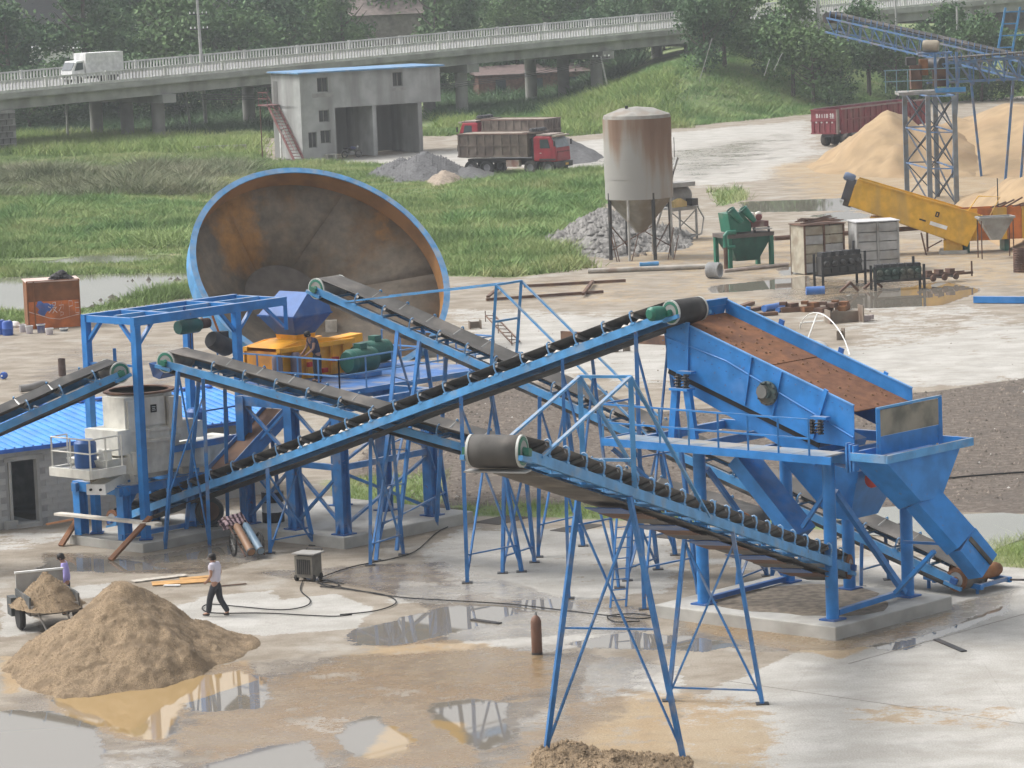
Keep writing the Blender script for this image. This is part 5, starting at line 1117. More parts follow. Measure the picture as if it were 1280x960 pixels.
def engine_rack(pl_, pr_, h, label, mt, n_=5):
    p0 = G(*pl_); u = G(*pr_) - p0; wd = u.length; u.normalize(); v = Vector((-u.y, u.x, 0)); t = thing('engine_block', label, 'engine block', p0, group='old engine blocks on stands'); c = lambda a, b, z: p0 + u * a + v * b + ZZ * z
    for a in (.1, wd - .1):
        for b in (0, .7): MB().beam(c(a, b, 0), c(a, b, h * .95), .12).build('stand_leg', DRK, t)
    MB().box(c(wd / 2, .35, h * .35), (wd * .9, .6, .1), (u, v, ZZ)).build('stand_shelf', DRK, t)
    MB().box(c(wd / 2, .4, h * .62), (wd * .86, .5, h * .5), (u, v, ZZ)).build('crankcase', mt, t)
    for i in range(n_):
        a = wd * (.14 + .72 * i / (n_ - 1)); MB().lathe([(.03, 0), (.15, 0), (.15, .14), (.10, .18), (.03, .18)], c(a, .14, h * .68), -v, 12).build('cylinder_cover', mt, t, True); MB().box(c(a, .4, h * .92), (wd * .11, .45, h * .16), (u, v, ZZ)).build('cylinder_head', DRK, t); MB().box(c(a, .12, h * .48), (wd * .12, .1, h * .14), (u, v, ZZ)).build('side_cover', mt, t)
    MB().tube(c(wd * .8, .3, h * .95), c(wd * .8, .3, h * 1.25), .07).build('exhaust_stub', DRK, t)
engine_rack((1027, 361), (1084, 355), 1.75, 'dark grey engine block raised on a stand before the tan cabinet', M('oily_dark_grey', (.06, .058, .055), .5, dirt=(.14, .11, .08), damt=.35))
engine_rack((1092, 364), (1158, 360), 1.25, 'dark green engine block low on its stand beside the puddle', M('oily_dark_green', (.035, .06, .048), .5, dirt=(.13, .11, .08), damt=.35), 6)
p0 = G(1158, 356); u = (G(1216, 350) - p0); wd = u.length; u.normalize(); v = Vector((-u.y, u.x, 0))
t = thing('axle_chassis', 'rusty low axle chassis right of the green engine block', 'chassis', p0); c = lambda a, b, z: p0 + u * a + v * b + ZZ * z
for b in (0, .7): MB().beam(c(0, b, .42), c(wd, b, .38), .1, .12).build('rail', RUSTB, t)
for a in (.3, 1.0, 1.7): MB().tube(c(a, -.1, .3), c(a, .8, .3), .07).build('axle', DRK, t); MB().lathe([(.03, 0), (.16, 0), (.16, .1), (.03, .1)], c(a, -.12, .3), -v, 12).build('hub', RUSTB, t, True); MB().box(c(a, .3, .56), (.3, .4, .2), (u, v, ZZ)).build('casting', RUSTB, t)
MB().beam(c(wd - .05, 0, .2), c(wd - .05, 0, .95), .08).build('upright', RUSTB, t)
for i, (px, lb) in enumerate((((1050, 366), 'bent rusty bracket lying below the dark engine block'), ((1080, 362), 'rusty casting between the two engine blocks'))):
    p = G(*px); solo(MB().beam(p + ZZ * .05, p + Vector((.55, .1, .5)), .2, .1).beam(p + Vector((.5, .1, .48)), p + Vector((.9, .2, .06)), .18, .1), 'scrap_bracket', RUSTB, lb, 'scrap', p)
# ------------------------------------------------------------------ yellow spiral classifier
yY = 196.5
ya = AT(1066, 243, yY); yb = AT(1214, 289, yY - 1); yd = (yb - ya).normalized(); yl = (yb - ya).length; yn = Vector((-yd.y, yd.x, 0)).normalized(); yu = yn.cross(yd).normalized(); yu = yu if yu.z > 0 else -yu
t = thing('spiral_classifier', 'long tilted yellow trough machine with motor at its raised end', 'machine', Vector((ya.x, ya.y, 0)))
def Y_(a, b, h): return ya + yd * a + yn * b + yu * h
for b in (0, 1.7): MB().prism([Y_(0, b, -.65), Y_(yl, b, -.85), Y_(yl + .25, b, .95), Y_(0, b, .85)], yn * .05).build('trough_side', YLW, t)
MB().prism([Y_(0, 0, -.65), Y_(yl, 0, -.85), Y_(yl, 1.7, -.85), Y_(0, 1.7, -.65)], yu * .04).build('trough_floor', YLW, t)
MB().beam(Y_(0, -.02, .86), Y_(yl + .2, -.02, .96), .1, .06).build('rim_rail', YLW, t)
MB().prism([Y_(yl, 0, -.85), Y_(yl + .25, 0, .95), Y_(yl + .25, 1.7, .95), Y_(yl, 1.7, -.85)], yd * .05).build('end_plate', YLW, t); MB().prism([Y_(0, 0, -.65), Y_(0, 1.7, -.65), Y_(0, 1.7, .5), Y_(0, 0, .5)], yd * -.05).build('head_plate', YLW, t)
MB().lathe([(.5, 0), (.55, .1), (.55, .3), (.1, .5)], Y_(.3, .85, .1), yd, 14).build('spiral_end', DRK, t, True)
MB().lathe([(.03, 0), (.2, 0), (.24, .1), (.24, .5), (.16, .62), (.03, .62)], Y_(-.15, .5, .75), (-yd + ZZ * .1).normalized(), 14).build('drive_motor', M('steel_blue_motor', (.12, .16, .24), .5, dirt=(.1, .1, .1), damt=.3), t, True); MB().box(Y_(-.3, .6, .15), (.5, .6, 1.2), (yd, yn, yu)).build('gearbox', M('dark_blue_grey', (.06, .065, .085), .5), t); MB().box(Y_(-.15, .6, -.55), (.45, .6, .4), (yd, yn, yu)).build('lower_gearbox', DRK, t)
for k, px in ((.26, 0), (.88, 0)):
    q = Y_(yl * k, .85, -.75); MB().box(Vector((q.x, q.y, q.z / 2 - .0)), (1.0, 1.3, q.z), (Vector((yd.x, yd.y, 0)).normalized(), yn, ZZ)).build('pedestal', YLW, t); MB().box(Vector((q.x, q.y, .08)), (1.5, 1.7, .2), (Vector((yd.x, yd.y, 0)).normalized(), yn, ZZ)).build('footing', CON, t)
MB().box(Y_(yl * .70, -.05, .32), (.2, .02, .28), (yd, yn, yu)).build('black_mark', BLK, t); 
MB().box(Y_(yl * .70, -.065, .32), (.05, .02, .16), (yd, yn, yu)).build('mark_gap', YLW, t)
MB().box(Y_(yl * .735, -.05, -.22), (.95, .02, .20), (yd, yn, yu)).build('white_lettering_strip', WHP, t); MB().box(Y_(yl * .60, -.05, -.2), (.36, .02, .08), (yd, yn, yu)).build('black_lettering', BLK, t)
MB().path([Y_(yl - .5, 0, .95), Y_(yl - .2, 0, 1.9), Y_(yl + .9, 0, 2.2), Y_(yl + .6, 0, .6)], .03, 5).build('lifting_frame', YLW, t)
for b in (-.2,): MB().beam(Y_(yl * .62, b, -.85), Y_(yl * .75, b, -2.3), .09).build('brace', RUSTB, t); MB().beam(Y_(yl * .8, b, -.9), Y_(yl * .7, b, -1.6), .07).build('brace', RUSTB, t)
# orange settling box and funnel beside it
p0 = G(1225, 318); u = azv(84); v = azv(-6); c = lambda a, b, z: p0 + u * a + v * b + ZZ * z
t = thing('settling_box', 'orange steel tank behind the grey funnel at the right edge', 'tank', c(0, 1.2, 0))
for a in range(6): MB().box(c(-.2 + a * .8, 1.2, 1.5), (.77, .06, 1.7), (u, v, ZZ)).build('wall_panel', ORG if a % 2 else YLW, t)
MB().box(c(1.8, 2.4, 1.5), (4.8, .06, 1.7), (u, v, ZZ)).build('rear_wall', ORG, t); MB().box(c(1.8, 1.8, .66), (4.8, 1.2, .05), (u, v, ZZ)).build('floor_plate', ORG, t); MB().box(c(1.8, 1.8, 2.2), (4.7, 1.1, .04), (u, v, ZZ)).build('sludge_surface', RUSTB, t)
for a in (-.4, 1.8, 4.0): MB().box(c(a, 1.8, .32), (.3, 1.1, .62), (u, v, ZZ)).build('support', GRND, t)
for i in range(7): MB().tube(c(1.0 + i * .4, 1.4, 2.35), c(2.0 + i * .45, 2.2, 2.55 + .1 * (i % 3)), .05).build('loose_rail', RUSTB, t)
MB().tube(c(1.4, 1.5, 2.3), c(1.4, 1.5, 3.9), .03).build('mast', DRK, t)
p1 = G(1245, 322); t = thing('grey_funnel', 'square grey steel funnel on thin legs before the orange tank', 'funnel', p1); c = lambda a, b, z: p1 + u * a + v * b + ZZ * z
MB().hexa([c(-.25, -.2, .95), c(.25, -.2, .95), c(.25, .2, .95), c(-.25, .2, .95)], [c(-.9, -.5, 2.1), c(.9, -.5, 2.1), c(.9, .5, 2.1), c(-.9, .5, 2.1)]).build('cone', GREY, t)
for a, b in ((-.85, -.45), (.85, -.45), (.85, .45), (-.85, .45)): MB().beam(c(a, b, 0), c(a, b, 2.0), .06).build('leg', RUSTB, t)
for e in (((-.92, -.52), (.92, -.52)), ((-.92, .52), (.92, .52)), ((-.92, -.52), (-.92, .52)), ((.92, -.52), (.92, .52))): MB().beam(c(*e[0], 2.14), c(*e[1], 2.14), .1).build('rim', GREY, t)
p = G(1276, 340); m = MB(); [m.lathe([(.35 + .04 * math.cos(k * math.pi / 3), i * .09 + .04 * math.sin(k * math.pi / 3)) for k in range(6)], p, ZZ, 16, True) for i in range(14)]
solo(m, 'chain_coil', RUSTB, 'stacked rusty coil at the right picture edge', 'coil', p)
solo(MB().beam(G(1218, 379) + ZZ * .18, G(1420, 381) + ZZ * .18, .3, .30), 'steel_beam', BLS, 'long bright blue steel beam lying at the right picture edge', 'beam', G(1218, 379))

# ------------------------------------------------------------------ distant blue tower and conveyors on the right
tY = 234.0
t = thing('conveyor_tower', 'weathered blue lattice tower with machinery on top beside the sand heaps', 'tower', G(1165, 256))
feet = [G(1134, 247), G(1163, 256), G(1196, 256), G(1172, 246)]; ztw = AT(1165, 116, tY).z
tops = [Vector((p.x - (.04 * 0), p.y, ztw)) for p in feet]
for a, b in zip(feet, tops): MB().beam(a, b, .3, .26).build('leg', M('grey_blue_leg', (.17, .20, .23), .6, dirt=(.14, .12, .1), damt=.35), t)
for i in range(4):
    j = (i + 1) % 4
    for k in range(3):
        a0, a1, b0, b1 = (feet[i].lerp(tops[i], k / 3), feet[i].lerp(tops[i], (k + 1) / 3), feet[j].lerp(tops[j], k / 3), feet[j].lerp(tops[j], (k + 1) / 3)); braces(t, [(a0, b1), (b0, a1)], .09, M('dark_lattice', (.06, .075, .10), .6)); braces(t, [(a1, b1)], .12, BLP)
ctr = sum(tops, Vector()) / 4
MB().box(ctr + Vector((0, 0, .1)), (4.2, 2.4, .2)).build('platform', GREY, t); MB().beam(ctr + Vector((.2, -1.25, .25)), ctr + Vector((2.1, -1.25, .25)), .15, .3).build('platform_beam', BLL, t)
for i, (dx, dz, sx, sz, mt) in enumerate(((-.9, .9, .7, 1.5, RUSTB), (-.4, 1.5, .5, 1.0, RUST), (.6, .8, .8, 1.1, RUSTB), (-1.2, 1.9, .6, .5, DRK))): MB().box(ctr + Vector((dx, -.2, .2 + dz)), (sx, .9, sz)).build('machine_casing', mt, t)
for dx in (.25, 1.0, 1.6): MB().beam(ctr + Vector((dx, -1.0, .2)), ctr + Vector((dx, -1.0, 2.6)), .16).build('frame_post', BLP, t)
for z in (.9, 1.6): MB().beam(ctr + Vector((-3.0, -1.0, z)), ctr + Vector((2.2, -1.0, z)), .06).build('handrail', M('pale_teal_rail', (.18, .30, .33), .6), t)
for dx in (-2.9, -2.2, -1.5): MB().beam(ctr + Vector((dx, -1.0, .2)), ctr + Vector((dx, -1.0, 1.6)), .05).build('railing_post', M('pale_teal_rail', (.18, .30, .33), .6), t)
MB().lathe([(.03, -.55), (.36, -.5), (.4, -.3), (.4, .35), (.32, .5), (.03, .5)], ctr + Vector((.1, -.3, 3.0)), Vector((1, -.25, -.05)), 14).build('motor', M('dusty_beige_motor', (.30, .26, .20), .7), t, True); MB().box(ctr + Vector((.3, -.3, 2.55)), (2.2, .8, .12)).build('motor_deck', BLP, t)
def truss_conveyor(name, label, h, tl, depth, wdt, mat, n_, belt=RUBD, postn=0):
    t = thing(name, label, 'conveyor', Vector((tl.x, tl.y, 0)), group='distant blue truss conveyors'); d = (h - tl).normalized(); s = d.cross(ZZ).normalized(); n = s.cross(d); n = n if n.z > 0 else -n; L = (h - tl).length
    for b in (-wdt / 2, wdt / 2):
        for z in (0, -depth): MB().beam(tl + s * b + n * z, h + s * b + n * z * .8, .12, .12).build('chord', mat, t)
        for i in range(n_):
            u0, u1 = L * i / n_, L * (i + 1) / n_; braces(t, [(tl + d * u0 + s * b - n * depth, tl + d * u0 + s * b), ((tl + d * u0 + s * b - n * depth), tl + d * u1 + s * b)], .07, mat)
    MB().beam(tl + n * .32, h + n * .32, wdt * .9, .1).build('belt', belt, t)
    for i in range(n_ * 2): q = tl + d * (L * (i + .5) / n_ / 2); MB().beam(q - s * wdt * .5, q - s * wdt * .5 + n * .55, .05).build('idler_bracket', BLP, t)
    MB().lathe([(.02, -wdt / 2), (.4, -wdt / 2), (.4, wdt / 2), (.02, wdt / 2)], h + n * .0, s, 16).build('pulley', DRK, t, True)
    return t
hA = AT(1040, 22, 262); tA2 = AT(1262, 72, 250); tA2 = hA + (tA2 - hA) * 1.5
t = truss_conveyor('truss_conveyor', 'high blue truss conveyor sloping down from upper left behind the tower', hA, tA2, 1.25, 1.1, BLP, 22, RUB)
for k in (.25, .5): q = hA.lerp(tA2, 1 - k); [MB().beam(Vector((q.x + e, q.y, 0)), q + Vector((e * .3, 0, -.7)), .16).build('leg', BLP, t) for e in (-1.0, 1.0)]
q0 = AT(1168, 80, 236); q1 = AT(1300, 70, 244); q1 = q0 + (q1 - q0) * 1.3
t = truss_conveyor('truss_conveyor', 'level faded blue truss conveyor leaving the tower top to the right', q0, q1, 1.5, 1.2, BLP, 9)
for k in (.62, .95): q = q0.lerp(q1, k); [MB().beam(Vector((q.x + e, q.y, 0)), q + Vector((e * .4, 0, -1.5)), .16).build('leg', BLP, t) for e in (-1.2, 1.2)]
lp = AT(1262, 70, 252); lz = lp.z - .6; t = thing('ladder_tower', 'blue ladder framed tower at the upper right edge', 'tower', Vector((lp.x, lp.y, lz)))
for dx, dy in ((0, 0), (1.0, 0), (2.1, .6), (3.0, .6)): MB().beam(Vector((lp.x + dx - 1.0, lp.y + dy, lz)), Vector((lp.x + dx - .2, lp.y + dy, lz + 3.9)), .14).build('post', BLL, t)
for i in range(5): z = lz + .4 + i * .8; k = (z - lz) / 3.9; MB().beam(Vector((lp.x - 1.0 + .8 * k, lp.y - .03, z)), Vector((lp.x + .8 * k, lp.y - .03, z)), .09).build('rung', BLL, t)
for i in range(0, 5, 2): z = lz + .4 + i * .8; k = (z - lz) / 3.9; MB().beam(Vector((lp.x + .8 * k, lp.y, z)), Vector((lp.x + 2.0 + .8 * k, lp.y + .6, z)), .09).build('tie', BLL, t)
# ------------------------------------------------------------------ viaduct
bl_ = AT(0, 117, 331); br_ = AT(854, 36, 383)
vd = (br_ - bl_).normalized(); vh = Vector((vd.x, vd.y, 0)).normalized(); vs_ = Vector((-vh.y, vh.x, 0))   # towards the far side
v0 = bl_ - vd * 60; VLEN = (br_ - bl_).length + 60 + 95
t = thing('road_viaduct', 'long grey concrete road viaduct with white baluster railings crossing behind the yard', 'bridge', Vector((bl_.x, bl_.y, 0)))
def Vp(a, b, h): return v0 + vd * a + vs_ * b + ZZ * h
DW = 15.0
MB().hexa([Vp(0, 0, -.55), Vp(VLEN, 0, -.55), Vp(VLEN, DW, -.55), Vp(0, DW, -.55)], [Vp(0, 0, -.02), Vp(VLEN, 0, -.02), Vp(VLEN, DW, -.02), Vp(0, DW, -.02)]).build('deck_slab', CONB, t)
MB().box((0, 0, 0), (1, 1, 1)) if False else None
MB().hexa([Vp(0, .6, -.019), Vp(VLEN, .6, -.019), Vp(VLEN, DW - .6, -.019), Vp(0, DW - .6, -.019)], [Vp(0, .6, .02), Vp(VLEN, .6, .02), Vp(VLEN, DW - .6, .02), Vp(0, DW - .6, .02)]).build('road_surface', M('pale_asphalt', (.22, .22, .22), .9), t)
for b in (.9, 5.3, 9.7, 14.1):
    m = MB(); m.beam(Vp(0, b, -1.05), Vp(VLEN, b, -1.05), .5, .98); m.build('girder', CONB, t)
RAILW = M('railing_white', (.52, .52, .50), .7, dirt=(.34, .33, .31), damt=.3, dscale=.3)
for b in (.15, DW - .15):
    MB().beam(Vp(0, b, 1.05), Vp(VLEN, b, 1.05), .16, .14).build('top_rail', RAILW, t); MB().beam(Vp(0, b, .12), Vp(VLEN, b, .12), .24, .24).build('kerb_beam', RAILW, t)
    vs = []; fs = []; n_ = int(VLEN / .36)
    bm_ = MB()
    for i in range(n_):
        a = .2 + i * .36; big = i % 18 == 0
        bm_.beam(Vp(a, b, .24), Vp(a, b, .98 if not big else 1.18), .13 if not big else .26, .11 if not big else .2, vd)
    me = bm_.mesh('balusters', RAILW, OFF[t], norm=False); o = bpy.data.objects.new('balusters', me); COL.objects.link(o); o.parent = t; o['kind'] = 'stuff'
def a_of(px):   # along-bridge parameter under a photo column
    p = PL(px, 60, bl_, math.degrees(math.atan2(vh.x, vh.y))); return (p - v0).dot(vh) / vd.dot(vh)
piers = [a_of(210), a_of(404), a_of(592), a_of(762)]; sp = piers[3] - piers[2]
piers += [piers[3] + sp, piers[3] + 2 * sp, piers[3] + 3 * sp]
PSH = M('pier_concrete', (.27, .265, .25), .9, var=.15, scale=.6, dirt=(.17, .16, .15), damt=.35, dscale=.4, streak=True)
for a in piers:
    if a > VLEN: continue
    q = Vp(a, 0, 0); gz_ = TZ(Vector((q.x, q.y, 0)))
    MB().beam(Vp(a, .2, -1.95), Vp(a, DW - .2, -1.95), 1.5, .8).build('cap_beam', CONB, t)
    for b in (2.2, 7.5, 12.8): c = Vp(a, b, -2.3); MB().tube(Vector((c.x, c.y, -1)), c, .62, n=16).build('pier_column', PSH, t, True)
# stone abutment
ab = a_of(20)
MB().hexa([Vector((*Vp(x, y, 0).xy, -1)) for x, y in ((ab - 6, .3), (ab - .3, .3), (ab - .3, 14.7), (ab - 6, 14.7))], [Vp(x, y, -1.56) for x, y in ((ab - 6, .3), (ab - .3, .3), (ab - .3, 14.7), (ab - 6, 14.7))]).build('abutment_core', M('abutment_mortar', (.28, .275, .26), .95), t)
sb_ = MB().box((0, 0, 0), (.62, .2, .46)).mesh('stone', M('abutment_stone', (.13, .125, .12), .95, var=.4, scale=1.0))
zt_ = Vp(ab, 0, -1.6).z
for r_ in range(7):
    for k in range(8):
        q = Vp(ab - .7 - k * .74 - (.3 if r_ % 2 else 0), .25, 0); inst(sb_, 'stone', t, mat_axes(vh, vs_, ZZ, Vector((q.x, q.y, zt_ - .5 - r_ * .56)) - OFF[t]))
# ------------------------------------------------------------------ white box lorry on the viaduct
la = a_of(128); lp0 = Vp(la, 2.6, .02); rz = math.atan2(vd.y, vd.x)
t = thing('box_lorry', 'small white box lorry driving left on the viaduct', 'lorry', lp0, rz)
WL = M('lorry_white', (.66, .66, .65), .5)
MB().box((1.2, 0, 1.75), (4.1, 2.0, 2.1)).build('cargo_box', WL, t)
for i in range(13): MB().box((-.7 + i * .32, -1.015, 1.75), (.06, .03, 2.0)).build('box_rib', WL, t)
MB().prism([(-1.0, -.95, .5), (-1.0, -.95, 2.15), (-1.85, -.95, 2.1), (-2.35, -.95, 1.25), (-2.4, -.95, .5)], (0, 1.9, 0)).build('cab', WL, t)
MB().prism([(-1.95, -.85, 2.0), (-2.37, -.85, 1.3), (-2.37, .85, 1.3), (-1.95, .85, 2.0)], (-.02, 0, .015)).build('windscreen', GLS, t)
MB().prism([(-1.15, -.965, 1.35), (-2.1, -.965, 1.25), (-1.8, -.965, 1.95), (-1.15, -.965, 2.0)], (0, -.01, 0)).build('side_window', GLS, t)
MB().box((.5, 0, .55), (5.4, .8, .2)).build('chassis', DRK, t)
for x in (-1.65, 2.0):
    for s in (-1, 1): w_ = MB().lathe([(.16, -.12), (.36, -.12), (.4, -.06), (.4, .06), (.36, .12), (.16, .12)], (x, s * .85, .4), (0, 1, 0), 16).build('wheel', TYR, t, True)
MB().box((-2.41, 0, .75), (.04, 1.6, .3)).build('grille', DRK, t)
# ------------------------------------------------------------------ grey building on pillars
b0 = G(379, 201); bd = azv(64); bk = azv(-26); BLN = (G(541, 188) - b0).dot(bd)
t = thing('render_building', 'grey rendered two storey building on pillars with blue roof edge and outside stair', 'building', b0)
def Bd(a, b, z): return b0 + bd * a + bk * b + ZZ * z
def px_a(px, py=190): return (PL(px, py, b0, 64) - b0).dot(bd)
BH = 7.1; z2 = (PL(480, 131, b0, 64)).z; a1 = px_a(421); DP = 6.0
def wall(a0_, a1_, z0, z1, b, holes, mat=PLAS, th=.22):
    """front wall as panels round the openings"""
    xs = sorted({a0_, a1_, *[h[0] for h in holes], *[h[1] for h in holes]})
    for x0, x1 in zip(xs, xs[1:]):
        zs = [z0] + sorted(z for h in holes if h[0] <= x0 + 1e-6 and h[1] >= x1 - 1e-6 for z in h[2:4]) + [z1]
        for k in range(0, len(zs), 2): 
            if zs[k + 1] - zs[k] > .01: m.box(Bd((x0 + x1) / 2, b + th / 2, (zs[k] + zs[k + 1]) / 2), (x1 - x0, th, zs[k + 1] - zs[k]), (bd, bk, ZZ))
def win(px, py, w_, h): a = px_a(px, py); z = PL(px, py, b0, 64).z; return (a - w_ / 2, a + w_ / 2, z - h / 2, z + h / 2)
W1, W2, W3, W4 = win(403, 106, .95, 1.2), win(497, 99, .9, 1.2), win(405, 145, .9, 1.0), win(407, 171, .9, 1.1); D1 = win(391, 175, .75, 1.3)
m = MB(); wall(0, a1, 0, z2, 0, [W3, W4, D1]); m.build('lower_wall', PLAS, t)
m = MB(); wall(0, BLN, z2, BH, 0, [W1, W2]); m.build('upper_wall', PLAS, t)
m = MB(); m.box(Bd(BLN / 2, DP / 2, z2 + .12), (BLN, DP - .5, .24), (bd, bk, ZZ)); m.build('floor_slab', PLAS, t)
m = MB(); m.box(Bd(.11, DP / 2 + .1, BH / 2), (.22, DP - .25, BH - .02), (bd, bk, ZZ)); m.box(Bd(BLN - .11, DP / 2 + .1, (BH + z2) / 2), (.22, DP - .25, BH - z2 - .02), (bd, bk, ZZ)); m.box(Bd(BLN / 2, DP, (z2 + BH) / 2), (BLN, .2, BH - z2 - .04), (bd, bk, ZZ)); m.build('outer_wall', PLAS, t)
for pxa, dp in ((421, DP), (471, DP), (528, DP)):
    a = px_a(pxa) - (.25 if pxa < 430 else 0); MB().box(Bd(a, dp / 2, z2 / 2), (.35 if pxa > 430 else .22, dp - .3 if pxa != 421 else dp - .5, z2 - .01), (bd, bk, ZZ)).build('bay_wall', PLAS, t)
for x0, x1 in ((px_a(434), px_a(469)), (px_a(484), px_a(526))): MB().box(Bd((x0 + x1) / 2, DP - .3, z2 / 2), (x1 - x0, .2, z2 - .01), (bd, bk, ZZ)).build('bay_back_wall', PLAS, t)
for h in (W1, W2, W3, W4, D1):
    w_ = MB().box(Bd((h[0] + h[1]) / 2, .17, (h[2] + h[3]) / 2), (h[1] - h[0], .02, h[3] - h[2]), (bd, bk, ZZ)).build('window' if h is not D1 else 'door', M('dark_interior_glass', (.03, .035, .038), .25), t)
    f = MB(); ac, zc = (h[0] + h[1]) / 2, (h[2] + h[3]) / 2
    for a, z, sx, sz in ((h[0] + .03, zc, .06, h[3] - h[2]), (h[1] - .03, zc, .06, h[3] - h[2]), (ac, zc, .05, h[3] - h[2]), (ac, h[2] + .03, h[1] - h[0] - .13, .06), (ac, h[3] - .03, h[1] - h[0] - .13, .06)): f.box(Bd(a, .13, z), (sx, .05, sz), (bd, bk, ZZ))
    f.build('frame', M('window_frame_grey', (.2, .2, .19), .6), w_)
zl = z2 + .35; MB().box(Bd(-.01, 5.2, zl + .95), (.03, .9, 1.9), (bd, bk, ZZ)).build('door', M('doorway_grey', (.12, .12, .115), .9), t)
MB().box(Bd((W1[0] + W1[1]) / 2, -.012, W1[2] - .25), (1.9, .02, .35), (bd, bk, ZZ)).build('damp_stain', M('patch_render', (.28, .275, .265), .9), t); MB().box(Bd((W2[0] + W2[1]) / 2 + .1, -.012, W2[2] - .22), (1.3, .02, .25), (bd, bk, ZZ)).build('damp_stain', M('patch_render', (.28, .275, .265), .9), t)
MB().box(Bd(BLN / 2, DP / 2 - .1, BH + .07), (BLN + .6, DP + .6, .12), (bd, bk, ZZ)).build('roof', M('roof_slate_blue', (.12, .25, .42), .6, dirt=(.3, .3, .3), damt=.25), t)
# stair and landing
STR = M('stair_red', (.17, .06, .06), .7, dirt=(.2, .17, .16), damt=.3)
MB().box(Bd(-.6, 5.4, zl - .06), (1.1, 2.2, .1), (bd, bk, ZZ)).build('landing', STR, t)
s0_, s1_ = Bd(-.6, 4.5, zl - .1), Bd(-.6, -.6, .05)
for q in (-.42, .42): MB().beam(s0_ + bd * q, s1_ + bd * q, .06, .28).build('stringer', STR, t)
for k in range(18): MB().box(s0_.lerp(s1_, (k + .5) / 18), (.8, .25, .04), (bd, bk, ZZ)).build('stair_tread', STR, t)
for z in (.5, 1.0): MB().beam(Bd(-1.1, 4.4, zl + z), Bd(-1.1, 6.4, zl + z), .05).build('landing_rail', STR, t); MB().beam(Bd(-1.1, 6.4, zl + z), Bd(-.1, 6.4, zl + z), .05).build('landing_rail', STR, t)
for a in (4.45, 5.4, 6.35): MB().beam(Bd(-1.1, a, zl), Bd(-1.1, a, zl + 1.0), .05).build('rail_post', STR, t)
MB().path([s0_ + Vector((0, 0, .9)) - bd * .42, s1_ + Vector((0, 0, .9)) - bd * .42], .03, 5).build('handrail', STR, t)
MB().tube(Bd(-1.05, 6.2, 0), Bd(-1.05, 6.2, zl), .05).build('landing_post', RUSTB, t); MB().path([Bd(-.1, 3.6, 2.5), Bd(-.3, 3.6, 2.5), Bd(-.4, 3.6, 2.2), Bd(-.4, 3.6, .1)], .1, 8).build('drain_pipe', WHP, t, True)
MB().box(Bd(px_a(411), -.35, .4), (.9, .5, .06), (bd, bk, ZZ)).build('bench_slab', CON, t); [MB().box(Bd(px_a(411) + q, -.35, .18), (.12, .4, .36), (bd, bk, ZZ)).build('bench_leg', CON, t) for q in (-.35, .35)]
# motorbike in the bay
mp0 = Bd(px_a(437), -.4, 0); t = thing('motorbike', 'parked motorbike with chrome parts in the first open bay of the grey building', 'motorbike', mp0, math.atan2(bd.y, bd.x))
for x in (-.62, .62):
    w_ = MB().lathe([(.22, -.05), (.29, -.05), (.31, 0), (.29, .05), (.22, .05)], (x, 0, .31), (0, 1, 0), 16, True).build('wheel', TYR, t, True)
    h_ = MB(); [h_.tube((x, 0, .31), (x + .23 * math.cos(a), 0, .31 + .23 * math.sin(a)), .012, n=4) for a in np.linspace(0, 6.28, 7)[:-1]]; h_.build('spokes', STL, w_)
MB().path([(.62, 0, .31), (.42, 0, .95)], .03, 6).build('fork', STL, t); MB().path([(.42, 0, .85), (-.1, 0, .6), (-.62, 0, .31)], .03, 6).build('frame', DRK, t)
MB().lathe([(.02, -.28), (.13, -.2), (.15, 0), (.10, .25), (.02, .28)], (.12, 0, .80), (1, 0, -.1), 10).build('fuel_tank', M('bike_blue', (.04, .05, .12), .3), t, True); MB().box((-.35, 0, .80), (.62, .24, .1)).build('seat', BLK, t); MB().box((.02, 0, .42), (.35, .26, .3)).build('engine', STL, t)
MB().path([(.36, -.35, 1.05), (.42, 0, 1.0), (.36, .35, 1.05)], .018, 6).build('handlebar', STL, t); MB().lathe([(.02, 0), (.09, .02), (.09, .1), (.02, .1)], (.5, 0, .9), (1, 0, 0), 10).build('headlight', CHR, t); MB().tube((-.1, -.15, .3), (-.7, -.17, .38), .05).build('exhaust', STL, t, True)
# grey coats/bins by the stair foot
for i, (px, lb) in enumerate((((348, 190), 'dark trousers-like sacking hung by the stair foot'),)):
    p = G(*px); solo(MB().hexa([p + Vector((-.28, -.12, 0)), p + Vector((-.08, -.12, 0)), p + Vector((-.08, .12, 0)), p + Vector((-.28, .12, 0))], [p + Vector((-.25, -.15, 1.1)), p + Vector((.0, -.15, 1.1)), p + Vector((0, .15, 1.1)), p + Vector((-.25, .15, 1.1))]).hexa([p + Vector((.08, -.12, 0)), p + Vector((.28, -.12, 0)), p + Vector((.28, .12, 0)), p + Vector((.08, .12, 0))], [p + Vector((.0, -.15, 1.1)), p + Vector((.25, -.15, 1.1)), p + Vector((.25, .15, 1.1)), p + Vector((.0, .15, 1.1))]).box(p + Vector((0, 0, 1.25)), (.5, .3, .3)), 'dark_stand', DRK, 'dark two-legged stand by the foot of the red stair', 'stand', p)
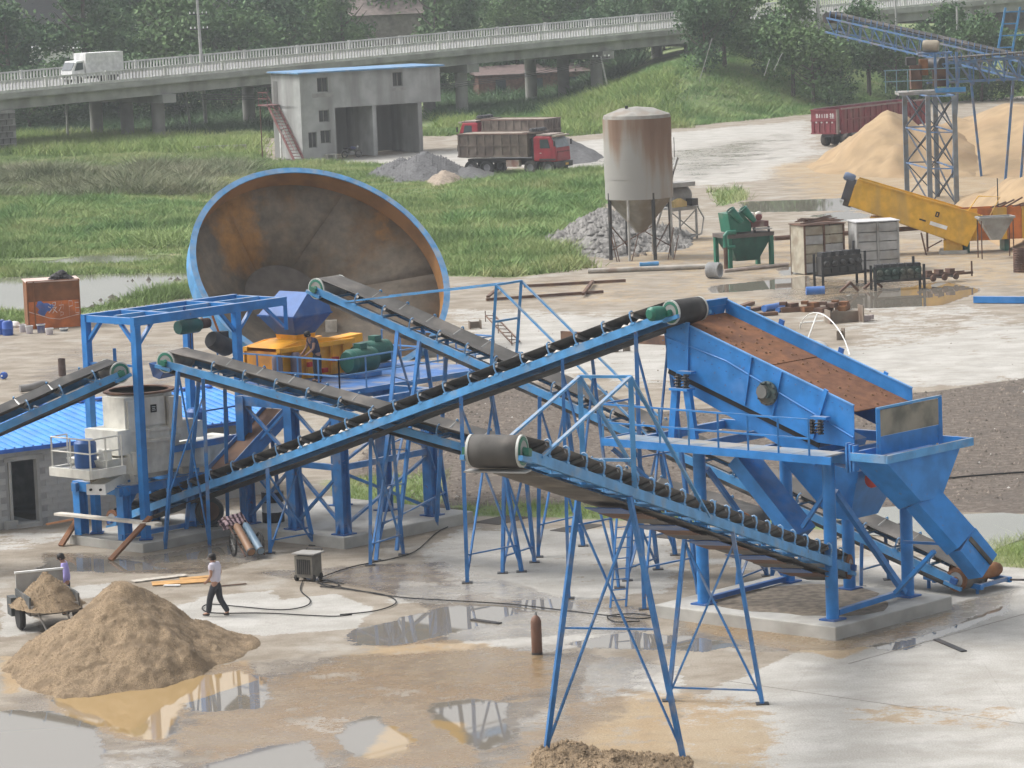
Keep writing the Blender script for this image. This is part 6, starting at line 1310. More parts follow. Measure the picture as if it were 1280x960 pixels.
# ------------------------------------------------------------------ dump trucks
def dump_truck(loc, az, label, group, bedm, load):
    t = thing('dump_truck', label, 'dump truck', loc, R(90 - az), group)
    BL_, W2_ = 5.9, 1.22
    fl, tp = 1.35, 3.05
    for s in (-1, 1): MB().box((-1.9, s * W2_, (fl + tp) / 2), (BL_, .06, tp - fl)).build('bed_side', bedm, t)
    for x in (-4.85, 1.05): MB().box((x, 0, (fl + tp) / 2), (.06, 2 * W2_, tp - fl)).build('bed_end', bedm, t)
    MB().box((-1.9, 0, fl), (BL_, 2 * W2_ - .1, .08)).build('bed_floor', bedm, t)
    for s in (-1, 1):
        for i in range(9): MB().box((-4.75 + i * .715, s * (W2_ + .06), (fl + tp) / 2), (.13, .07, tp - fl - .1)).build('bed_rib', bedm, t)
        for z in (fl + .05, (fl + tp) / 2, tp): MB().box((-1.9, s * (W2_ + .07), z), (BL_ + .06, .08, .11)).build('bed_rail', bedm if z < tp else M('bed_rim', (.17, .105, .085), .8), t)
    for i in range(6): MB().box((-4.9, -1.05 + i * .42, (fl + tp) / 2), (.07, .1, tp - fl - .1)).build('tailgate_rib', bedm, t)
    for z in ((fl + tp) / 2, tp): MB().box((-4.91, 0, z), (.07, 2 * W2_, .1)).build('tailgate_rail', bedm, t)
    MB().box((-1.9, 0, tp - .02 if load else tp - .6), (BL_ - .1, 2 * W2_ - .1, .1)).build('load', M('truck_load', (.27, .23, .19), .95, bump=.8, bscale=6), t)
    MB().box((-.6, 0, 1.0), (7.8, .85, .3)).build('chassis', DRK, t)
    cab = MB().prism([(1.5, -1.2, 1.0), (1.5, -1.2, 2.75), (1.7, -1.2, 2.85), (2.95, -1.2, 2.82), (3.32, -1.2, 1.95), (3.38, -1.2, .95)], (0, 2.4, 0)).build('cab', RED, t); bv = cab.modifiers.new('b', 'BEVEL'); bv.width = .07; bv.segments = 2
    MB().prism([(3.0, -1.05, 2.72), (3.34, -1.05, 1.98), (3.34, 1.05, 1.98), (3.0, 1.05, 2.72)], (.025, 0, .01)).build('windscreen', M('pale_windscreen', (.17, .20, .22), .15), t)
    for s in (-1, 1):
        MB().prism([(2.05, s * 1.205, 1.95), (2.9, s * 1.205, 1.95), (2.72, s * 1.205, 2.62), (2.05, s * 1.205, 2.62)], (0, s * .012, 0)).build('side_window', GLS, t)
        d_ = MB().prism([(1.95, s * 1.2, 1.1), (3.0, s * 1.2, 1.1), (3.0, s * 1.2, 1.93), (1.95, s * 1.2, 1.93)], (0, s * .02, 0)).build('door', RED, t); MB().box((2.1, s * 1.23, 1.6), (.14, .03, .05)).build('handle', CHR, d_)
        MB().box((3.35, s * 1.38, 2.3), (.08, .18, .4)).build('mirror', DRK, t); MB().box((3.45, s * .92, .85), (.05, .32, .18)).build('headlight', CHR, t)
    MB().box((2.3, 0, 2.93), (1.2, 2.2, .1)).build('roof_cap', M('dusty_cab_roof', (.30, .25, .22), .8), t); MB().box((3.2, 0, 2.85), (.3, 2.3, .12)).build('sun_visor', M('visor_dusty', (.33, .29, .23), .7), t)
    MB().box((3.42, 0, .72), (.18, 2.45, .42)).build('bumper', DRK, t); MB().box((3.36, 0, 1.35), (.06, 1.9, .5)).build('grille', RED, t); MB().box((3.37, 0, 1.66), (.06, 1.9, .1)).build('grille_bar', M('dark_red', (.16, .012, .02), .5), t); MB().box((3.52, .25, .72), (.02, .45, .16)).build('number_plate', YLW, t)
    MB().box((1.15, 0, 3.1), (1.1, 2.3, .1)).build('bed_canopy', bedm, t)
    m = MB(); [m.lathe([(0, 0), (.35, .05), (.3, .22), (0, .3)], (1.2 + .3 * random.random(), -.6 + .5 * i, 3.15), ZZ, 7) for i in range(4)]; m.build('folded_cover', DRK, t)
    MB().box((1.28, -.7, 1.9), (.25, .3, 1.6)).build('air_intake', DRK, t); MB().box((-.3, -1.0, .85), (1.1, .4, .5)).build('fuel_tank', M('dusty_red_tank', (.26, .12, .10), .6, dirt=(.4, .36, .32), damt=.4), t); MB().box((-.3, 1.0, .85), (1.1, .4, .5)).build('tool_box', DRK, t)
    for x in (2.65, 1.15, -2.5, -3.9):
        for s in (-1, 1):
            w_ = MB().lathe([(.28, -.15), (.48, -.17), (.53, -.1), (.53, .1), (.48, .17), (.28, .15)], (x, s * 1.02, .53), (0, 1, 0), 18, True).build('wheel', TYR, t, True); MB().lathe([(.02, -.08), (.29, -.13), (.29, .13), (.02, .08)], (x, s * 1.02, .53), (0, 1, 0), 14).build('rim', M('dusty_rim_grey', (.18, .18, .19), .7), w_, True)
    for s in (-1, 1): MB().box((2.65, s * 1.18, 1.12), (1.35, .1, .14)).build('mudguard', DRK, t)
    return t
dump_truck(G(655, 217), 118, 'dusty dump truck with red cab facing right beside the gravel heaps', 'dump trucks', BED, True)
dump_truck(G(628, 196), -58, 'dusty dump truck seen from behind with its red cab at the left', 'dump trucks', BED, True)
# ------------------------------------------------------------------ red trailer
p0 = G(1040, 183); t = thing('tipper_trailer', 'long maroon tipper trailer with white number on the tailgate behind the sand heap', 'trailer', p0, R(90 - 38))
fl, tp, TL_ = 1.05, 3.0, 13.0
for s in (-1, 1):
    MB().box((TL_ / 2 - .5, s * 1.22, (fl + tp) / 2), (TL_, .06, tp - fl)).build('side_wall', REDB, t)
    for i in range(16): MB().box((-.4 + i * .86, s * 1.28, (fl + tp) / 2), (.16, .08, tp - fl - .06)).build('side_rib', REDB, t)
    for z in (fl + .05, (fl + tp) / 2 + .1, tp): MB().box((TL_ / 2 - .5, s * 1.3, z), (TL_, .1, .12)).build('side_rail', REDB if z < tp else M('rim_grey_red', (.25, .19, .18), .8), t)
for x in (-1.0, TL_ - 1.02): MB().box((x, 0, (fl + tp) / 2), (.06, 2.46, tp - fl)).build('tailgate', REDB, t)
for i in range(5): MB().box((-1.06, -1.0 + i * .5, fl + .55), (.07, .1, 1.0)).build('tailgate_rib', REDB, t)
for z in (fl + .05, fl + 1.05, tp - .05): MB().box((-1.07, 0, z), (.08, 2.5, .1)).build('tailgate_rail', REDB, t)
MB().box((-.98, -1.24, (fl + tp) / 2), (.3, .12, tp - fl)).build('corner_post', M('grey_post', (.22, .18, .16), .8), t)
tx = bpy.data.curves.new('number', 'FONT'); tx.body = 'B1118 挂'; tx.size = .46; tx.align_x = 'CENTER'; tx.extrude = .005
to = bpy.data.objects.new('number', tx); COL.objects.link(to); dg = bpy.context.evaluated_depsgraph_get(); me = bpy.data.meshes.new_from_object(to.evaluated_get(dg)); bpy.data.objects.remove(to); me.materials.append(WHP)
to = bpy.data.objects.new('tailgate_number', me); COL.objects.link(to); to.parent = t; to.matrix_basis = mat_axes(Vector((0, -1, 0)), ZZ, Vector((-1, 0, 0)), Vector((-1.05, -.1, fl + 1.28)))
for i in range(4): MB().box((-1.04, -.75 + i * .5, fl + .92), (.02, .14, .12)).build('painted_dash', WHP, t)
MB().box((TL_ / 2 - .5, 0, .92), (TL_, 1.0, .24)).build('chassis', DRK, t)
for x in (.7, 2.0, 3.3, 9.0, 10.3):
    for s in (-1, 1): MB().lathe([(.05, -.2), (.5, -.2), (.52, -.1), (.52, .1), (.5, .2), (.05, .2)], (x, s * 1.0, .52), (0, 1, 0), 18).build('wheel', TYR, t, True)
# ------------------------------------------------------------------ utility poles
def pole(bp_, tp_, label, arms=0, r_=.16, lamp=False, Yd=None):
    p = ground_at(*bp_) if Yd is None else Vector((AT(*bp_, Yd).x, Yd, AT(*bp_, Yd).z)); q = AT(*tp_, p.y); q = p + (q - p)
    t = thing('utility_pole', label, 'utility pole', p - ZZ * .2, group='utility poles')
    MB().tube(p - ZZ * .5, q, r_, r_ * .62, 10).build('shaft', M('pole_concrete', (.36, .36, .345), .85, var=.15), t, True)
    for k in range(arms):
        z = p.lerp(q, .97 - k * .11); MB().beam(z - Vector((.9, 0, 0)), z + Vector((.9, 0, 0)), .1).build('cross_arm', DRK, t)
        for e in (-.8, -.4, .4, .8): MB().lathe([(.02, 0), (.06, .02), (.05, .16), (.02, .2)], z + Vector((e, 0, .05)), ZZ, 8).build('insulator', WHP, t, True)
    return q
pole((258, 163), (246, -6), 'tall concrete pole with insulator arms behind the grass left of the building', 3, .2)
pole((85, 175), (82, 110), 'short concrete pole standing in front of the left viaduct span', 1, .13)
pole((239, 165), (232, 112), 'leaning concrete pole just left of the tall armed pole', 0, .13)
pole((1027, 66), (1021, -6), 'pale concrete pole at the raised end of the high truss conveyor', 0, .18, Yd=352); pole((925, 46), (922, -8), 'concrete pole among the trees right of the viaduct', 1, .15, Yd=372); pole((942, 44), (939, -8), 'second concrete pole in the pair among the trees', 1, .15, Yd=372)
pole((1122, 60), (1119, -6), 'concrete pole behind the middle of the truss conveyor', 0, .14, Yd=360); pole((1198, 74), (1196, 8), 'concrete pole rising behind the dusty motor of the tower', 0, .16, Yd=355)
pole((763, 119), (751, 70), 'leaning thin pole by the far viaduct pier', 1, .12, Yd=372)
for a, b, lb in (((874, 94), (890, 48), 'thin white guy stake leaning right on the green bank'), ((955, 87), (962, 74), 'lower white stake on the green bank'), ((967, 80), (978, 66), 'upper white stake on the green bank')):
    p = AT(*a, 345); q = AT(*b, 345.3); solo(MB().tube(p - ZZ * .6, q, .035, n=6), 'leaning_stake', GREY, lb, 'stake', p)
t = thing('overhead_wire', 'thin overhead wires running behind the grey building', 'wire', AT(246, 8, 340))
for k in range(3):
    a, b = AT(247, 118 + k * 3, 338), AT(760, 72 + k * 2, 372); MB().path([a.lerp(b, i / 10) - ZZ * (1.2 * 4 * (i / 10) * (1 - i / 10)) for i in range(11)], .03, 4).build('strand', DRK, t)
# ------------------------------------------------------------------ far sheds
def house(p, az, ln, dp, h, rh, wm, rm, label, name='far_house', wins=3):
    u = azv(az); v = azv(az - 90); t = thing(name, label, 'house', p); c = lambda a, b, z: p + u * a + v * b + ZZ * z
    MB().box(c(ln / 2, dp / 2, h / 2 - .5), (ln, dp, h + 1), (u, v, ZZ)).build('wall', wm, t)
    MB().prism([c(-.4, -.4, h), c(-.4, dp + .4, h), c(-.4, dp / 2, h + rh)], u * (ln + .8)).build('roof', rm, t)
    for i in range(wins): 
        a = ln * (i + .6) / (wins + .2); f = MB().box(c(a, -.04, h * .55), (1.1, .08, 1.2), (u, v, ZZ)).build('window', GLS, t); MB().box(c(a, -.09, h * .55 - .65), (1.3, .1, .1), (u, v, ZZ)).build('sill', CON, f)
BRK = M('old_brick', (.16, .085, .065), .9, var=.25, scale=3); TILE = M('weathered_tile', (.20, .165, .15), .85, var=.2)
p = ground_at(598, 122); p.y = 402; p.x = AT(598, 100, 402).x; p.z = TZ(p); house(p, 84, 17, 6, 2.6, .9, BRK, M('dusty_rose_roof', (.15, .11, .10), .85), 'low brick shed with dusty rose roof seen under the viaduct', 'brick_shed', 4)
q = AT(432, 52, 430); q.z = TZ(q); house(q, 80, 9, 6, 9.0, 2.2, M('drab_wall', (.25, .225, .20), .9, dirt=(.15, .14, .13), damt=.35), TILE, 'drab brown house rising behind the viaduct among trees', wins=3)
q = AT(1238, 20, 420); q.z = TZ(q); house(q, 86, 16, 8, 6.3, 1.6, M('drab_wall', (.25, .225, .20), .9), M('brown_roof', (.20, .13, .11), .85), 'brown roofed building at the top right edge')
q = AT(30, 70, 520); q.z = TZ(q); house(q, 95, 12, 8, 4.2, 1.2, M('pale_wall', (.55, .55, .54), .9), M('pale_roof', (.45, .46, .46), .8), 'pale flat building far off at the left between trees')
wl = G(252, 193); solo(MB().box(wl + Vector((1.6, 0, .35)), (4.6, .25, .75)), 'low_wall', CON, 'low concrete wall in the weeds left of the stair', 'wall', wl)
# ------------------------------------------------------------------ trees
def leafmat(name, c0, c1, c2, wide=.2):
    m = bpy.data.materials.new(name); m.use_nodes = True; n = m.node_tree; L = n.links; b = n.nodes['Principled BSDF']; b.inputs['Roughness'].default_value = .75; b.inputs['Specular IOR Level'].default_value = .2
    oi = n.nodes.new('ShaderNodeObjectInfo'); geo = n.nodes.new('ShaderNodeNewGeometry')
    t = n.nodes.new('ShaderNodeTexNoise'); t.inputs['Scale'].default_value = .55; t.inputs['Detail'].default_value = 4; L.new(geo.outputs['Position'], t.inputs['Vector'])
    ad = n.nodes.new('ShaderNodeMath'); ad.operation = 'ADD'; L.new(t.outputs['Fac'], ad.inputs[0])
    mm = n.nodes.new('ShaderNodeMath'); mm.operation = 'MULTIPLY_ADD'; mm.inputs[1].default_value = .24; mm.inputs[2].default_value = -.12; L.new(oi.outputs['Random'], mm.inputs[0]); L.new(mm.outputs[0], ad.inputs[1])
    t2 = n.nodes.new('ShaderNodeTexNoise'); t2.inputs['Scale'].default_value = .11; t2.inputs['Detail'].default_value = 3; L.new(geo.outputs['Position'], t2.inputs['Vector']); a2 = n.nodes.new('ShaderNodeMath'); a2.operation = 'MULTIPLY_ADD'; a2.inputs[1].default_value = wide; a2.inputs[2].default_value = -wide / 2; L.new(t2.outputs['Fac'], a2.inputs[0]); a3 = n.nodes.new('ShaderNodeMath'); a3.operation = 'ADD'; L.new(ad.outputs[0], a3.inputs[0]); L.new(a2.outputs[0], a3.inputs[1])
    r = n.nodes.new('ShaderNodeValToRGB'); L.new(a3.outputs[0], r.inputs[0]); e = r.color_ramp.elements; e.new(.5)
    for q, (p, c) in zip(e, ((.32, c0), (.5, c1), (.68, c2))): q.position = p; q.color = (*c, 1)
    L.new(r.outputs[0], b.inputs['Base Color'])
    b.inputs['Subsurface Weight'].default_value = 0
    return m
LEAF = leafmat('tree_leaves', (.062, .120, .054), (.102, .178, .074), (.150, .232, .095))
LEAFD = leafmat('dark_tree_leaves', (.048, .096, .049), (.078, .140, .065), (.115, .184, .080))
BARK = M('bark', (.10, .085, .07), .9)
def crown_mesh(seed, h, w_, mat, n=2600, leaf=.34, zlo=.38):
    r = np.random.default_rng(seed); nl = 9 + seed % 5; cs = []
    for i in range(nl):
        a = r.random() * 6.28; k = r.random() ** .6; z = h * (zlo + (.88 - zlo) * r.random()); f = 1 - abs(z / h - .6) * .9
        cs.append((math.cos(a) * w_ * .33 * k * f * 1.3, math.sin(a) * w_ * .33 * k * f * 1.3, z, w_ * (.18 + .13 * r.random()) * (.7 + .4 * f)))
    cs.append((0, 0, h * .84, w_ * .22)); P = []
    per = n // len(cs)
    for cx, cy, cz, rad in cs:
        d = r.normal(size=(per, 3)); d /= np.linalg.norm(d, axis=1)[:, None]; rr = rad * (r.random(per) ** .38)[:, None] * (1 + .25 * r.normal(size=(per, 1)))
        P.append(np.array([cx, cy, cz]) + d * rr * np.array([1, 1, .85]))
    P = np.concatenate(P); P[:, 2] = np.maximum(P[:, 2], h * .03); N_ = len(P)
    a = r.normal(size=(N_, 3)); a /= np.linalg.norm(a, axis=1)[:, None]; b = np.cross(a, r.normal(size=(N_, 3))); b /= np.linalg.norm(b, axis=1)[:, None]
    s = leaf * (.6 + .9 * r.random((N_, 1))); V_ = np.stack([P - a * s * .6, P + b * s * .35, P + a * s * .6, P - b * s * .35], 1).reshape(-1, 3)
    return raw_mesh('crown', V_, np.arange(N_ * 4), 4, mat)
def trunk_mesh(seed, h, w_):
    r = random.Random(seed); m = MB(); pts = [(0, 0, -.3), (r.uniform(-.1, .1), 0, h * .25), (r.uniform(-.2, .2), r.uniform(-.2, .2), h * .55), (r.uniform(-.3, .3), 0, h * .85)]
    m.path(pts, [h * .022, h * .018, h * .011, h * .004], 7)
    for i in range(7):
        z = h * r.uniform(.22, .6); a = r.uniform(0, 6.28); l = w_ * r.uniform(.25, .42); m.path([(0, 0, z), (math.cos(a) * l * .5, math.sin(a) * l * .5, z + l * .35), (math.cos(a) * l, math.sin(a) * l, z + l * .9)], [h * .009, h * .006, h * .002], 5)
    return m.mesh('trunk', BARK, smooth=True)
KIND = [(crown_mesh(11, 13, 8.5, LEAF, 5200, .36, .26), trunk_mesh(11, 13, 8.5)), (crown_mesh(12, 15, 8, LEAFD, 5200, .36, .26), trunk_mesh(12, 15, 8)), (crown_mesh(13, 11, 9.5, LEAF, 5600, .36, .14), trunk_mesh(13, 11, 9.5)), (crown_mesh(14, 9, 8, LEAFD, 5000, .34, .10), trunk_mesh(14, 9, 8)), (crown_mesh(15, 17, 7.5, LEAF, 5200, .36, .26), trunk_mesh(15, 17, 7.5))]
TREES = []
tr = random.Random(5)
def tree(px, Y, k, s, where):
    p = AT(px, 60, Y); z = TZ(p); t = thing('broadleaf_tree', where, 'tree', (p.x, p.y, z - .1), tr.uniform(0, 6.28), 'trees around the viaduct'); t.scale = (s * tr.uniform(.9, 1.15), s * tr.uniform(.9, 1.15), s * tr.uniform(.92, 1.1))
    c = bpy.data.objects.new('crown', KIND[k][0]); COL.objects.link(c); c.parent = t; u = bpy.data.objects.new('trunk', KIND[k][1]); COL.objects.link(u); u.parent = t
KN = ['rounded mid green', 'tall dark', 'broad mid green', 'low dark bushy', 'slender light green']
def row(pxs, Yf, where, ks, s0, s1):
    for i, px in enumerate(pxs):
        k = ks[(i * 7 + len(where)) % len(ks)]; tree(px, Yf(px), k, tr.uniform(s0, s1), f'{KN[k]} tree {where}, {ordinal(i)} from the left')
ORD = 'first second third fourth fifth sixth seventh eighth ninth tenth eleventh twelfth thirteenth fourteenth fifteenth sixteenth seventeenth eighteenth nineteenth twentieth'.split()
def ordinal(i): return ORD[i] if i < 20 else 'twenty-' + ORD[i - 20]
row([-30, 8, 30, 105, 140, 175, 215, 255, 300, 345, 390, 430, 505, 545, 590, 635, 680, 725, 770, 815, 860, 905], lambda x: 392 + x * .06 + tr.uniform(-8, 14), 'in the row just behind the viaduct railing', [0, 1, 2, 4], .85, 1.15)
row([-60, 130, 190, 245, 310, 370, 440, 520, 580, 650, 710, 790, 850, 930, 1000, 1070, 1140, 1210, 1280], lambda x: 455 + x * .05 + tr.uniform(-12, 20), 'in the hazy back row beyond the viaduct', [0, 1, 4], 1.05, 1.3)
row([880, 905, 935, 962, 990, 1015, 1050, 1085, 1120, 1155, 1190, 1225, 1262, 1300], lambda x: 356 + tr.uniform(-4, 10) - (x - 880) * .02, 'on top of the grassy bank', [2, 3, 0], .62, .86)
row([-20, 10, 32, 55, 78, 100, 122, 145, 168, 190, 216, 240, 262, 286, 310, 332], lambda x: 366 + x * .06 + tr.uniform(-3, 6), 'crowded below the left viaduct spans', [3], .62, .85)
row([548, 580, 612, 645, 676, 706, 738, 770, 800, 830], lambda x: 408 + tr.uniform(-3, 6), 'in the shade below the right viaduct spans', [3], .62, .8)
# far wooded hills, distance haze put into their pale colour
HM = M('hazed_woods', (.24, .34, .25), .95, var=.35, scale=.05, bump=1, bscale=.2)
def hills():
    n1, n2 = 130, 50; x, y = np.meshgrid(np.linspace(-420, 420, n1), np.linspace(700, 1900, n2)); z = ss(700, 1400, y) * (26 + 55 * fbm(x / 170, y / 240, 41)) + 7 * fbm(x / 12, y / 12, 44) * ss(700, 760, y) + 12
    idx = np.arange(n1 * n2).reshape(n2, n1); f = np.stack([idx[:-1, :-1], idx[:-1, 1:], idx[1:, 1:], idx[1:, :-1]], -1).reshape(-1)
    me = raw_mesh('hills', np.stack([x.ravel(), y.ravel(), z.ravel()], 1), f, 4, HM); me.polygons.foreach_set('use_smooth', [True] * len(me.polygons)); o = bpy.data.objects.new('hills', me); COL.objects.link(o); tag(o, 'pale wooded hills far behind the trees', None, kind='structure')
hills()
# ------------------------------------------------------------------ grass, weeds, stones (uncountable)
def tufts(name, label, P, hgt, wid, mat, blades=7, spread=.8, bw=1.0):
    r = rng; N_ = len(P); B = np.repeat(P, blades, 0) + np.concatenate([r.normal(size=(N_ * blades, 2)) * wid, np.zeros((N_ * blades, 1))], 1)
    h = np.repeat(hgt, blades) * (.55 + .6 * r.random(N_ * blades)); a = r.random(N_ * blades) * 6.28; w_ = (.024 + .02 * h) * bw
    e = np.stack([np.cos(a), np.sin(a), np.zeros_like(a)], 1) * w_[:, None]; tip = B + np.stack([r.normal(size=len(a)) * h * spread * .9, r.normal(size=len(a)) * h * spread * .9, h], 1)
    V_ = np.stack([B - e, B + e, tip], 1).reshape(-1, 3); me = raw_mesh(name, V_, np.arange(len(V_)), 3, mat); o = bpy.data.objects.new(name, me); COL.objects.link(o); tag(o, label, None, kind='stuff')
def scatter(n, x0, x1, y0, y1, lst, thr=.5, seed=1, dens=None):
    X = rng.uniform(x0, x1, n); Y = rng.uniform(y0, y1, n); v = polys(lst, X, Y); k = v + (fbm(X / 3, Y / 3, seed) - .47) * .8 > thr
    if dens is not None: k &= rng.random(n) < dens(X, Y)
    X, Y = X[k], Y[k]; return np.stack([X, Y, terrain(X, Y) - .03], 1)
NOP = lambda P, lst: P[polys(lst, P[:, 0], P[:, 1]) < .4]
PONDS = [([(-500, 395), (0, 388), (60, 392), (120, 384), (205, 364), (238, 352), (236, 342), (130, 344), (0, 347), (-500, 350)], .5, 1), ([(-500, 326), (0, 324), (110, 320), (235, 318), (236, 326), (120, 331), (0, 333), (-500, 338)], .5, 1)]
GMAT = leafmat('field_grass', (.150, .225, .075), (.225, .310, .110), (.350, .380, .175), 1.1); GYEL = leafmat('yellow_grass', (.200, .290, .085), (.270, .350, .110), (.350, .385, .165), .8); WEED = leafmat('dark_weeds', (.140, .170, .090), (.215, .230, .135), (.290, .285, .190), .8); GDRK = leafmat('lush_grass', (.105, .200, .065), (.160, .275, .090), (.260, .340, .130), 1.0)
P = NOP(scatter(150000, -52, 12, 176, 345, GRASS, .5, 2), PONDS); hg = .10 + 1.3 * fbm(P[:, 0] / 6, P[:, 1] / 10, 31) ** 2
tufts('meadow_grass', 'rough green grass covering the field left of the yard', P, hg, .28, GMAT)
band = [([(-300, 196), (180, 196), (312, 205), (312, 232), (250, 246), (0, 252), (-300, 260)], 4, 1)]
P = scatter(26000, -60, 0, 225, 300, band, .55, 6); tufts('tall_weeds', 'belt of tall brownish weeds across the field', P, .4 + 2.4 * fbm(P[:, 0] / 4, P[:, 1] / 6, 33) ** 2, .45, WEED, 9, 1.3)
band = [([(-300, 170), (200, 172), (330, 178), (330, 196), (180, 196), (-300, 196)], 3, 1), ([(690, 172), (850, 160), (850, 140), (690, 135)], 3, 1), ([(545, 150), (590, 150), (590, 162), (545, 162)], 2, 1)]
P = scatter(30000, -70, 20, 290, 380, band, .5, 8); tufts('yellow_grass', 'bright yellow green grass in front of the viaduct', P, .7 + .7 * fbm(P[:, 0] / 5, P[:, 1] / 6, 35), .35, GYEL, 6)
scrub = [([(-200, 172), (20, 172), (200, 170), (335, 170), (335, 150), (200, 146), (-200, 150)], 2, 1), ([(545, 152), (690, 142), (800, 120), (800, 100), (545, 118)], 2, 1)]
P = scatter(16000, -70, 25, 335, 420, scrub, .4, 41); tufts('shade_scrub', 'dark scrub in the shade below the viaduct', P, .5 + 2.2 * fbm(P[:, 0] / 4, P[:, 1] / 5, 42) ** 2, .6, LEAFD, 9, 1.2, 1.6)
bank = [([(560, 168), (690, 170), (850, 158), (1000, 144), (1140, 131), (1280, 120), (1500, 100), (1500, 40), (560, 60)], 2, 1)]
P = scatter(46000, -12, 80, 312, 372, bank, .4, 9); tufts('bank_grass', 'lush green creepers covering the bank on the right', P, .2 + 1.0 * fbm(P[:, 0] / 4, P[:, 1] / 4, 36) ** 2, .4, GDRK, 7, 1.2)
lush = [([(560, 215), (760, 215), (772, 240), (745, 262), (700, 300), (640, 345), (560, 345)], 1.5, 1), ([(0, 255), (235, 250), (260, 310), (0, 318)], 3, 1)]
P = scatter(36000, -42, 8, 184, 268, lush, .5, 12); tufts('lush_grass', 'lush dark green growth between the tank and the gravel lot', P, .12 + 1.7 * fbm(P[:, 0] / 2.5, P[:, 1] / 4, 37) ** 2, .3, GDRK, 7, 1.1)
near = [GRASS[4], GRASS[5], GRASS[6], GRASS[3]]
P = scatter(16000, -6, 18, 95, 125, near, .45, 14); tufts('edge_weeds', 'weeds along the edge of the concrete behind the plant', P, .10 + .35 * fbm(P[:, 0] / 1.2, P[:, 1] / 2, 38), .09, GYEL, 8, .8, .25)
P = scatter(700, 8, 18, 93, 112, [GRASS[5]], .5, 15); tufts('edge_weeds', 'tall tufts of weeds beside the pond at the right edge', P, .12 + .38 * rng.random(len(P)) ** 2, .12, GMAT, 16, 1.0, .22)
P = scatter(1500, 9, 16, 220, 260, [GRASS[3]], .4, 16); tufts('edge_weeds', 'green weed clump right of the old mixer', P, .2 + .5 * rng.random(len(P)), .25, GMAT, 6)
def stones(name, label, P, smin, smax, mat):
    N_ = len(P); s = (smin + (smax - smin) * rng.random(N_) ** 3)[:, None]; oc = np.array([(1, 0, 0), (-1, 0, 0), (0, 1, 0), (0, -1, 0), (0, 0, 1)], float); V_ = P[:, None, :] + oc[None] * s[:, :, None] * (.6 + .8 * rng.random((N_, 5, 1))) + np.array([0, 0, .01])
    f = np.array([(0, 2, 4), (2, 1, 4), (1, 3, 4), (3, 0, 4)]); F_ = (np.arange(N_)[:, None, None] * 5 + f[None]).ravel(); me = raw_mesh(name, V_.reshape(-1, 3), F_, 3, mat); o = bpy.data.objects.new(name, me); COL.objects.link(o); tag(o, label, None, kind='stuff')
P = scatter(60000, -9, 24, 112, 150, DARK[:1], .5, 18); stones('rubble', 'broken stones strewn over the dark rubble strip', P, .015, .085, STONE)
P = scatter(220, -4, 24, 112, 150, DARK[:1], .5, 19); stones('rubble', 'larger pale lumps in the rubble strip', P, .03, .12, M('pale_lump', (.40, .38, .35), .9, var=.3))
P = scatter(5000, 2, 11, 200, 235, [([(700, 300), (760, 262), (810, 300), (800, 320), (700, 312)], 1, 1)], .3, 20); stones('rubble', 'loose broken stone round the silo heap', P, .05, .3, STONE)
P = scatter(2500, -20, 22, 84, 200, [([(-200, 420), (1500, 380), (1500, 470), (560, 480), (0, 640)], 2, 1)], .3, 21); stones('rubble', 'scattered small stones on the far yard', P, .01, .07, STONE)
P = scatter(420, -32, -12, 170, 200, [([(0, 340), (235, 338), (235, 352), (0, 350)], 1, 1), ([(90, 388), (210, 368), (210, 362), (90, 380)], .6, 1)], .2, 22); stones('mud_clods', 'dark clods along the pond bank', P, .1, .5, M('dark_clod', (.07, .06, .05), .95))
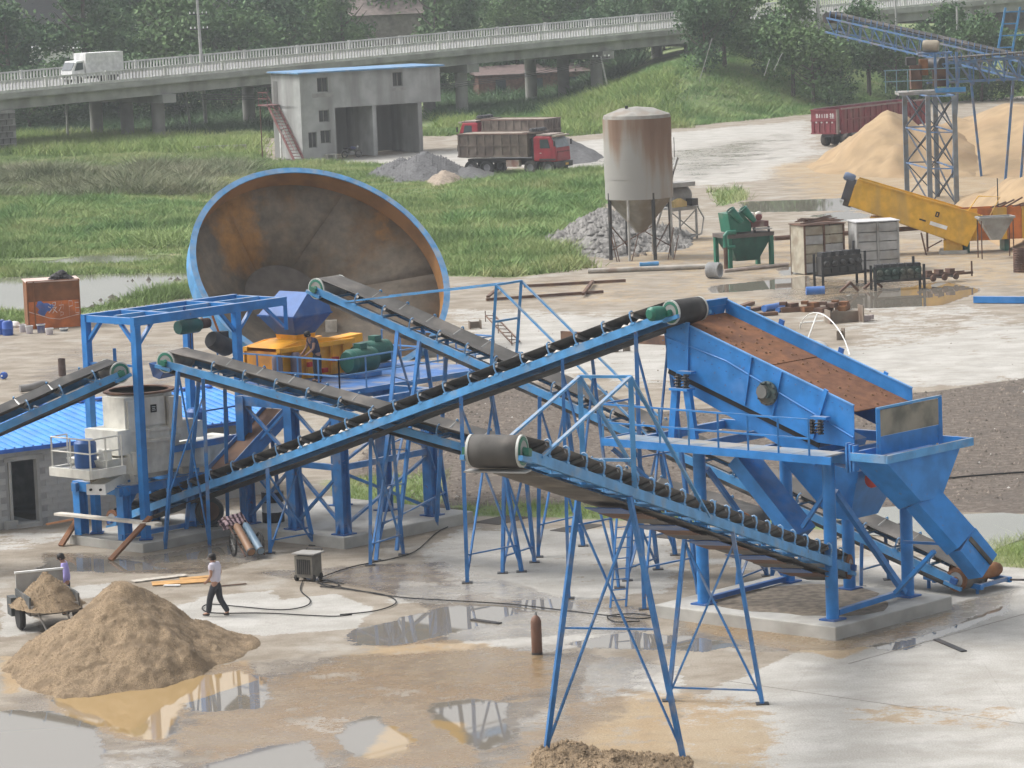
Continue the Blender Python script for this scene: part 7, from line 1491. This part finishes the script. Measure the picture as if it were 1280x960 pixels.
# ------------------------------------------------------------------ people
def skin_obj(name, pts, edges, rad, mat, parent, sub=2, root=0):
    me = bpy.data.meshes.new(name); keys = list(pts); ix = {k: i for i, k in enumerate(keys)}
    me.from_pydata([pts[k] for k in keys], [(ix[a], ix[b]) for a, b in edges], []); me.materials.append(mat)
    o = bpy.data.objects.new(name, me); COL.objects.link(o); o.parent = parent
    md = o.modifiers.new('skin', 'SKIN'); md.use_smooth_shade = True
    if not me.skin_vertices: me.attributes.new  # layer is made by the modifier
    sv = me.skin_vertices[0].data
    for k, i in ix.items():
        r_ = rad[k]; sv[i].radius = r_ if isinstance(r_, tuple) else (r_, r_); sv[i].use_root = (i == root)
    s = o.modifiers.new('sub', 'SUBSURF'); s.levels = sub; s.render_levels = sub
    return o
def person(loc, az, label, J, shirt, trouser, sleeve=.55, group=None, shoe=BLK):
    """J: joint positions, x right, y forward, z up, metres"""
    t = thing('person', label, 'person', loc, R(-az), group)
    J = {k: Vector(v) for k, v in J.items()}
    rad = dict(pelvis=(.135, .10), waist=(.13, .095), chest=(.155, .105), neck=.052, jaw=.068, head=(.080, .096), crown=.070)
    E_ = [('pelvis', 'waist'), ('waist', 'chest'), ('chest', 'neck'), ('neck', 'jaw'), ('jaw', 'head'), ('head', 'crown')]
    for s in 'LR':
        E_ += [('chest', 'sh' + s), ('sh' + s, 'el' + s), ('el' + s, 'wr' + s), ('wr' + s, 'pa' + s), ('pelvis', 'hip' + s), ('hip' + s, 'kn' + s), ('kn' + s, 'an' + s), ('an' + s, 'to' + s)]
        rad.update({'sh' + s: .062, 'el' + s: .042, 'wr' + s: .028, 'pa' + s: (.038, .02), 'hip' + s: .088, 'kn' + s: .056, 'an' + s: .042, 'to' + s: .035})
        d = (J['wr' + s] - J['el' + s]).normalized(); J['pa' + s] = J['wr' + s] + d * .075
        sd = d.cross(Vector((0, 1, 0.2))).normalized()
        fw = d.cross(sd).normalized() if abs(d.z) > .5 else Vector((0, 0, -1))
        for i in range(4):
            k = f'f{i}{s}'; a = J['pa' + s] + fw * (.027 - .018 * i) + d * .03; ln = (.062, .07, .066, .05)[i]
            J[k + 'a'] = a; J[k + 'b'] = a + d * ln * .6 + Vector((0, .012, 0)); J[k + 'c'] = J[k + 'b'] + d * ln * .45 + Vector((0, .022, 0))
            E_ += [('pa' + s, k + 'a'), (k + 'a', k + 'b'), (k + 'b', k + 'c')]; rad.update({k + 'a': .010, k + 'b': .009, k + 'c': .007})
        k = 'th' + s; J[k + 'a'] = J['wr' + s] + d * .03 + fw * .032; J[k + 'b'] = J[k + 'a'] + d * .04 + fw * .022; E_ += [('pa' + s, k + 'a'), (k + 'a', k + 'b')]; rad.update({k + 'a': .011, k + 'b': .009})
    skin_obj('body', J, E_, rad, SKIN, t)
    # clothes
    k = 1.16; cl = {q: J[q].copy() for q in ('pelvis', 'waist', 'chest')}; cl['neck'] = J['chest'].lerp(J['neck'], .62); ce = [('pelvis', 'waist'), ('waist', 'chest'), ('chest', 'neck')]; cr_ = dict(pelvis=(.180, .145), waist=(.178, .142), chest=(.205, .150), neck=.075)
    for s in 'LR': cl['sh' + s] = J['sh' + s]; cl['el' + s] = J['sh' + s].lerp(J['el' + s], sleeve * 1.0) if sleeve < 1 else J['el' + s]; ce += [('chest', 'sh' + s), ('sh' + s, 'el' + s)]; cr_['sh' + s] = .092; cr_['el' + s] = .078
    if sleeve >= 1:
        for s in 'LR': cl['wr' + s] = J['el' + s].lerp(J['wr' + s], .92); ce.append(('el' + s, 'wr' + s)); cr_['wr' + s] = .045
    cl['pelvis'] = J['pelvis'] + Vector((0, 0, -.02)); skin_obj('shirt', cl, ce, cr_, shirt, t)
    cl = {q: J[q] for q in ('pelvis',)}; ce = []; cr_ = dict(pelvis=(.158, .125)); cl['wb'] = J['pelvis'].lerp(J['waist'], .5); ce.append(('pelvis', 'wb')); cr_['wb'] = (.150, .118)
    for s in 'LR': cl['hip' + s] = J['hip' + s]; cl['kn' + s] = J['kn' + s]; cl['an' + s] = J['an' + s] + Vector((0, 0, -.01)); ce += [('pelvis', 'hip' + s), ('hip' + s, 'kn' + s), ('kn' + s, 'an' + s)]; cr_.update({'hip' + s: .122, 'kn' + s: .090, 'an' + s: .078})
    skin_obj('trousers', cl, ce, cr_, trouser, t)
    for s in 'LR': a, b = J['an' + s], J['to' + s]; skin_obj('shoe', {'h': (a.x, a.y - .04, b.z + .0), 'm': (a.x, a.y + .03, b.z + .012), 't': (b.x, b.y + .02, b.z - .005)}, [('h', 'm'), ('m', 't')], {'h': (.042, .042), 'm': (.044, .045), 't': (.042, .03)}, shoe, t, 1)
    hd = J['head']; cw = J['crown']; up = (cw - J['jaw']).normalized(); f = Vector((0, 1, 0)); f = (f - up * f.dot(up)).normalized(); si = up.cross(f)
    h = MB(); h.lathe([(.101, -.02), (.104, .03), (.098, .075), (.07, .105), (.02, .12)], hd - f * .014 + up * .0, up, 16); h.lathe([(.085, -.065), (.101, -.02)], hd - f * .026, up, 16); h.build('hair', HAIR, t, True)
    fc = MB(); fc.lathe([(.0, .0), (.017, .0), (.004, .03)], hd + f * .088 - up * .02, f, 8); [fc.lathe([(.0, 0), (.028, .0), (.02, .015)], hd + si * q * .083 - up * .015, si * q, 8) for q in (-1, 1)]; fc.build('nose_and_ears', SKIN, t, True)
    ey = MB(); [ey.lathe([(.0, 0), (.010, .0), (.005, .008)], hd + f * .089 + si * q * .032 + up * .004, f, 6) for q in (-1, 1)]; ey.box(hd + f * .086 - up * .058, (.045, .012, .010), (si, f, up)); ey.build('eyes_and_mouth', M('dark_feature', (.05, .02, .018), .6), t)
    return t
WALK = dict(pelvis=(0, 0, .90), waist=(0, .01, 1.08), chest=(0, .035, 1.32), neck=(0, .05, 1.47), jaw=(0, .075, 1.54), head=(0, .085, 1.60), crown=(0, .08, 1.67),
            shL=(-.185, .03, 1.40), elL=(-.24, .02, 1.14), wrL=(-.16, .17, 1.0), shR=(.185, .03, 1.40), elR=(.25, -.03, 1.13), wrR=(.2, .16, 1.02),
            hipL=(-.09, 0, .86), knL=(-.10, .16, .48), anL=(-.10, .22, .09), toL=(-.11, .38, .045), hipR=(.09, 0, .86), knR=(.10, -.04, .47), anR=(.10, -.28, .11), toR=(.11, -.15, .045))
STAND = dict(WALK, knL=(-.11, .02, .47), anL=(-.12, -.01, .09), toL=(-.13, .15, .045), knR=(.11, .02, .47), anR=(.12, -.01, .09), toR=(.13, .15, .045), elL=(-.25, -.01, 1.14), wrL=(-.24, .10, .90), elR=(.25, -.01, 1.14), wrR=(.24, .10, .90))
STOOP = dict(STAND, waist=(0, .05, 1.07), chest=(0, .16, 1.29), neck=(0, .24, 1.42), jaw=(0, .30, 1.47), head=(0, .325, 1.52), crown=(0, .33, 1.60), shL=(-.18, .17, 1.36), shR=(.18, .17, 1.36), elL=(-.23, .24, 1.10), wrL=(-.15, .40, .95), elR=(.23, .24, 1.10), wrR=(.15, .42, .96))
person(G(272, 770), -68, 'man in pale shirt and dark trousers walking across the wet yard', WALK, M('pale_shirt', (.56, .53, .60), .8, var=.06), M('dark_trousers', (.035, .037, .045), .85), .6)
person(G(85, 768), 262, 'man in lilac shirt bending his head behind the loaded cart', STAND | dict(jaw=(0, .10, 1.53), head=(0, .125, 1.585), crown=(0, .13, 1.655)), M('lilac_shirt', (.33, .29, .60), .8, var=.06), M('dark_trousers', (.035, .037, .045), .85), 1.0)
person(G(398, 478, kz + .04), 240, 'worker in dark blue top stooping over the yellow crusher', STOOP, M('navy_top', (.045, .05, .085), .85), M('dark_trousers', (.035, .037, .045), .85), .5)

# ------------------------------------------------------------------ motor cart loaded with sand
cp0 = G(60, 782); t = thing('dump_cart', 'small grey dump cart loaded with brown sand beside the man in lilac', 'cart', cp0, R(20))
GC = M('dusty_grey_cart', (.38, .37, .35), .8, dirt=(.22, .19, .16), damt=.35); DC = M('dark_cart', (.07, .075, .075), .7, dirt=(.25, .22, .19), damt=.3)
MB().box((0, .75, .95), (1.3, .06, .85)).build('headboard', GC, t); MB().box((0, .74, 1.39), (1.34, .1, .05)).build('headboard_rim', WHP, t)
for s in (-1, 1): MB().box((s * .66, -.1, .72), (.05, 1.7, .5)).build('side_board', DC, t)
MB().box((0, -.1, .5), (1.3, 1.7, .06)).build('bed_floor', DC, t); MB().box((0, -.95, .62), (1.3, .05, .25)).build('tail_board', GC, t)
for s in (-1, 1): MB().lathe([(.1, -.08), (.32, -.08), (.36, -.03), (.36, .03), (.32, .08), (.1, .08)], (s * .78, -.2, .36), (1, 0, 0), 18).build('wheel', TYR, t, True); MB().box((s * .82, .5, .55), (.2, .5, .5)).build('mudguard', DC, t)
MB().beam((0, .7, .35), (0, 1.6, .42), .1).build('drawbar', DC, t); MB().lathe([(.06, -.05), (.24, -.05), (.26, 0), (.24, .05), (.06, .05)], (0, 1.6, .26), (1, 0, 0), 16).build('front_wheel', TYR, t, True); MB().path([(0, 1.6, .3), (0, 1.45, 1.0), (-.35, 1.3, 1.1)], .025, 6).build('handlebar', DC, t); MB().path([(0, 1.45, 1.0), (.35, 1.3, 1.1)], .025, 6).build('handlebar', DC, t); MB().box((0, 1.0, .75), (.4, .5, .12)).build('seat', BLK, t)
for x in (-.55, .2): MB().beam((x, -.97, .72), (x + .25, -1.2, .08), .04).build('tail_stay', GC, t)
o = heap('sand_load', SANDM, 'brown sand heaped in the dump cart', [(Vector((0, 0, 0)), 0.98, 1.3, .9)], 51, n=44, rough=.02, nz=3, clods=1200, csize=.03); o.location = cp0 + Vector((.02, -.1, .62)) ; o.rotation_euler = (0, 0, R(20))
# ------------------------------------------------------------------ gas cylinder hand cart
hp0 = G(309, 694); CRZ = R(22); t = thing('cylinder_cart', 'rusty two wheeled hand cart tipped back with striped cloth', 'hand cart', hp0, CRZ)
# local: y axis = towards the handle end
for s in (-1, 1):
    w_ = MB().lathe([(.27, -.025), (.32, -.03), (.34, 0), (.32, .03), (.27, .025)], (s * .42, .0, .34), (1, 0, 0), 20, True).build('wheel', TYR, t, True); sp_m = MB(); [sp_m.tube((s * .42, 0, .34), (s * .42, .28 * math.cos(a), .34 + .28 * math.sin(a)), .008, n=4) for a in np.linspace(0, 6.28, 11)[:-1]]; sp_m.build('spokes', STL, w_)
    MB().tube((s * .3, -.75, .10), (s * .26, 1.25, 1.0), .025).build('frame_tube', RUSTB, t, True)
MB().tube((-.42, 0, .34), (.42, 0, .34), .025).build('axle', RUSTB, t, True)
for k in (.3, .55, .75, .95): a = Vector((-.29, -.75, .10)).lerp(Vector((-.26, 1.25, 1.0)), k); b = Vector((.29, -.75, .10)).lerp(Vector((.26, 1.25, 1.0)), k); MB().beam(a, b, .05, .04).build('frame_slat', RUSTB, t)
CLO = bpy.data.materials.new('striped_cloth'); CLO.use_nodes = True; n_ = CLO.node_tree; wv = n_.nodes.new('ShaderNodeTexWave'); wv.inputs['Scale'].default_value = 2.4; wv.inputs['Distortion'].default_value = 1.2; tc_ = n_.nodes.new('ShaderNodeTexCoord'); n_.links.new(tc_.outputs['Object'], wv.inputs['Vector']); rp_ = n_.nodes.new('ShaderNodeValToRGB'); rp_.color_ramp.elements[0].position = .42; rp_.color_ramp.elements[0].color = (.06, .03, .045, 1); rp_.color_ramp.elements[1].position = .55; rp_.color_ramp.elements[1].color = (.50, .36, .38, 1); n_.links.new(wv.outputs['Fac'], rp_.inputs[0]); n_.links.new(rp_.outputs[0], n_.nodes['Principled BSDF'].inputs['Base Color']); n_.nodes['Principled BSDF'].inputs['Roughness'].default_value = .9
xx, yy = np.meshgrid(np.linspace(-.46, .46, 22), np.linspace(.8, 1.4, 14)); zz = .50 + yy * .44 + .22 * fbm(xx * 7, yy * 7, 61) - .1 - 1.2 * np.clip(np.abs(xx) - .28, 0, 1) - 1.0 * np.clip(yy - 1.25, 0, 1)
idx = np.arange(18 * 14).reshape(14, 18); f = np.stack([idx[:-1, :-1], idx[:-1, 1:], idx[1:, 1:], idx[1:, :-1]], -1).reshape(-1)
me = raw_mesh('striped_cloth', np.stack([xx.ravel(), yy.ravel(), zz.ravel()], 1), f, 4, CLO); o = bpy.data.objects.new('striped_cloth', me); COL.objects.link(o); o.location = hp0; o.rotation_euler = (0, 0, CRZ); tag(o, 'pink and dark striped cloth draped over the hand cart', 'cloth'); sm_ = o.modifiers.new('t', 'SOLIDIFY'); sm_.thickness = .02
def gas_cylinder(loc, a, b, r_, mat, label, rz=0):
    t = thing('gas_cylinder', label, 'gas cylinder', loc, rz, 'gas cylinders'); a, b = Vector(a), Vector(b); L_ = (b - a).length
    MB().lathe([(.02, 0), (r_ * .9, 0), (r_, .03), (r_, L_ - .16), (r_ * .75, L_ - .06), (.04, L_), (.02, L_)], a, b - a, 18).build('shell', mat, t, True); MB().lathe([(.02, 0), (.035, 0), (.03, .09), (.015, .11), (.0, .11)], b - (b - a).normalized() * .02, b - a, 8).build('valve', STL, t, True)
    MB().lathe([(r_ * .98, 0), (r_ * 1.05, .0), (r_ * 1.05, .06), (r_ * .98, .06)], a, b - a, 18, True).build('foot_ring', DRK, t)
gas_cylinder(hp0, (-.14, -.86, .22), (-.13, .55, .86), .12, M('brown_cylinder', (.30, .17, .10), .5, dirt=(.2, .12, .08), damt=.35), 'brown gas cylinder strapped to the hand cart', CRZ)
gas_cylinder(hp0, (.16, -.86, .22), (.15, .55, .86), .115, M('blue_grey_cylinder', (.16, .25, .34), .45, dirt=(.3, .28, .25), damt=.3), 'blue grey gas cylinder strapped to the hand cart', CRZ)
gas_cylinder(G(671.5, 818), (0, 0, 0), (0, 0, 1.0), .135, M('rust_cylinder', (.17, .085, .055), .6, dirt=(.08, .05, .04), damt=.4), 'lone rust brown gas cylinder standing upright on the pale concrete', 0)
# ------------------------------------------------------------------ welding set and cables
wp = G(386, 725); t = thing('welding_set', 'dusty square welding set on small wheels with a loose lid', 'welding set', wp, R(-28))
WC = M('grimy_welder', (.20, .185, .155), .7, dirt=(.08, .07, .06), damt=.35)
MB().box((0, 0, .42), (.58, .52, .62)).build('casing', WC, t); MB().box((.05, -.05, .80), (.72, .62, .035)).build('lid', M('lid_grey', (.30, .29, .27), .7), t); MB().box((0, 0, .755), (.4, .4, .05)).build('top_frame', DRK, t)
for i in range(7): MB().box((-.19 + i * .065, -.268, .42), (.035, .02, .42)).build('vent_bar', DRK, t)
for x in (-.27, .27):
    for y in (-.2, .2): MB().lathe([(.02, -.03), (.1, -.03), (.1, .03), (.02, .03)], (x, y, .1), (1, 0, 0), 12).build('wheel', TYR, t, True)
MB().path([(-.25, .27, .7), (-.25, .4, .85), (.25, .4, .85), (.25, .27, .7)], .018, 5).build('handle', DRK, t)
def hose(px, label, r_=.018, mat=BLK, z=.02, name='cable', cat='cable'):
    P_ = [G(*q) for q in px]; out = []
    for i in range(len(P_) - 1):
        a, b, c, d = P_[max(i - 1, 0)], P_[i], P_[i + 1], P_[min(i + 2, len(P_) - 1)]
        for k in range(6):
            u = k / 6; out.append(.5 * ((2 * b) + (c - a) * u + (2 * a - 5 * b + 4 * c - d) * u * u + (3 * b - a - 3 * c + d) * u ** 3) + ZZ * (z + r_))
    out.append(P_[-1] + ZZ * (z + r_)); solo(MB().path(out, r_, 5), name, mat, label, cat, P_[0], smooth=True)
hose([(378, 728), (376, 740), (388, 752), (380, 760), (350, 764), (300, 760), (262, 757), (253, 763), (270, 768), (330, 768), (390, 771), (420, 772), (440, 770)], 'dark cable looping from the welding set round the walking man')
hose([(396, 730), (450, 740), (500, 748), (560, 752), (640, 757), (700, 764), (760, 771), (800, 775), (815, 772), (790, 769), (760, 772), (770, 779), (800, 778)], 'long dark cable running right from the welding set to a tangle under the trestle')
hose([(402, 723), (440, 710), (490, 700), (520, 690), (545, 668), (560, 660)], 'dark cable running behind the trestles to the pad')
hose([(425, 770), (470, 765), (495, 755), (480, 745), (430, 738), (400, 735)], 'short dark cable loop right of the welding set')
hose([(398, 729), (410, 727), (425, 733), (412, 735), (400, 731), (416, 729), (430, 731)], 'small coil of cable at the welding set wheels')
hose([(1130, 605), (1200, 598), (1280, 592), (1360, 588)], 'dark cable lying across the rubble ground on the right', .03)
hose([(1130, 655), (1060, 672), (1000, 680), (960, 672)], 'sagging cable between the screen posts', .02)
# ------------------------------------------------------------------ timber and scrap in front of the plant
def plank(a, b, w_, h, mat, label, cat='plank', name='plank', grp='loose timber'):
    a, b = Vector(a), Vector(b); o = solo(MB().beam(a, b, w_, h), name, mat, label, cat, Vector((a.x, a.y, min(a.z, b.z))), grp); return o
pa, pb = G(76, 683), G(138, 701); ta, tb = AT(99, 646, pa.y + .6), AT(188, 646, pb.y + .9)
plank(pa + ZZ * .02, ta, .22, .07, RUST, 'rusty steel strip leaning as left trestle leg under the pale plank', 'steel strip', 'steel_strip'); plank(pb + ZZ * .02, tb, .24, .07, RUST, 'long rusty steel strip leaning at the pad corner', 'steel strip', 'steel_strip')
plank(AT(72, 642, pa.y + .55), AT(198, 655, pb.y + .5), .3, .07, M('pale_plank', (.55, .51, .44), .8), 'long pale plank resting across the two rusty strips'); plank(AT(60, 655, pa.y + 1.6) , AT(98, 648, pa.y + .9), .2, .06, RUST, 'short rusty strip propped behind the pale plank', 'steel strip', 'steel_strip')
p = AT(98, 648, pa.y + .5); solo(MB().tube(p, p + ZZ * .6, .02, n=5), 'steel_pin', DRK, 'thin steel pin upright on the pale plank', 'pin', p)
for a, b, w_, m_, lb in (((166, 728), (232, 720), .32, WOOD, 'grey plank at the left end of the plywood pile'), ((190, 731), (268, 726), .6, PLY, 'orange plywood sheet lying behind the walking man'), ((205, 733), (225, 733), .14, WHP, 'pale offcut in front of the plywood'), ((225, 725), (262, 722), .3, PLY, 'second plywood sheet partly under the first'), ((262, 735), (308, 731), .07, RUSTB, 'thin dark bar right of the plywood')):
    plank(G(*a) + ZZ * .03, G(*b) + ZZ * .035, w_, .025, m_, lb)
def scrap(px, parts, mat, label, name='steel_scrap', grp='steel scrap in the yard'):
    p = G(*px); m = MB()
    for c, s, rz in parts: X = Vector((math.cos(R(rz)), math.sin(R(rz)), 0)); m.box(p + Vector(c), s, (X, Vector((-X.y, X.x, 0)), ZZ))
    solo(m, name, mat, label, 'scrap', p, grp)
TANS = M('tan_steel', (.20, .165, .13), .8, dirt=(.15, .09, .06), damt=.35)
scrap((1035, 404), [((0, 0, .3), (.05, 1.0, .6), 10), ((.7, 0, .25), (1.4, .05, .5), 10), ((1.5, .1, .38), (.05, .9, .76), 10), ((.35, .05, .42), (.3, .05, .3), 30)], TANS, 'tan angular steel bracket standing behind the screen')
scrap((1050, 425), [((0, 0, .2), (.3, .05, .4), 20), ((.15, .1, .25), (.05, .3, .5), 20)], TANS, 'small dark steel bracket right of the white pipe arch')
scrap((1083, 401), [((0, 0, .12), (.3, .2, .24), 20), ((.2, .1, .15), (.25, .2, .2), 50)], M('pinkish_scrap', (.4, .33, .32), .7), 'small pinkish scrap right of the tan bracket')
scrap((587, 411), [((0, 0, .18), (.05, .4, .36), 10), ((.25, 0, .18), (.5, .05, .3), 10), ((.5, 0, .2), (.05, .4, .4), 10)], TANS, 'small channel bracket on the yard below the tank rim')
scrap((766, 440), [((0, 0, .15), (.45, .3, .3), 10)], TANS, 'square steel box on the yard under the rising conveyor'); scrap((783, 439), [((0, 0, .12), (.3, .05, .3), 20), ((.1, .1, .1), (.05, .3, .2), 20)], TANS, 'triangular steel bracket beside the square box')
plank(G(702, 425) + ZZ * .2, G(850, 432) + ZZ * .2, .12, .4, RUSTB, 'long maroon steel beam behind the rising conveyor', 'beam', 'steel_beam', 'loose steel beams'); plank(G(608, 377) + ZZ * .1, G(754, 367) + ZZ * .1, .15, .14, RUSTB, 'long thin rusty beam farther of the parallel pair', 'beam', 'steel_beam', 'loose steel beams'); plank(G(655, 360) + ZZ * .1, G(782, 353) + ZZ * .1, .15, .14, RUSTB, 'long thin rusty beam nearest the long pipe', 'beam', 'steel_beam', 'loose steel beams'); plank(G(729, 372) + ZZ * .18, G(741, 356) + ZZ * .18, .15, .14, RUSTB, 'short rusty beam joining the parallel pair', 'beam', 'steel_beam', 'loose steel beams')
plank(G(610, 376) + ZZ * .2, G(624, 364) + ZZ * .2, .15, .1, RUSTB, 'short rusty beam at the left end of the pair', 'beam', 'steel_beam', 'loose steel beams')
la, lb_ = G(607, 402), G(640, 432); t = thing('lattice_frame', 'thin rusty lattice frame lying on the yard behind the blue portal', 'frame', la)
sd2 = Vector((.35, .6, 0))
for q in (0, 1): MB().beam(la + sd2 * q + ZZ * .3, lb_ + sd2 * q + ZZ * .1, .05).build('chord', RUSTB, t)
for k in range(9): MB().beam(la.lerp(lb_, k / 8) + ZZ * (.3 - .025 * k), la.lerp(lb_, min(1, (k + .5) / 8)) + sd2 + ZZ * (.28 - .025 * k), .035).build('lacing', RUSTB, t)
for k in (0, .5, 1): MB().beam(la.lerp(lb_, k), la.lerp(lb_, k) + ZZ * .5, .04).build('upright', RUSTB, t)
for a, b, r_, lb in (((955, 390), (982, 385), .16, 'blue pipe end on the left of the scrap row'), ((1008, 378), (1031, 377), .2, 'blue pipe lying on top of the scrap row'), ((972, 391), (990, 387), .12, 'thin blue pipe in the scrap row')): solo(MB().tube(G(*a) + ZZ * (r_ + (.35 if r_ > .18 else 0)), G(*b) + ZZ * (r_ + (.35 if r_ > .18 else 0)), r_, n=12), 'blue_pipe', M('pipe_blue', (.05, .16, .45), .5, dirt=(.3, .3, .35), damt=.3), lb, 'pipe', G(*a), 'blue pipes in the scrap row', True)
for i, (px, lb) in enumerate((((985, 390), 'rusty plate stack left in the scrap row behind the screen'), ((1012, 389), 'rusty casting in the middle of the scrap row'), ((1035, 390), 'rusty drum shaped casting in the scrap row'), ((1050, 388), 'rusty plate stack at the right end of the scrap row'))):
    scrap(px, [((random.uniform(-.2, .2), 0, .12), (.9, .5, .22), 10 + 20 * i), ((.2, .1, .3), (.5, .4, .2), 40 + 10 * i), ((-.2, .1, .4), (.3, .3, .15), 70)], RUST if i % 2 else RUSTB, lb)
for a, b, lb in (((918, 388), (940, 381), 'rusty bar farthest left behind the screen'), ((925, 392), (958, 386), 'second rusty bar behind the screen'), ((935, 396), (972, 394), 'low rusty plate lying behind the screen')): plank(G(*a) + ZZ * .08, G(*b) + ZZ * .1, .3, .14, RUSTB, lb, 'beam', 'steel_beam', 'loose steel beams')
w0, w1 = G(1000, 412), G(1062, 445); pts = [w0.lerp(w1, k) + ZZ * (.05 + 1.15 * math.sin(math.pi * min(1, k * 1.0)) ** .6) for k in np.linspace(0, 1, 14)]
t = thing('pipe_arch', 'thin white bent pipe arch behind the screen', 'pipe', w0); MB().path(pts, .026, 6).build('arch', WHP, t, True); MB().tube(pts[5], pts[5] + Vector((-.6, -1.2, -1.1)), .03).build('strut', WHP, t); MB().path([w0 + ZZ * .05, w0 + Vector((.0, -.4, .35)), w0 + Vector((1.0, -.4, .4))], .035, 6).build('tail_pipe', WHP, t, True)
p = G(1010, 432); o = solo(MB().lathe([(.9, 0), (.8, .12), (.4, .22), (0, .26)], p, ZZ, 14), 'lime_heap', M('lime', (.42, .41, .39), .95, var=.2, scale=6, bump=.8), 'small white powder heap under the pipe arch', 'heap', p, smooth=True); o.scale = (.9, 1.6, .8)
pp = G(78, 470); solo(MB().lathe([(.0, 0), (.16, 0), (.16, .75), (.13, .75), (.13, .7), (.0, .7)], pp, ZZ, 12), 'pipe_stub', M('brown_stub', (.11, .075, .065), .8), 'short brown pipe standing upright on the streaked yard', 'pipe', pp, smooth=True)
pp = G(28, 492); solo(MB().path([pp + Vector((-.1, 0, .2)), pp + Vector((.35, .2, .22)), pp + Vector((.75, .5, .3)), pp + Vector((.85, .9, .25))], .16, 10), 'flexible_duct', M('grey_duct', (.22, .21, .2), .7), 'grey bent duct lying left behind the short conveyor', 'duct', pp, smooth=True)
for i, (px, lb) in enumerate((((342, 652), 'black and white oil drum between the tower columns'),)):
    p = G(*px, .35); t = thing('oil_drum', lb, 'drum', p); [MB().lathe([(.0, z0), (.34, z0), (.345, z1 - .01), (.0, z1 - .01)], p, ZZ, 18).build('band', m_, t, True) for z0, z1, m_ in ((0, .32, BLK), (.32, .62, WHP), (.62, .95, DRK))]
pp = AT(262, 642, 111.5); t = thing('flywheel', 'dark round flywheel standing on edge behind the conveyor legs', 'wheel', Vector((pp.x, pp.y, 0)))
MB().lathe([(.3, -.1), (.42, -.1), (.45, -.05), (.45, .05), (.42, .1), (.3, .1)], Vector((pp.x, pp.y, .75)), Vector((.3, -1, 0)), 22, True).build('rim', DRK, t, True); MB().lathe([(.02, -.04), (.31, -.04), (.31, .04), (.02, .04)], Vector((pp.x, pp.y, .75)), Vector((.3, -1, 0)), 22).build('web', RUSTB, t, True); MB().box(Vector((pp.x, pp.y, .29)), (.5, .3, .05)).build('foot', DRK, t)
for i, (px, w_, d_) in enumerate((((628, 650), 1.0, 1.3), ((722, 660), .9, 1.3), ((548, 640), 1.2, 1.3), ((842, 668), .9, 1.2))):
    p = G(*px); solo(MB().box(p + ZZ * .008, (w_, d_ * 1.2, .012), (azv(40 + 90), azv(40), ZZ)), 'painted_pit', M('dark_pit', (.06, .052, .045), .9), f'{["first", "second", "third", "fourth"][i]} dark square sheet painted as a sunken pit at the far edge of the concrete', 'pit cover', p, 'painted pits')  # flat dark sheets; the shade inside sunken holes is put into the colour
# tail of the long conveyor: take-up frame with drums
q = G(1205, 735); t = thing('take_up_frame', 'low blue take-up frame with two rusty drums at the foot of the discharge chute', 'frame', q)
dU, dV = U, azv(133)
for b in (-.55, .75): MB().beam(q + dV * -.9 + U * b + ZZ * .32, q + dV * 1.0 + U * b + ZZ * .2, .12, .14).build('side_rail', BLS, t)
for a in (-.6, .1, .9): MB().beam(q + dV * a + U * -.55 + ZZ * .22, q + dV * a + U * .75 + ZZ * .22, .1).build('cross_rail', BL, t)
for a, r_ in ((.1, .27), (.62, .2)): MB().lathe([(.02, -.62), (r_ * .8, -.62), (r_, -.5), (r_, -.1), (r_ * .93, -.08), (r_ * .93, .08), (r_, .1), (r_, .5), (r_ * .8, .62), (.02, .62)], q + dV * a + U * .1 + ZZ * (.28 + r_), U, 18).build('drum', RUST, t, True)
for a in (-.8, .8): MB().beam(q + dV * a + U * -.5 + ZZ * .25, q + dV * a + U * -.5, .09).build('foot', BL, t)
MB().tube(q + dV * .9 + U * .7 + ZZ * .2, q + dV * 1.5 + U * .9 + ZZ * .22, .03).build('adjusting_screw', DRK, t)
for i, (a, b) in enumerate((((1170, 800), (1205, 815)), ((590, 775), (625, 780)))): plank(G(*a) + ZZ * .02, G(*b) + ZZ * .02, .16, .03, DRK, ['dark flat offcut on the pale concrete right of the screen pad', 'dark flat offcut in the puddle left of the lone cylinder'][i], 'offcut', 'steel_offcut', 'steel offcuts')
# ladder against the return conveyor
l0, l1 = G(763, 760), AT(772, 636, 97.5); t = thing('steel_ladder', 'thin blue ladder leaning below the stockpile conveyor', 'ladder', l0); sx = Vector((.42, .12, 0))
for q in (0, 1): MB().beam(l0 + sx * q, l1 + sx * q, .05).build('rail', BL, t)
for k in range(9): MB().tube(l0.lerp(l1, (k + .7) / 9.5), l0.lerp(l1, (k + .7) / 9.5) + sx, .018).build('rung', BL, t)

# slab joints
JM = M('joint_dirt', (.22, .205, .18), .95)
for i, (a, b) in enumerate((((1060, 830), (1300, 762)), ((900, 850), (1280, 905)))):
    m = MB().beam(G(*a) + ZZ * .004, G(*b) + ZZ * .004, .02, .006); o = m.build('slab_joint', JM); tag(o, 'thin dark joint between concrete slabs', None, kind='structure')
# ------------------------------------------------------------------ damp air over the whole place
def haze(dens):
    m = bpy.data.materials.new('haze'); m.use_nodes = True; n = m.node_tree; n.nodes.remove(n.nodes['Principled BSDF'])
    v = n.nodes.new('ShaderNodeVolumePrincipled'); v.inputs['Color'].default_value = (.93, .97, 1, 1); v.inputs['Density'].default_value = dens; v.inputs['Anisotropy'].default_value = .0
    n.links.new(v.outputs[0], n.nodes['Material Output'].inputs['Volume'])
    b = MB().box((0, 1110, 58), (4400, 2500, 122)); me = b.mesh('haze', m); o = bpy.data.objects.new('haze', me); COL.objects.link(o); o['kind'] = 'stuff'; o['label'] = 'damp grey air over the yard'

haze(.0003)
